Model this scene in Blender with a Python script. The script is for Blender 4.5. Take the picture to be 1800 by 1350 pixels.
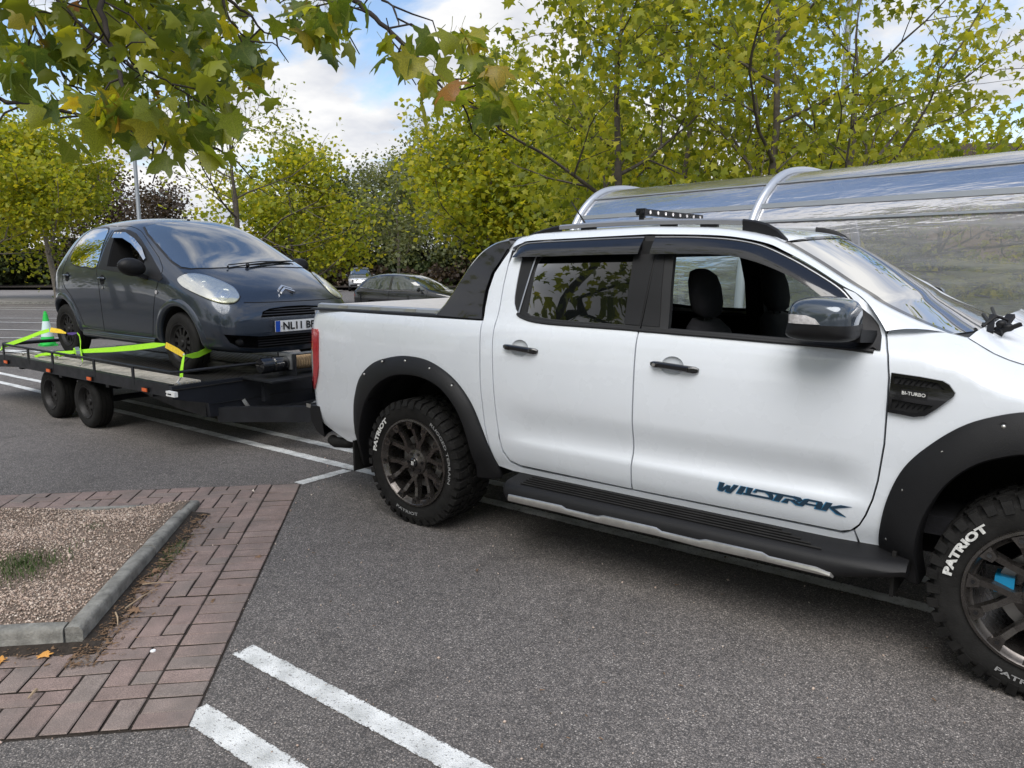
import bpy, bmesh, math, random
import numpy as np
from mathutils import Vector, Matrix
from mathutils.geometry import delaunay_2d_cdt
from mathutils.bvhtree import BVHTree

for o in list(bpy.data.objects):
    bpy.data.objects.remove(o)
sc = bpy.context.scene
COL = sc.collection
R = math.radians
PI = math.pi

# ------------------------------------------------------------------ camera
cam_d = bpy.data.cameras.new('camera')
cam = bpy.data.objects.new('camera', cam_d)
COL.objects.link(cam)
sc.camera = cam
HEAD, PITCH = R(37.7), math.atan(216 / 1352)
CAM = Vector((3.296, -3.265, 1.62))
fh = Vector((-math.sin(HEAD), math.cos(HEAD), 0))
fw = fh * math.cos(PITCH) - Vector((0, 0, 1)) * math.sin(PITCH)
cam.location = CAM
cam.rotation_euler = fw.to_track_quat('-Z', 'Y').to_euler()
cam_d.sensor_width = 36
cam_d.lens = 27.04
cam_d.clip_start = 0.05
cam_d.clip_end = 2000

# ------------------------------------------------------------------ sky and sun
SUN_ROT, SUN_EL = R(202), R(54)          # the veiled sun stands high over the viewer's shoulder
sun_dir = Vector((-math.sin(SUN_ROT) * math.cos(SUN_EL), math.cos(SUN_ROT) * math.cos(SUN_EL), math.sin(SUN_EL)))
world = bpy.data.worlds.new('World')
sc.world = world
world.use_nodes = True
wn, wl = world.node_tree.nodes, world.node_tree.links
wn.clear()
def N(nodes, typ, **kw):
    n = nodes.new(typ)
    for k, v in kw.items():
        if k.startswith('i_'):
            n.inputs[k[2:].replace('_', ' ')].default_value = v
        else:
            setattr(n, k, v)
    return n
w_out = N(wn, 'ShaderNodeOutputWorld')
w_bg = N(wn, 'ShaderNodeBackground')
w_bg.inputs["Strength"].default_value = 0.10
sky = N(wn, 'ShaderNodeTexSky', sky_type='NISHITA', sun_disc=False)
sky.sun_elevation = SUN_EL
sky.sun_rotation = -SUN_ROT
sky.air_density = 1.0
sky.dust_density = 0.6
sky.ozone_density = 1.4
tc = N(wn, 'ShaderNodeTexCoord')
sep = N(wn, 'ShaderNodeSeparateXYZ')
wl.new(tc.outputs['Generated'], sep.inputs[0])
# clouds lie on a flat layer: direction divided by (height + small bias)
zz = N(wn, 'ShaderNodeMath', operation='MAXIMUM'); zz.inputs[1].default_value = 0.0
wl.new(sep.outputs['Z'], zz.inputs[0])
zb = N(wn, 'ShaderNodeMath', operation='ADD'); zb.inputs[1].default_value = 0.22
wl.new(zz.outputs[0], zb.inputs[0])
dv = N(wn, 'ShaderNodeVectorMath', operation='DIVIDE')
cmb = N(wn, 'ShaderNodeCombineXYZ')
for i in range(3):
    wl.new(zb.outputs[0], cmb.inputs[i])
wl.new(tc.outputs['Generated'], dv.inputs[0]); wl.new(cmb.outputs[0], dv.inputs[1])
mp = N(wn, 'ShaderNodeMapping'); mp.inputs['Location'].default_value = (3.1, 7.4, 0.0)
mp.inputs['Scale'].default_value = (1.0, 1.0, 0.6)
wl.new(dv.outputs[0], mp.inputs[0])
cn = N(wn, 'ShaderNodeTexNoise'); cn.inputs['Scale'].default_value = 1.15
cn.inputs['Detail'].default_value = 9; cn.inputs['Roughness'].default_value = 0.56; cn.inputs['Distortion'].default_value = 0.25
wl.new(mp.outputs[0], cn.inputs['Vector'])
cr = N(wn, 'ShaderNodeValToRGB')
cr.color_ramp.elements[0].position = 0.42; cr.color_ramp.elements[1].position = 0.50
wl.new(cn.outputs['Fac'], cr.inputs[0])
# inside of the clouds: brighter tops, grey bellies
cn2 = N(wn, 'ShaderNodeTexNoise'); cn2.inputs['Scale'].default_value = 3.2; cn2.inputs['Detail'].default_value = 7
mp2 = N(wn, 'ShaderNodeMapping'); mp2.inputs['Location'].default_value = (1.7, 2.2, 0.4)
wl.new(dv.outputs[0], mp2.inputs[0]); wl.new(mp2.outputs[0], cn2.inputs['Vector'])
cr2 = N(wn, 'ShaderNodeValToRGB')
cr2.color_ramp.elements[0].position = 0.34; cr2.color_ramp.elements[0].color = (3.1, 3.3, 3.8, 1)
cr2.color_ramp.elements[1].position = 0.66; cr2.color_ramp.elements[1].color = (5.8, 5.75, 5.65, 1)
wl.new(cn2.outputs['Fac'], cr2.inputs[0])
# forward scattering round the hidden sun
dt = N(wn, 'ShaderNodeVectorMath', operation='DOT_PRODUCT'); dt.inputs[1].default_value = tuple(sun_dir)
wl.new(tc.outputs['Generated'], dt.inputs[0])
gp = N(wn, 'ShaderNodeMath', operation='POWER'); gp.inputs[1].default_value = 5.0; gp.use_clamp = False
dmx = N(wn, 'ShaderNodeMath', operation='MAXIMUM'); dmx.inputs[1].default_value = 0
wl.new(dt.outputs['Value'], dmx.inputs[0]); wl.new(dmx.outputs[0], gp.inputs[0])
gm = N(wn, 'ShaderNodeMath', operation='MULTIPLY_ADD'); gm.inputs[1].default_value = 0.3; gm.inputs[2].default_value = 0.95
wl.new(gp.outputs[0], gm.inputs[0])
vm = N(wn, 'ShaderNodeVectorMath', operation='SCALE')
wl.new(cr2.outputs[0], vm.inputs[0]); wl.new(gm.outputs[0], vm.inputs['Scale'])
mx = N(wn, 'ShaderNodeMix', data_type='RGBA')
hz = N(wn, 'ShaderNodeMapRange'); hz.inputs['From Min'].default_value = 0.02; hz.inputs['From Max'].default_value = 0.20
hz.inputs['To Min'].default_value = 1.0; hz.inputs['To Max'].default_value = 0.0
wl.new(sep.outputs['Z'], hz.inputs['Value'])
hm = N(wn, 'ShaderNodeMath', operation='MAXIMUM'); wl.new(hz.outputs[0], hm.inputs[0]); wl.new(cr.outputs[0], hm.inputs[1])
wl.new(hm.outputs[0], mx.inputs['Factor'])
wl.new(sky.outputs[0], mx.inputs['A']); wl.new(vm.outputs[0], mx.inputs['B'])
wl.new(mx.outputs['Result'], w_bg.inputs['Color'])
wl.new(w_bg.outputs[0], w_out.inputs[0])

sun_d = bpy.data.lights.new('sun', 'SUN')
sun_d.energy = 1.5
sun_d.angle = R(42)
sun_d.color = (1.0, 0.97, 0.93)
sun = bpy.data.objects.new('sun', sun_d)
sun.rotation_euler = (-sun_dir).to_track_quat('-Z', 'Y').to_euler()
sun.location = (0, 0, 30)
COL.objects.link(sun)

sc.view_settings.view_transform = 'Standard'
sc.view_settings.look = 'None'
sc.view_settings.exposure = 1.0
sc.view_settings.gamma = 1
sc.view_settings.use_curve_mapping = False
sc.render.engine = 'CYCLES'
sc.cycles.max_bounces = 8
sc.cycles.transparent_max_bounces = 16

# ------------------------------------------------------------------ helpers
random.seed(7)
rng = np.random.default_rng(11)

class MB:
    """collects faces and links them as one mesh object"""
    def __init__(s):
        s.v, s.f, s.m = [], [], []
        s.mi = 0
    def vert(s, p):
        s.v.append((float(p[0]), float(p[1]), float(p[2])))
        return len(s.v) - 1
    def face(s, idx):
        s.f.append(tuple(idx)); s.m.append(s.mi)
    def poly(s, pts):
        s.face([s.vert(p) for p in pts])
    def raw(s, vs, fs):
        b = len(s.v)
        for p in vs: s.vert(p)
        for f in fs: s.face([b + i for i in f])
    def box(s, x0, x1, y0, y1, z0, z1):
        b = len(s.v)
        for z in (z0, z1):
            for x, y in ((x0, y0), (x1, y0), (x1, y1), (x0, y1)):
                s.vert((x, y, z))
        for f in ((3, 2, 1, 0), (4, 5, 6, 7), (0, 1, 5, 4), (1, 2, 6, 5), (2, 3, 7, 6), (3, 0, 4, 7)):
            s.face([b + i for i in f])
    def hexa(s, p8):
        b = len(s.v)
        for p in p8: s.vert(p)
        for f in ((3, 2, 1, 0), (4, 5, 6, 7), (0, 1, 5, 4), (1, 2, 6, 5), (2, 3, 7, 6), (3, 0, 4, 7)):
            s.face([b + i for i in f])
    def bar(s, p, q, w, h, up=(0, 0, 1)):
        p, q = Vector(p), Vector(q)
        d = (q - p).normalized()
        a = d.cross(Vector(up))
        if a.length < 1e-4: a = Vector((1, 0, 0))
        a.normalize(); u = a.cross(d)
        a *= w / 2; u *= h / 2
        s.hexa([p - a - u, p + a - u, q + a - u, q - a - u, p - a + u, p + a + u, q + a + u, q - a + u])
    def grid(s, rows, closed=False, flip=False):
        nr, nc = len(rows), len(rows[0])
        b = len(s.v)
        for r in rows:
            for p in r: s.vert(p)
        for i in range(nr - 1):
            for j in range(nc if closed else nc - 1):
                j2 = (j + 1) % nc
                q = [b + i * nc + j, b + i * nc + j2, b + (i + 1) * nc + j2, b + (i + 1) * nc + j]
                s.face(q[::-1] if flip else q)
    def tube(s, path, r, n=8, cap=True):
        path = [Vector(p) for p in path]
        rs = r if isinstance(r, (list, tuple)) else [r] * len(path)
        rows = []
        prev = None
        for i, p in enumerate(path):
            d = (path[min(i + 1, len(path) - 1)] - path[max(i - 1, 0)])
            if d.length < 1e-6: d = Vector((0, 0, 1))
            d.normalize()
            if prev is None:
                a = d.cross(Vector((0, 0, 1)))
                if a.length < 1e-3: a = d.cross(Vector((0, 1, 0)))
            else:
                a = prev - d * prev.dot(d)
            a.normalize(); prev = a.copy()
            u = d.cross(a)
            rows.append([p + (a * math.cos(2 * PI * k / n) + u * math.sin(2 * PI * k / n)) * rs[i] for k in range(n)])
        b = len(s.v)
        s.grid(rows, closed=True)
        if cap:
            s.face([b + k for k in range(n)][::-1])
            e = b + (len(rows) - 1) * n
            s.face([e + k for k in range(n)])
    def lathe(s, prof, o, ax, n=32, ref=(0, 0, 1), a0=0, a1=2 * PI):
        """prof: (radius, distance along axis)"""
        o, ax = Vector(o), Vector(ax).normalized()
        a = Vector(ref) - ax * Vector(ref).dot(ax); a.normalize(); u = ax.cross(a)
        full = abs(a1 - a0 - 2 * PI) < 1e-6
        m = n if full else n + 1
        rows = []
        for r, h in prof:
            rows.append([o + ax * h + (a * math.cos(a0 + (a1 - a0) * k / n) + u * math.sin(a0 + (a1 - a0) * k / n)) * r for k in range(m)])
        s.grid(rows, closed=full, flip=True)
    def disc(s, o, ax, r, n=16):
        o, ax = Vector(o), Vector(ax).normalized()
        a = Vector((0, 0, 1)) if abs(ax.z) < .9 else Vector((1, 0, 0))
        a = a - ax * a.dot(ax); a.normalize(); u = ax.cross(a)
        s.poly([o + (a * math.cos(2 * PI * k / n) + u * math.sin(2 * PI * k / n)) * r for k in range(n)])
    def cyl(s, p, q, r, n=12, r2=None):
        p, q = Vector(p), Vector(q); L = (q - p).length
        r2 = r if r2 is None else r2
        s.lathe([(0.0005, 0), (r, 0), (r2, L), (0.0005, L)], p, q - p, n, ref=(0.3, 0.5, 0.8))
    def ball(s, c, rx, ry=None, rz=None, n=10, m=7):
        ry = ry or rx; rz = rz or rx
        c = Vector(c); rows = []
        for i in range(m + 1):
            t = PI * i / m
            st = max(math.sin(t), 0.002)
            rows.append([c + Vector((rx * st * math.cos(2 * PI * k / n), ry * st * math.sin(2 * PI * k / n), rz * math.cos(t))) for k in range(n)])
        s.grid(rows, closed=True, flip=True)
    def prism(s, pts2, fn, d0, d1):
        """outline pts2 (2d); fn(a,b,d) gives the 3d point at depth d"""
        n = len(pts2)
        tri = delaunay_tri(pts2)
        b = len(s.v)
        for d in (d0, d1):
            for p in pts2: s.vert(fn(p[0], p[1], d))
        for t in tri:
            s.face([b + i for i in t]); s.face([b + n + i for i in t[::-1]])
        for i in range(n):
            j = (i + 1) % n
            s.face([b + i, b + n + i, b + n + j, b + j])
    def build(s, name, mat, parent=None, smooth=35, label=None, loc=None, fix=False):
        me = bpy.data.meshes.new(name)
        me.from_pydata(s.v, [], s.f)
        mats = mat if isinstance(mat, (list, tuple)) else [mat]
        for m in mats: me.materials.append(m)
        if len(mats) > 1:
            me.polygons.foreach_set('material_index', s.m)
        if fix:
            bm = bmesh.new(); bm.from_mesh(me)
            bmesh.ops.remove_doubles(bm, verts=bm.verts, dist=1e-5)
            bmesh.ops.recalc_face_normals(bm, faces=bm.faces)
            bm.to_mesh(me); bm.free()
        me.validate()
        me.update()
        if smooth:
            me.polygons.foreach_set('use_smooth', [True] * len(me.polygons))
            me.set_sharp_from_angle(angle=R(smooth))
        return link(me, name, parent, label)

def link(me, name, parent=None, label=None):
    o = bpy.data.objects.new(name, me)
    COL.objects.link(o)
    if parent: set_parent(o, parent)
    if label: o['label'] = label
    return o

WM = {}
def tag(o, label=None, cat=None, group=None, kind=None):
    if label: o['label'] = label
    if cat: o['category'] = cat
    if group: o['group'] = group
    if kind: o['kind'] = kind
    return o
def thing(name, label, cat, loc=(0, 0, 0), rz=0.0, group=None, keep=True):
    """an Empty at the thing's base; keep=True: children are given in the coordinates of the place"""
    o = bpy.data.objects.new(name, None)
    COL.objects.link(o)
    o.empty_display_size = 0.2
    o.location = loc; o.rotation_euler = (0, 0, rz)
    if keep:
        WM[o.name] = Matrix.Translation(loc) @ Matrix.Rotation(rz, 4, 'Z')
    return tag(o, label, cat, group)
# a part's own matrix is identity relative to the design frame, so its sub-parts need no inverse

def set_parent(o, p):
    o.parent = p
    if p.type == 'EMPTY' and p.name in WM:
        o.matrix_parent_inverse = WM[p.name].inverted()
def copy_tree(o, parent=None):
    c = o.copy(); COL.objects.link(c)
    if parent: c.parent = parent; c.matrix_parent_inverse = o.matrix_parent_inverse.copy()
    for ch in list(o.children): copy_tree(ch, c)
    return c

def inside(p, poly):
    x, y = p; c = False; n = len(poly); j = n - 1
    for i in range(n):
        xi, yi = poly[i][0], poly[i][1]; xj, yj = poly[j][0], poly[j][1]
        if (yi > y) != (yj > y) and x < (xj - xi) * (y - yi) / (yj - yi) + xi: c = not c
        j = i
    return c
def delaunay_tri(pts):
    n = len(pts)
    r = delaunay_2d_cdt([Vector(p[:2]) for p in pts], [(i, (i + 1) % n) for i in range(n)], [], 0, 1e-7)
    vs, fs, ov = r[0], r[2], r[3]
    out = []
    for f in fs:
        c = sum((vs[i] for i in f), Vector((0, 0))) / 3
        if inside(c, pts):
            idx = [ov[i][0] if ov[i] else 0 for i in f]
            out.append(idx)
    return out
def cat(pts, n=6, closed=False):
    """Catmull-Rom through the points"""
    P = [np.array(p, float) for p in pts]
    m = len(P); out = []
    rng_ = range(m) if closed else range(m - 1)
    for i in rng_:
        p1, p2 = P[i], P[(i + 1) % m]
        p0 = P[i - 1] if (closed or i > 0) else 2 * p1 - p2
        p3 = P[(i + 2) % m] if (closed or i + 2 < m) else 2 * p2 - p1
        for k in range(n):
            t = k / n
            out.append(tuple(0.5 * ((2 * p1) + (-p0 + p2) * t + (2 * p0 - 5 * p1 + 4 * p2 - p3) * t * t + (-p0 + 3 * p1 - 3 * p2 + p3) * t ** 3)))
    if not closed: out.append(tuple(P[-1]))
    return out
def resample(path, n):
    P = np.array(path, float)
    d = np.r_[0, np.cumsum(np.linalg.norm(np.diff(P, axis=0), axis=1))]
    t = np.linspace(0, d[-1], n)
    return [tuple(float(np.interp(a, d, P[:, k])) for k in range(P.shape[1])) for a in t]
class Mono:
    """smooth monotone curve through points"""
    def __init__(s, xs, ys):
        s.x, s.y = np.array(xs, float), np.array(ys, float)
        h = np.diff(s.x); d = np.diff(s.y) / h
        m = np.zeros(len(s.x)); m[0], m[-1] = d[0], d[-1]
        for i in range(1, len(d)):
            m[i] = 0 if d[i - 1] * d[i] <= 0 else 3 * (h[i - 1] + h[i]) / ((2 * h[i] + h[i - 1]) / d[i - 1] + (h[i] + 2 * h[i - 1]) / d[i])
        s.m = m
    def __call__(s, x):
        x = min(max(x, s.x[0]), s.x[-1])
        i = min(max(int(np.searchsorted(s.x, x)) - 1, 0), len(s.x) - 2)
        h = s.x[i + 1] - s.x[i]; t = (x - s.x[i]) / h
        return float((2 * t ** 3 - 3 * t * t + 1) * s.y[i] + (t ** 3 - 2 * t * t + t) * h * s.m[i] + (-2 * t ** 3 + 3 * t * t) * s.y[i + 1] + (t ** 3 - t * t) * h * s.m[i + 1])

def patch(outline, holes, step, fn, rim=None, flip=False, mb=None):
    """a curved sheet: 2d outline with holes, filled with an even triangle net and lifted by fn(a,b)->3d; rim=(dx,dy,dz) folds the edge in"""
    mb = mb or MB()
    loops = []
    def dens(poly):
        out = []
        n = len(poly)
        for i in range(n):
            a, b = np.array(poly[i][:2], float), np.array(poly[(i + 1) % n][:2], float)
            L = np.linalg.norm(b - a)
            if L < 1e-6: continue
            k = max(1, int(math.ceil(L / step)))
            for j in range(k): out.append(a + (b - a) * j / k)
        return out
    V, E = [], []
    for poly in [outline] + list(holes):
        pts = dens(poly); b = len(V)
        loops.append((b, len(pts)))
        V += pts
        E += [(b + i, b + (i + 1) % len(pts)) for i in range(len(pts))]
    B = np.array(V)
    x0, y0 = B.min(0); x1, y1 = B.max(0)
    seg = [(np.array(V[a]), np.array(V[b_])) for a, b_ in E]
    SA = np.array([a for a, _ in seg]); SD = np.array([b_ - a for a, b_ in seg]); SL = (SD ** 2).sum(1)
    gx = np.arange(x0 + step / 2, x1, step); gy = np.arange(y0 + step / 2, y1, step)
    for i, x in enumerate(gx):
        for y in gy:
            p = (x, y)
            if not inside(p, outline) or any(inside(p, h) for h in holes): continue
            w = np.array(p) - SA
            t = np.clip((w * SD).sum(1) / SL, 0, 1)
            if ((w - SD * t[:, None]) ** 2).sum(1).min() < (step * .45) ** 2: continue
            V.append(np.array(p))
    r = delaunay_2d_cdt([Vector((float(p[0]), float(p[1]))) for p in V], E, [], 0, 1e-7)
    vs, fs = r[0], r[2]
    b = len(mb.v)
    for v in vs: mb.vert(fn(v.x, v.y))
    mb.p2 = [(v.x, v.y) for v in vs]; mb.p0 = b; mb.fn = fn
    for f in fs:
        c = sum((vs[i] for i in f), Vector((0, 0))) / len(f)
        if inside(c, outline) and not any(inside(c, h) for h in holes):
            mb.face([b + i for i in (f if flip else f[::-1])])
    if rim is not None:
        for st, n in loops:
            ps = [mb.v[b + i] for i in range(0)]  # (indices may shift in cdt output, so lift again)
            bb = len(mb.v)
            for i in range(n):
                q = fn(float(V[st + i][0]), float(V[st + i][1]))
                mb.vert(q)
                mb.vert((q[0] + rim[0], q[1] + rim[1], q[2] + rim[2]))
            for i in range(n):
                j = (i + 1) % n
                mb.face([bb + 2 * i, bb + 2 * j, bb + 2 * j + 1, bb + 2 * i + 1])
    return mb

def exact_normals(o, mb, flip=False):
    """shade a lifted sheet by the slope of its own surface function"""
    me = o.data
    if len(me.vertices) != len(mb.v): return
    ns = [v.normal.copy() for v in me.vertices]; h = .002
    for i, (a, b_) in enumerate(mb.p2):
        pa, pb = Vector(mb.fn(a + h, b_)) - Vector(mb.fn(a - h, b_)), Vector(mb.fn(a, b_ + h)) - Vector(mb.fn(a, b_ - h))
        n_ = pa.cross(pb)
        if n_.length < 1e-12: continue
        n_.normalize()
        if n_.dot(ns[mb.p0 + i]) < 0: n_ = -n_
        ns[mb.p0 + i] = n_
    me.normals_split_custom_set_from_vertices(ns)

# ------------------------------------------------------------------ materials
def new_mat(name):
    m = bpy.data.materials.new(name); m.use_nodes = True
    nt = m.node_tree
    return m, nt.nodes, nt.links, nt.nodes['Principled BSDF']
def mat(name, col, rough=0.5, metal=0.0, coat=0.0, spec=0.5, var=0.0, vscale=8.0, bump=0.0, bscale=60.0, alpha=None, trans=0.0, ior=1.45, emit=None, rvar=0.0):
    m, n, l, b = new_mat(name)
    b.inputs['Base Color'].default_value = (*col, 1)
    b.inputs['Roughness'].default_value = rough
    b.inputs['Metallic'].default_value = metal
    b.inputs['Coat Weight'].default_value = coat
    b.inputs['Coat Roughness'].default_value = 0.03
    b.inputs['Specular IOR Level'].default_value = spec
    b.inputs['Transmission Weight'].default_value = trans
    b.inputs['IOR'].default_value = ior
    t = None
    if var or bump or rvar:
        t = N(n, 'ShaderNodeTexCoord')
    if var:
        a = N(n, 'ShaderNodeTexNoise'); a.inputs['Scale'].default_value = vscale; a.inputs['Detail'].default_value = 8
        a.inputs['Roughness'].default_value = 0.65
        l.new(t.outputs['Object'], a.inputs['Vector'])
        r = N(n, 'ShaderNodeMapRange'); r.inputs['From Min'].default_value = 0.3; r.inputs['From Max'].default_value = 0.7
        r.inputs['To Min'].default_value = 1 - var; r.inputs['To Max'].default_value = 1 + var
        l.new(a.outputs['Fac'], r.inputs['Value'])
        v = N(n, 'ShaderNodeVectorMath', operation='SCALE'); v.inputs[0].default_value = col
        l.new(r.outputs[0], v.inputs['Scale']); l.new(v.outputs[0], b.inputs['Base Color'])
    if rvar:
        a = N(n, 'ShaderNodeTexNoise'); a.inputs['Scale'].default_value = vscale * 1.7; a.inputs['Detail'].default_value = 5
        l.new(t.outputs['Object'], a.inputs['Vector'])
        r = N(n, 'ShaderNodeMapRange'); r.inputs['From Min'].default_value = 0.3; r.inputs['From Max'].default_value = 0.7
        r.inputs['To Min'].default_value = max(rough - rvar, 0.02); r.inputs['To Max'].default_value = rough + rvar
        l.new(a.outputs['Fac'], r.inputs['Value']); l.new(r.outputs[0], b.inputs['Roughness'])
    if bump:
        a = N(n, 'ShaderNodeTexNoise'); a.inputs['Scale'].default_value = bscale; a.inputs['Detail'].default_value = 4
        l.new(t.outputs['Object'], a.inputs['Vector'])
        u = N(n, 'ShaderNodeBump'); u.inputs['Strength'].default_value = bump; u.inputs['Distance'].default_value = 0.004
        l.new(a.outputs['Fac'], u.inputs['Height']); l.new(u.outputs[0], b.inputs['Normal'])
    return m
def glass(name, col, refl=0.12, mul=1.3, rough=0.01, opac=0.0, dark=(0.01, 0.01, 0.01), wave=0.0, wscale=(1, 1, 1)):
    """thin sheet: clear part tinted by col, mirror part by fresnel, opac = share of dark body colour"""
    m, n, l, b = new_mat(name)
    n.remove(b)
    out = n['Material Output']
    tr = N(n, 'ShaderNodeBsdfTransparent'); tr.inputs[0].default_value = (*col, 1)
    df = N(n, 'ShaderNodeBsdfDiffuse'); df.inputs[0].default_value = (*dark, 1)
    gl = N(n, 'ShaderNodeBsdfGlossy'); gl.inputs['Roughness'].default_value = rough
    m1 = N(n, 'ShaderNodeMixShader'); m1.inputs[0].default_value = opac
    l.new(tr.outputs[0], m1.inputs[1]); l.new(df.outputs[0], m1.inputs[2])
    fr = N(n, 'ShaderNodeFresnel'); fr.inputs['IOR'].default_value = 1.5
    ad = N(n, 'ShaderNodeMath', operation='MULTIPLY_ADD'); ad.inputs[1].default_value = mul; ad.inputs[2].default_value = refl - 0.04; ad.use_clamp = True
    l.new(fr.outputs[0], ad.inputs[0])
    m2 = N(n, 'ShaderNodeMixShader')
    l.new(ad.outputs[0], m2.inputs[0]); l.new(m1.outputs[0], m2.inputs[1]); l.new(gl.outputs[0], m2.inputs[2])
    l.new(m2.outputs[0], out.inputs[0])
    if wave:
        t = N(n, 'ShaderNodeTexCoord'); mpn = N(n, 'ShaderNodeMapping'); mpn.inputs['Scale'].default_value = wscale
        l.new(t.outputs['Object'], mpn.inputs[0])
        a = N(n, 'ShaderNodeTexNoise'); a.inputs['Scale'].default_value = 1.0; a.inputs['Detail'].default_value = 3
        l.new(mpn.outputs[0], a.inputs['Vector'])
        u = N(n, 'ShaderNodeBump'); u.inputs['Strength'].default_value = wave; u.inputs['Distance'].default_value = 0.02
        l.new(a.outputs['Fac'], u.inputs['Height'])
        l.new(u.outputs[0], gl.inputs['Normal'])
    return m
M = {}
M['white'] = mat('white_paint', (0.70, 0.735, 0.78), 0.28, coat=1.0, rvar=0.05, vscale=3, var=.018)
M['plastic'] = mat('black_plastic', (0.008, 0.008, 0.009), 0.5, spec=.35, bump=0.25, bscale=400, var=0.15, vscale=6)
M['gloss_black'] = mat('gloss_black', (0.008, 0.008, 0.009), 0.08, coat=0.6)
M['rubber'] = mat('rubber', (0.012, 0.0115, 0.011), 0.7, spec=.3, bump=0.35, bscale=150, var=0.55, vscale=9)
M['rubber_seal'] = mat('rubber_seal', (0.010, 0.010, 0.011), 0.55)
M['dark'] = mat('dark_void', (0.006, 0.006, 0.007), 0.9)
M['alloy'] = mat('bronze_black_alloy', (0.105, 0.096, 0.090), 0.28, metal=0.85, var=0.25, vscale=18, rvar=0.1)
M['chrome'] = mat('chrome', (0.75, 0.76, 0.78), 0.12, metal=1.0)
M['steel'] = mat('brushed_steel', (0.52, 0.51, 0.48), 0.32, metal=0.9, var=0.12, vscale=25)
M['silver'] = mat('silver_anodised', (0.40, 0.41, 0.43), 0.35, metal=0.7)
M['screen'] = glass('windscreen_glass', (0.42, 0.47, 0.45), refl=0.16, opac=0.25)
M['privacy'] = glass('privacy_glass', (0.08, 0.10, 0.09), refl=0.03, mul=.85, opac=0.95, dark=(0.004, 0.005, 0.005))
M['clear'] = glass('clear_glass', (0.72, 0.80, 0.76), refl=0.08)
M['fabric'] = mat('seat_fabric', (0.012, 0.012, 0.015), 0.9, bump=0.4, bscale=300, var=0.3, vscale=20)
M['red_lens'] = mat('red_lens', (0.42, 0.008, 0.012), 0.12, coat=1.0, var=0.25, vscale=60)
M['clear_lens'] = mat('clear_lens', (0.62, 0.60, 0.60), 0.12, coat=1.0, metal=0.25, var=0.3, vscale=70)
M['amber'] = mat('amber_lens', (0.75, 0.13, 0.02), 0.2, coat=0.8, var=0.2, vscale=50)
M['letter_white'] = mat('raised_white_letters', (0.60, 0.60, 0.58), 0.7, var=0.35, vscale=60)
M['letter_dark'] = mat('decal_dark', (0.010, 0.035, 0.065), 0.3, coat=0.7)
M['letter_blue'] = mat('decal_blue', (0.03, 0.22, 0.42), 0.3, coat=0.7)
M['cover'] = mat('bed_cover_vinyl', (0.60, 0.56, 0.52), 0.42, var=0.06, vscale=10)
M['blue_caliper'] = mat('blue_caliper', (0.01, 0.22, 0.42), 0.35)
M['disc'] = mat('brake_disc', (0.30, 0.29, 0.28), 0.4, metal=0.8)

def split_loose(o):
    """each separate piece of a mesh becomes an object of its own under the same parent"""
    me = o.data; n_ = len(me.vertices); par = list(range(n_))
    def find(i):
        while par[i] != i: par[i] = par[par[i]]; i = par[i]
        return i
    for p in me.polygons:
        a = find(p.vertices[0])
        for v_ in p.vertices[1:]: par[find(v_)] = a
    groups = {}
    for p in me.polygons: groups.setdefault(find(p.vertices[0]), []).append(p)
    if len(groups) < 2: return
    for g in groups.values():
        mp_ = {}; vs = []; fs = []
        for p in g:
            f = []
            for v_ in p.vertices:
                if v_ not in mp_: mp_[v_] = len(vs); vs.append(me.vertices[v_].co[:])
                f.append(mp_[v_])
            fs.append(f)
        nm = bpy.data.meshes.new(me.name); nm.from_pydata(vs, [], fs)
        for m_ in me.materials: nm.materials.append(m_)
        nm.polygons.foreach_set('use_smooth', [True] * len(fs)); nm.set_sharp_from_angle(angle=R(35))
        c = bpy.data.objects.new(o.name.split('.')[0], nm); COL.objects.link(c); c.parent = o.parent
        c.matrix_parent_inverse = o.matrix_parent_inverse.copy(); c.matrix_basis = o.matrix_basis.copy()
    for ch in list(o.children): ch.parent = o.parent
    bpy.data.objects.remove(o)
# text as flat mesh data: list of (verts2d, faces)
def text_mesh(s, size=1.0, shear=0.0, bold=0.0):
    c = bpy.data.curves.new('t', 'FONT'); c.body = s; c.size = size; c.shear = shear
    c.offset = bold; c.resolution_u = 3; c.align_x = 'LEFT'
    o = bpy.data.objects.new('t', c); COL.objects.link(o)
    dg = bpy.context.evaluated_depsgraph_get()
    me = bpy.data.meshes.new_from_object(o.evaluated_get(dg))
    vs = [(v.co.x, v.co.y) for v in me.vertices]; fs = [tuple(p.vertices) for p in me.polygons]
    bpy.data.objects.remove(o); bpy.data.curves.remove(c); bpy.data.meshes.remove(me)
    return vs, fs
# =================================================================== ground
FH = Vector((-math.sin(HEAD), math.cos(HEAD)))
RH = Vector((math.cos(HEAD), math.sin(HEAD)))
C2 = Vector((CAM.x, CAM.y))
def depth(x, y): return (Vector((x, y)) - C2).dot(FH)
def gz(x, y):
    """the car park falls gently away beyond the vehicles"""
    return -.014 * max(0.0, depth(x, y) - 10)
def fl(lat, d):
    p = C2 + FH * d + RH * lat
    return (p.x, p.y)

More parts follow.
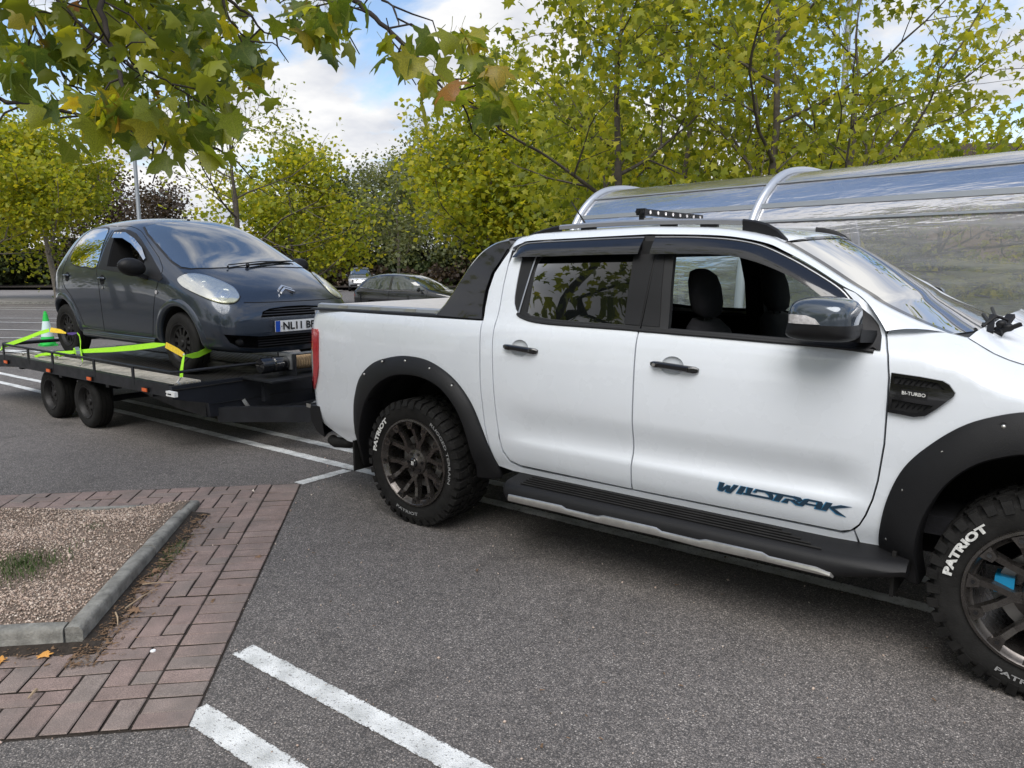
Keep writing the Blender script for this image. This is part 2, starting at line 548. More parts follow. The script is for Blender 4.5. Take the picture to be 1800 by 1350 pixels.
def asphalt_nodes(m, n, l, b):
    t = N(n, 'ShaderNodeTexCoord')
    vo = N(n, 'ShaderNodeTexVoronoi'); vo.inputs['Scale'].default_value = 185
    l.new(t.outputs['Object'], vo.inputs['Vector'])
    sp = N(n, 'ShaderNodeSeparateColor'); l.new(vo.outputs['Color'], sp.inputs[0])
    r = N(n, 'ShaderNodeValToRGB'); e = r.color_ramp.elements
    e[0].position = 0; e[0].color = (.080, .075, .072, 1)
    e[1].position = 1; e[1].color = (.42, .385, .355, 1)
    for p, c in ((.35, (.125, .116, .110, 1)), (.62, (.165, .148, .138, 1)), (.84, (.215, .192, .178, 1)), (.95, (.29, .262, .24, 1))):
        x = e.new(p); x.color = c
    l.new(sp.outputs[0], r.inputs[0])
    # binder between the chips
    dk = N(n, 'ShaderNodeMapRange'); dk.inputs['From Min'].default_value = .28; dk.inputs['From Max'].default_value = .62
    dk.inputs['To Min'].default_value = 1.0; dk.inputs['To Max'].default_value = .45
    l.new(vo.outputs['Distance'], dk.inputs['Value'])
    # large patches, stains, polished tracks
    n1 = N(n, 'ShaderNodeTexNoise'); n1.inputs['Scale'].default_value = .55; n1.inputs['Detail'].default_value = 6; n1.inputs['Roughness'].default_value = .6
    l.new(t.outputs['Object'], n1.inputs['Vector'])
    mr = N(n, 'ShaderNodeMapRange'); mr.inputs['From Min'].default_value = .3; mr.inputs['From Max'].default_value = .7
    mr.inputs['To Min'].default_value = .80; mr.inputs['To Max'].default_value = 1.18
    l.new(n1.outputs['Fac'], mr.inputs['Value'])
    n2 = N(n, 'ShaderNodeTexNoise'); n2.inputs['Scale'].default_value = 14; n2.inputs['Detail'].default_value = 8; n2.inputs['Roughness'].default_value = .7
    l.new(t.outputs['Object'], n2.inputs['Vector'])
    m3 = N(n, 'ShaderNodeMapRange'); m3.inputs['From Min'].default_value = .3; m3.inputs['From Max'].default_value = .7
    m3.inputs['To Min'].default_value = .78; m3.inputs['To Max'].default_value = 1.2
    l.new(n2.outputs['Fac'], m3.inputs['Value'])
    a = N(n, 'ShaderNodeMath', operation='MULTIPLY'); l.new(dk.outputs[0], a.inputs[0]); l.new(mr.outputs[0], a.inputs[1])
    a2 = N(n, 'ShaderNodeMath', operation='MULTIPLY'); l.new(a.outputs[0], a2.inputs[0]); l.new(m3.outputs[0], a2.inputs[1])
    # old oil drips and damp stains
    n4 = N(n, 'ShaderNodeTexNoise'); n4.inputs['Scale'].default_value = 1.9; n4.inputs['Detail'].default_value = 7; n4.inputs['Distortion'].default_value = .6
    l.new(t.outputs['Object'], n4.inputs['Vector'])
    m4 = N(n, 'ShaderNodeMapRange'); m4.inputs['From Min'].default_value = .60; m4.inputs['From Max'].default_value = .70
    m4.inputs['To Min'].default_value = 1.22; m4.inputs['To Max'].default_value = .95; l.new(n4.outputs['Fac'], m4.inputs['Value'])
    a3 = N(n, 'ShaderNodeMath', operation='MULTIPLY'); l.new(a2.outputs[0], a3.inputs[0]); l.new(m4.outputs[0], a3.inputs[1]); a2 = a3
    v = N(n, 'ShaderNodeVectorMath', operation='SCALE'); l.new(r.outputs[0], v.inputs[0]); l.new(a2.outputs[0], v.inputs['Scale'])
    u = N(n, 'ShaderNodeBump'); u.inputs['Strength'].default_value = .7; u.inputs['Distance'].default_value = .003
    iv = N(n, 'ShaderNodeMath', operation='SUBTRACT'); iv.inputs[0].default_value = 1; l.new(vo.outputs['Distance'], iv.inputs[1])
    l.new(iv.outputs[0], u.inputs['Height']); l.new(u.outputs[0], b.inputs['Normal'])
    b.inputs['Roughness'].default_value = .82
    return v, u, t
m, n, l, b = new_mat('asphalt')
v, u, t = asphalt_nodes(m, n, l, b); l.new(v.outputs[0], b.inputs['Base Color'])
M['asphalt'] = m
# worn thermoplastic paint: white, scuffed, letting the chips through
m, n, l, b = new_mat('road_paint')
v, u, t = asphalt_nodes(m, n, l, b)
nz = N(n, 'ShaderNodeTexNoise'); nz.inputs['Scale'].default_value = 85; nz.inputs['Detail'].default_value = 8; nz.inputs['Roughness'].default_value = .75
l.new(t.outputs['Object'], nz.inputs['Vector'])
at = N(n, 'ShaderNodeAttribute'); at.attribute_name = 'edge'
ad = N(n, 'ShaderNodeMath', operation='ADD'); l.new(nz.outputs['Fac'], ad.inputs[0]); l.new(at.outputs['Fac'], ad.inputs[1])
rp = N(n, 'ShaderNodeMapRange'); rp.inputs['From Min'].default_value = .62; rp.inputs['From Max'].default_value = .68
l.new(ad.outputs[0], rp.inputs['Value'])
n5 = N(n, 'ShaderNodeTexNoise'); n5.inputs['Scale'].default_value = 9; n5.inputs['Detail'].default_value = 9; l.new(t.outputs['Object'], n5.inputs['Vector'])
cr5 = N(n, 'ShaderNodeValToRGB'); cr5.color_ramp.elements[0].position = .3; cr5.color_ramp.elements[0].color = (.44, .45, .44, 1); cr5.color_ramp.elements[1].position = .62; cr5.color_ramp.elements[1].color = (.74, .75, .74, 1)
l.new(n5.outputs['Fac'], cr5.inputs[0])
mxx = N(n, 'ShaderNodeMix', data_type='RGBA'); l.new(rp.outputs[0], mxx.inputs['Factor'])
l.new(cr5.outputs[0], mxx.inputs['A']); l.new(v.outputs[0], mxx.inputs['B']); l.new(mxx.outputs['Result'], b.inputs['Base Color'])
M['paint'] = m

ds = [-70, -40, -20, -8, -2, 2, 4, 6, 8, 10, 14, 20, 28, 38, 50, 62, 80, 110, 160, 260]
ls = [-260, -160, -90, -60, -40, -26, -16, -9, -4, 0, 4, 9, 16, 26, 40, 60, 90, 160, 260]
mb = MB(); mb.grid([[(*fl(a, d), gz(*fl(a, d))) for a in ls] for d in ds])
ground = tag(mb.build('car_park_ground', M['asphalt'], smooth=0), kind='structure')
if ground.data.polygons[0].normal.z < 0: ground.data.flip_normals()

def paint_line(p, q, w=.10, h=.004, step=.02, wear=.10, name='painted_line', jag=.004):
    p, q = Vector(p), Vector(q); d = (q - p); L = d.length; d.normalize(); nn = Vector((-d.y, d.x))
    k = max(2, int(L / step)); rows = []; vals = []
    for i in range(k + 1):
        c = p + d * (L * i / k); row = []
        for j, s in enumerate((-.5, -.40, 0, .40, .5)):
            x, y = c + nn * (w * s + (random.uniform(-jag, jag) if j in (0, 4) else 0)) + d * (random.uniform(-jag, jag) * 2 if i in (0, k) else 0)
            row.append((x, y, gz(x, y) + h))
            vals.append((wear + .10) if j in (0, 4) or i in (0, k) else wear)
        rows.append(row)
    mb = MB(); mb.grid(rows, flip=True)
    o = mb.build(name, M['paint'], smooth=0)
    if o.data.polygons[0].normal.z < 0: o.data.flip_normals()
    a = o.data.attributes.new('edge', 'FLOAT', 'POINT'); a.data.foreach_set('value', vals)
    return tag(o, kind='structure')
paint_line((-12.5, .64), (7.2, .64), wear=.05, step=.04)
paint_line((-12.5, 1.005), (7.2, 1.005), wear=.05, step=.04)
paint_line((-1.30, .10), (-1.30, .575), wear=.06); paint_line((-1.30, .705), (-1.30, .945), wear=.06)
paint_line((.545, -1.566), (6.5, -1.566), w=.104, wear=.055, jag=.003)
paint_line((.80, -1.935), (6.5, -1.935), w=.112, wear=.055, jag=.003)
paint_line((-1.30, 1.07), (-1.30, 2.6), wear=.06)
# bay markings further off, beyond the trailer
for (a, b_) in (((-3.4, 11.6), (-12, 15.4)), ((-3.9, 11.2), (-13, 13.2)), ((-4.6, 12.6), (-16, 17.0)), ((-6.4, 14.2), (-15, 14.6)), ((-7.4, 17.0), (-14, 17.4)), ((-8.4, 18.6), (-18, 21.0)), ((-8.9, 21.4), (-20, 23.8)), ((-11, 24.5), (-26, 25.2)), ((-10.5, 28.5), (-22, 31)), ((-10.8, 30.0), (-24, 33)), ((-5.2, 22.0), (-2.0, 19)), ((-11.5, 38.5), (-7, 36)), ((-9, 46), (-3, 44)), ((-9, 52), (-3, 50)), ((-10, 33), (-4.5, 31))):
    paint_line(fl(*a), fl(*b_), step=.6, wear=.02, jag=.0, h=.02)

# ------------------------------------------------------------------ planted island and brick path
E1 = Vector((.7157, -.6984)); E2 = Vector((.6984, .7157)); O2 = Vector((-1.39, -.62)); LI = 1.93
ang_e = math.atan2(E1.y, E1.x)
def st(s, t_, z=0.0):
    p = O2 + E1 * s + E2 * t_
    return (p.x, p.y, z)
M['soil'] = mat('soil', (.030, .023, .018), .95, var=.5, vscale=30, bump=1.0, bscale=90)
bed = patch([(-.44, .607), (LI + .657, .607), (LI + .657, -4.0), (LI - .02, -4.0), (LI - .02, -.02), (.02, -.02), (.02, -4.0), (-.44, -4.0)], [], .15, lambda a, b: st(a, b, .002))
paving = tag(bed.build('brick_paving', M['soil'], smooth=0), kind='structure')
if paving.data.polygons[0].normal.z < 0: paving.data.flip_normals()
m, n, l, b = new_mat('brick')
oi = N(n, 'ShaderNodeObjectInfo'); t = N(n, 'ShaderNodeTexCoord')
r = N(n, 'ShaderNodeValToRGB'); e = r.color_ramp.elements
e[0].position = 0; e[0].color = (.210, .158, .140, 1); e[1].position = 1; e[1].color = (.205, .170, .152, 1)
for p, c in ((.3, (.232, .172, .152, 1)), (.6, (.222, .164, .147, 1)), (.85, (.240, .180, .160, 1))):
    x = e.new(p); x.color = c
l.new(oi.outputs['Random'], r.inputs[0])
gn = N(n, 'ShaderNodeTexCoord'); geo = N(n, 'ShaderNodeNewGeometry')
n1 = N(n, 'ShaderNodeTexNoise'); n1.inputs['Scale'].default_value = 260; n1.inputs['Detail'].default_value = 4; l.new(geo.outputs['Position'], n1.inputs['Vector'])
n2 = N(n, 'ShaderNodeTexNoise'); n2.inputs['Scale'].default_value = 7; n2.inputs['Detail'].default_value = 8; n2.inputs['Roughness'].default_value = .7; l.new(geo.outputs['Position'], n2.inputs['Vector'])
mA = N(n, 'ShaderNodeMapRange'); mA.inputs['From Min'].default_value = .3; mA.inputs['From Max'].default_value = .7; mA.inputs['To Min'].default_value = .62; mA.inputs['To Max'].default_value = 1.55; l.new(n1.outputs['Fac'], mA.inputs['Value'])
mB = N(n, 'ShaderNodeMapRange'); mB.inputs['From Min'].default_value = .35; mB.inputs['From Max'].default_value = .7; mB.inputs['To Min'].default_value = 1.1; mB.inputs['To Max'].default_value = .72; l.new(n2.outputs['Fac'], mB.inputs['Value'])
a = N(n, 'ShaderNodeMath', operation='MULTIPLY'); l.new(mA.outputs[0], a.inputs[0]); l.new(mB.outputs[0], a.inputs[1])
v = N(n, 'ShaderNodeVectorMath', operation='SCALE'); l.new(r.outputs[0], v.inputs[0]); l.new(a.outputs[0], v.inputs['Scale'])
# grey grime in patches
gr = N(n, 'ShaderNodeMix', data_type='RGBA'); gr.inputs['B'].default_value = (.125, .115, .105, 1)
n3 = N(n, 'ShaderNodeTexNoise'); n3.inputs['Scale'].default_value = 3.1; n3.inputs['Detail'].default_value = 5; l.new(geo.outputs['Position'], n3.inputs['Vector'])
mC = N(n, 'ShaderNodeMapRange'); mC.inputs['From Min'].default_value = .45; mC.inputs['From Max'].default_value = .7; mC.inputs['To Max'].default_value = .6; l.new(n3.outputs['Fac'], mC.inputs['Value'])
l.new(mC.outputs[0], gr.inputs['Factor']); l.new(v.outputs[0], gr.inputs['A']); l.new(gr.outputs['Result'], b.inputs['Base Color'])
u = N(n, 'ShaderNodeBump'); u.inputs['Strength'].default_value = .5; u.inputs['Distance'].default_value = .002; l.new(n1.outputs['Fac'], u.inputs['Height']); l.new(u.outputs[0], b.inputs['Normal'])
b.inputs['Roughness'].default_value = .9
M['brick'] = m
def brick_mesh(Lx, Ly, seed):
    rd = random.Random(seed); c = .004
    mb = MB(); a, b_ = Lx / 2 - .0040, Ly / 2 - .0040
    jit = lambda: rd.uniform(-.0012, .0012)
    ring = lambda k, z: [(sx * (a - k) + jit(), sy * (b_ - k) + jit(), z) for sx, sy in ((-1, -1), (0, -1), (1, -1), (1, 0), (1, 1), (0, 1), (-1, 1), (-1, 0))]
    mb.grid([ring(0, -.03), ring(0, .0055), ring(c, .0090)], closed=True, flip=False)
    mb.face([16 + k for k in range(8)])
    me = bpy.data.meshes.new('brick'); me.from_pydata(mb.v, [], mb.f); me.materials.append(M['brick']); me.materials.append(M['soil'])
    me.polygons.foreach_set('material_index', [1] * 8 + [0] * 9)
    bm = bmesh.new(); bm.from_mesh(me); bmesh.ops.recalc_face_normals(bm, faces=bm.faces); bm.to_mesh(me); bm.free()
    return me
BM = {('f', i): brick_mesh(.2, .1, i) for i in range(5)}; BM.update({('h', i): brick_mesh(.1, .1, 50 + i) for i in range(3)})
def put_brick(s, t_, along, half=False):
    o = bpy.data.objects.new('brick', BM[('h', random.randrange(3))] if half else BM[('f', random.randrange(5))])
    COL.objects.link(o); o.parent = paving
    p = st(s, t_)
    o.location = (p[0] + random.uniform(-.001, .001), p[1] + random.uniform(-.001, .001), random.uniform(-.0015, .0025))
    o.rotation_euler = (random.uniform(-.012, .012), random.uniform(-.012, .012), ang_e + (0 if along else PI / 2) + random.uniform(-.008, .008))
def in_path(s, t_):
    if s < -.43 or s > LI + .45 or t_ > .40 or t_ < -2.6: return False
    return t_ > 0 or s > LI or s < 0
for i in range(-5, 30):
    s = i * .1
    put_brick(-.37 + (i + 5) * .1003, .503, False) if -.37 + (i + 5) * .1003 < LI + .64 else None
for j in range(28):
    t_ = .35 - j * .1003
    put_brick(LI + .551, t_, True)
for i in range(-4, 40):
    for j in range(-10, 34):
        s0, t0 = -.42 + .05 + (i) * .1, .35 - j * .1
        mm = (i - j) % 4
        if mm == 0: c1, c2, al = (s0, t0), (s0 + .1, t0), True
        elif mm == 3: c1, c2, al = (s0, t0), (s0, t0 - .1), False
        else: continue
        a_, b__ = in_path(*c1), in_path(*c2)
        if a_ and b__: put_brick((c1[0] + c2[0]) / 2, (c1[1] + c2[1]) / 2, al)
        elif a_ or b__: put_brick(*(c1 if a_ else c2), al, True)
# kerb stones
M['kerb'] = mat('kerb_concrete', (.215, .210, .192), .9, var=.5, vscale=13, bump=1.0, bscale=90)
M['bed_soil'] = mat('gravelly_soil', (.15, .115, .09), .95, var=.5, vscale=40, bump=1.0, bscale=120)
isl = tag(patch([(.03, -.05), (LI - .05, -.05), (LI - .05, -6), (.03, -6)], [], .12, lambda a, b: st(a, b, .042 + .018 * math.sin(a * 5 + b * 3) + .010 * math.sin(a * 11 - b * 7))).build('island_bed', M['bed_soil'], smooth=60), kind='structure')
if isl.data.polygons[0].normal.z < 0: isl.data.flip_normals()
def kerb(s0, t0, s1, t1, wdt, h0, h1, side):
    """a stone from (s0,t0) to (s1,t1), face on the outer side, rounded arris"""
    k = 10; rows = []; d = Vector((s1 - s0, t1 - t0)); d.normalize(); nn = Vector((-d.y, d.x)) * side
    for i in range(k + 1):
        f = i / k; s, t_ = s0 + (s1 - s0) * f, t0 + (t1 - t0) * f; h = h0 + (h1 - h0) * f
        e_ = .006 if i in (0, k) else 0
        row = []
        for o_, z in ((0, -.02), (0, h - .022), (.004, h - .009), (.014, h - .001), (.030, h + .001), (wdt - .008, h), (wdt, h - .005), (wdt, -.02)):
            q = random.uniform(-.0022, .0022)
            row.append(st(s + nn.x * (o_ + q), t_ + nn.y * (o_ + q), z - e_ + random.uniform(-.001, .001)))
        rows.append(row)
    mb = MB(); mb.grid(rows); mb.poly(rows[0][::-1]); mb.poly(rows[-1])
    o = mb.build('kerb_stone', M['kerb'], isl, smooth=50, fix=True)
    return o
kerb(.0, 0, .93, 0, .070, .048, .084, -1)
kerb(.942, 0, LI - .012, 0, .070, .084, .096, -1)
for k in range(4): kerb(LI, -.075 - k * .92, LI, -.075 - k * .92 - .908, .072, .096, .092, -1)
for k in range(4): kerb(.0, -.125 - k * .92, 0, -.125 - k * .92 - .91, .05, .032, .030, 1)
# gravel: single stones
M['stone'] = mat('gravel_stone', (.32, .245, .195), .9, var=.2, vscale=3)
nt = M['stone'].node_tree; bb = nt.nodes['Principled BSDF']
at = N(nt.nodes, 'ShaderNodeAttribute'); at.attribute_name = 'tint'
rr = N(nt.nodes, 'ShaderNodeValToRGB'); e = rr.color_ramp.elements
e[0].position = 0; e[0].color = (.10, .08, .062, 1); e[1].position = 1; e[1].color = (.70, .62, .54, 1)
for p, c in ((.15, (.26, .19, .15, 1)), (.45, (.50, .38, .31, 1)), (.8, (.62, .51, .43, 1))):
    x = e.new(p); x.color = c
nt.links.new(at.outputs['Fac'], rr.inputs[0]); nt.links.new(rr.outputs[0], bb.inputs['Base Color'])
def scatter(name, tv, tf, P, Q, S_, tint, mat_, kind='stuff', parent=None):
    """many copies of one small template as a single mesh; Q rotation matrices (n,3,3)"""
    tv = np.array(tv, float); n_, k = len(P), len(tv)
    V = np.einsum('nij,nkj->nki', Q, tv[None] * np.asarray(S_)[:, None, :]) + P[:, None, :]
    V = V.reshape(-1, 3)
    fl_ = np.array([len(f) for f in tf]); idx = np.concatenate([np.array(f) for f in tf])
    L = (idx[None] + (np.arange(n_) * k)[:, None]).reshape(-1)
    tot = np.tile(fl_, n_); start = np.r_[0, np.cumsum(tot)[:-1]]
    me = bpy.data.meshes.new(name)
    me.vertices.add(len(V)); me.vertices.foreach_set('co', V.astype(np.float32).ravel())
    me.loops.add(len(L)); me.loops.foreach_set('vertex_index', L.astype(np.int32))
    me.polygons.add(len(tot)); me.polygons.foreach_set('loop_start', start.astype(np.int32)); me.polygons.foreach_set('loop_total', tot.astype(np.int32))
    me.update(); me.materials.append(mat_)
    if tint is not None:
        a = me.attributes.new('tint', 'FLOAT', 'POINT'); a.data.foreach_set('value', np.repeat(tint, k).astype(np.float32))
    o = bpy.data.objects.new(name, me); COL.objects.link(o)
    if parent: set_parent(o, parent)
    if kind: o['kind'] = kind
    return o
def rand_rot(n_, full=True):
    q = rng.normal(size=(n_, 4)); q /= np.linalg.norm(q, axis=1)[:, None]
    w, x, y, z = q.T
    return np.stack([1 - 2 * (y * y + z * z), 2 * (x * y - z * w), 2 * (x * z + y * w), 2 * (x * y + z * w), 1 - 2 * (x * x + z * z), 2 * (y * z - x * w), 2 * (x * z - y * w), 2 * (y * z + x * w), 1 - 2 * (x * x + y * y)], 1).reshape(-1, 3, 3)
octv = [(1, 0, 0), (-1, 0, 0), (0, 1, 0), (0, -1, 0), (0, 0, 1), (0, 0, -1)]
octf = [(0, 2, 4), (2, 1, 4), (1, 3, 4), (3, 0, 4), (2, 0, 5), (1, 2, 5), (3, 1, 5), (0, 3, 5)]
n_ = 42000
s_ = rng.uniform(.05, LI - .070, n_); t_ = rng.uniform(-2.9, -.070, n_)
# thin along the kerb where soil and moss show
keep = (rng.random(n_) < np.clip((-.07 - t_) / .10, .15, 1)) & (rng.random(n_) < np.clip((LI - .07 - s_) / .05, .2, 1))
# weedy patch
wd = ((s_ - 1.05) / .20) ** 2 + ((t_ + .62) / .18) ** 2
keep &= rng.random(n_) < np.clip(wd, .25, 1)
s_, t_ = s_[keep], t_[keep]; n_ = len(s_)
P = np.stack([O2.x + E1.x * s_ + E2.x * t_, O2.y + E1.y * s_ + E2.y * t_, .045 + .018 * np.sin(s_ * 5 + t_ * 3) + .010 * np.sin(s_ * 11 - t_ * 7) + rng.uniform(0, .004, n_)], 1)
sz = rng.lognormal(math.log(.0036), .38, n_)
gravel = scatter('gravel', octv, octf, P, rand_rot(n_), np.stack([sz * 1.3, sz, sz * .7], 1), np.clip(rng.normal(.52, .24, n_), 0, 1), M['stone'])
gravel['label'] = 'loose pinkish beige gravel covering the planting island'
# weeds and moss
M['grass'] = mat('weed_green', (.055, .095, .022), .8, var=.5, vscale=40)
bl = [(-.5, 0, 0), (.5, 0, 0), (.25, .25, .6), (-.25, .25, .6), (0, .7, 1.0)]
blf = [(0, 1, 2, 3), (3, 2, 4)]
def blades(name, S0, T0, rs, rt, cnt, hz, lab, z0=.05):
    s_ = rng.normal(S0, rs, cnt); t_ = rng.normal(T0, rt, cnt)
    P = np.stack([O2.x + E1.x * s_ + E2.x * t_, O2.y + E1.y * s_ + E2.y * t_, np.full(cnt, z0)], 1)
    a = rng.uniform(0, 2 * PI, cnt); c, s2 = np.cos(a), np.sin(a); Z = np.zeros(cnt); O_ = np.ones(cnt)
    Q = np.stack([c, -s2, Z, s2, c, Z, Z, Z, O_], 1).reshape(-1, 3, 3)
    h = rng.uniform(.4, 1, cnt) * hz
    o = scatter(name, bl, blf, P, Q, np.stack([h * .16, h * .8, h], 1), None, M['grass']); o['label'] = lab
blades('weeds', 1.05, -.62, .12, .10, 1500, .030, 'low green weeds growing through the gravel')
blades('weeds', .92, .06, .14, .030, 1100, .022, 'thin weeds in the dirt along the outer side of the kerb', z0=.008)
blades('weeds', .50, -.45, .05, .04, 160, .03, 'few weed blades behind the gravel bed', z0=.05)
# dirt washed against the kerb, with bits of bark and leaf
rd = random.Random(5)
mb = MB(); rows = []
for i in range(90):
    s = .20 + i * (LI - .2) / 89
    w_ = .06 + .05 * math.sin(s * 3.1 + .6) + .03 * math.sin(s * 13) + rd.uniform(-.015, .02) + (.05 if .9 < s < 1.9 else 0)
    w_ = max(w_, .015)
    rows.append([st(s, .0, .028), st(s, w_ * .35, .018 + rd.uniform(0, .006)), st(s, w_ * .75, .012 + rd.uniform(0, .004)), st(s, w_, .004)])
mb.grid(rows, flip=True)
rows = []
for i in range(60):
    t = .08 - i * .032
    w_ = max(.09 + .03 * math.sin(t * 5) + rd.uniform(-.015, .02), .02)
    rows.append([st(LI, t, .028), st(LI + w_ * .4, t, .018), st(LI + w_ * .8, t, .011), st(LI + w_, t, .004)])
mb.grid(rows)
o = mb.build('kerbside_dirt', M['soil'], smooth=60); tag(o, 'strip of brown dirt gathered along the foot of the kerb', kind='stuff')
for p_ in o.data.polygons:
    pass
M['litter'] = mat('dry_litter', (.17, .105, .06), .9, var=.5, vscale=50)
n_ = 2600
s_ = rng.uniform(.25, LI + .2, n_); t_ = np.abs(rng.normal(0, .075, n_)) + .003
s2 = LI + np.abs(rng.normal(0, .07, 500)) + .003; t2 = rng.uniform(-1.7, .1, 500)
s_ = np.r_[s_, s2]; t_ = np.r_[t_, t2]; n_ = len(s_)
P = np.stack([O2.x + E1.x * s_ + E2.x * t_, O2.y + E1.y * s_ + E2.y * t_, rng.uniform(.012, .026, n_)], 1)
sz = rng.lognormal(math.log(.0036), .5, n_)
o = scatter('leaf_litter', [(-1, -.4, 0), (1, -.5, .1), (1.2, .3, 0), (-.6, .6, .15)], [(0, 1, 2), (0, 2, 3)], P, np.einsum('nij,njk->nik', np.tile(np.eye(3), (n_, 1, 1)), np.stack([np.array(Matrix.Rotation(a, 3, 'Z') @ Matrix.Rotation(rd.uniform(-.4, .4), 3, 'X')) for a in rng.uniform(0, 6.28, n_)])), np.stack([sz * 1.4, sz, sz], 1), None, M['litter'])
o['label'] = 'crumbs of dry leaf and bark lying along the kerb'
n_ = 900
u_ = rng.uniform(-1.9, 2.6, n_); w_ = rng.uniform(1.9, 7.0, n_)
P = np.stack([C2.x + FH.x * w_ + RH.x * u_, C2.y + FH.y * w_ + RH.y * u_, np.full(n_, .004)], 1); sz = rng.lognormal(math.log(.0026), .45, n_)
o = scatter('road_grit', octv, octf, P, rand_rot(n_), np.stack([sz * 1.3, sz, sz * .8], 1), np.clip(rng.normal(.6, .3, n_), 0, 1), M['stone']); o['label'] = 'loose grit scattered over the asphalt and bricks'
n_ = 110
u_ = rng.uniform(-1.9, 2.6, n_); w_ = rng.uniform(2.0, 8.0, n_)
P = np.stack([C2.x + FH.x * w_ + RH.x * u_, C2.y + FH.y * w_ + RH.y * u_, np.full(n_, .009)], 1); sz = rng.lognormal(math.log(.0055), .4, n_)
o = scatter('leaf_bits', [(-1, -.4, 0), (1, -.5, .25), (1.2, .3, 0), (-.6, .6, .3)], [(0, 1, 2), (0, 2, 3)], P, np.stack([np.array(Matrix.Rotation(a, 3, 'Z')) for a in rng.uniform(0, 6.28, n_)]), np.stack([sz * 1.4, sz, sz], 1), None, M['litter']); o['label'] = 'small dry leaf fragments blown across the asphalt'
# far verge with its kerb, path and earth under the trees
M['verge'] = mat('verge_paving', (.20, .185, .175), .9, var=.25, vscale=1.5)
mb = MB()
mb.grid([[(*fl(a, d), gz(*fl(a, d)) + .10) for a in (-60, -40, -25, -13)] for d in (36.2, 42, 50, 60)])
tag(mb.build('far_pavement', M['verge'], smooth=0), kind='structure')
mb = MB()
for k in range(52):
    a0 = -60 + k * .91
    mb.box(0, 1, 0, 1, 0, 1) if False else None
rows = [[(*fl(a, 36.05), gz(*fl(a, 36.05)) - .02), (*fl(a, 36.05), gz(*fl(a, 36)) + .10), (*fl(a, 36.22), gz(*fl(a, 36)) + .115)] for a in np.arange(-60, -12.9, .9)]
mb.grid(rows); tag(mb.build('far_kerb', M['kerb'], smooth=0), kind='structure')
mb = MB(); mb.grid([[(*fl(a, d), gz(*fl(a, 60)) + .16 + max(0, (d - 60)) * .02) for a in (-120, -60, -30, -8, 30, 70, 140)] for d in (63, 68, 84, 124)])
tag(mb.build('woodland_floor', M['soil'], smooth=0), kind='structure')
mb = MB(); mb.grid([[(*fl(a, d), gz(*fl(a, d)) + .08) for a in (1.5, 10, 25, 60)] for d in (19, 24, 34, 58)])
M['turf'] = mat('verge_grass', (.045, .075, .020), .95, var=.5, vscale=3, bump=1, bscale=20)
tag(mb.build('grass_verge', M['turf'], smooth=0), kind='structure')
# =================================================================== the pickup
# place frame: x runs forward along the pickup, y away from the viewer; rear wheel at x=0, outer wheel face at y=0
S_Z = Mono([.20, .30, .45, .52, .60, .75, .92, 1.10, 1.20, 1.26, 1.30, 1.50, 1.72, 1.85],
           [.17, .14, .10, .075, .060, .050, .042, .050, .064, .083, .108, .190, .285, .345])
FT = Mono([2.5, 2.7, 2.82, 2.87, 2.943, 3.0, 3.065, 3.3, 3.6, 3.9, 4.1], [1.36, 1.36, 1.33, 1.318, 1.277, 1.252, 1.233, 1.20, 1.165, 1.10, 1.0])
YC = 0.97
def S(x, z):
    y = S_Z(z)
    if x < -.55: y += .05 * ((-.55 - x) / .5) ** 2
    if x < -1.02: y += .11 * ((-1.02 - x) / .17) ** 2
    if x > 3.4: y += .17 * ((x - 3.4) / .7) ** 2.2
    if .62 < x < 2.62:      # pressed hollow low on the doors, deeper towards the front
        u = (x - .62) / 2.0
        top, bot = .86 - .03 * u, .622
        if bot < z < top:
            t = (z - bot) / (top - bot)
            y += (.012 + .018 * u) * math.sin(PI * t ** .62) ** 1.6 * min(1, (2.62 - x) / .18, (x - .62) / .2)
    if x > 2.5:
        t = (z - (FT(x) - .13)) / .13
        if t > 0: y += .115 * t * t * min(1, (x - 2.5) / .2)
    return y
def near(off=0.0):
    return lambda a, b: (a, S(a, b) - off, b)
def far(off=0.0):
    return lambda a, b: (a, 2 * YC - S(a, b) + off, b)

truck = thing('pickup_truck', 'white double cab pickup truck with black wheel arch flares and its front window down', 'pickup truck', (1.5, YC, 0))

topline = [(.571, 1.655), (.596, 1.690), (.627, 1.712), (.682, 1.728), (.84, 1.735), (.998, 1.739), (1.2, 1.745), (1.375, 1.749), (1.46, 1.749), (1.65, 1.744), (1.803, 1.735), (1.91, 1.722), (2.016, 1.699), (2.132, 1.652), (2.247, 1.595), (2.393, 1.510), (2.477, 1.426), (2.542, 1.328), (2.561, 1.262)]
belt = [(.65, 1.633), (.657, 1.52), (.666, 1.422), (.675, 1.385), (.694, 1.355), (.718, 1.333), (.751, 1.318), (.83, 1.301), (.949, 1.293), (1.18, 1.290), (1.409, 1.288), (1.482, 1.286)]
belt_f = [(1.490, 1.286), (1.60, 1.284), (1.85, 1.280), (2.125, 1.274), (2.344, 1.269), (2.561, 1.260)]
cab_rear = [(.566, 1.700), (.525, 1.63), (.484, 1.552), (.472, 1.45), (.476, 1.36), (.490, 1.288), (.506, 1.13), (.517, .914), (.538, .694), (.565, .56), (.598, .455)]
door_rear = [(.571, 1.66), (.570, 1.60), (.574, 1.48), (.584, 1.351), (.592, 1.177), (.602, 1.051), (.615, .882), (.625, .76), (.640, .640), (.660, .56), (.700, .507), (.766, .488), (.86, .486)]
door_front = [(2.393, 1.513), (2.45, 1.488), (2.500, 1.449), (2.550, 1.390), (2.585, 1.325), (2.612, 1.246), (2.626, 1.16), (2.630, 1.078), (2.631, .893), (2.616, .735), (2.600, .65), (2.577, .577), (2.555, .53), (2.522, .495), (2.482, .482)]

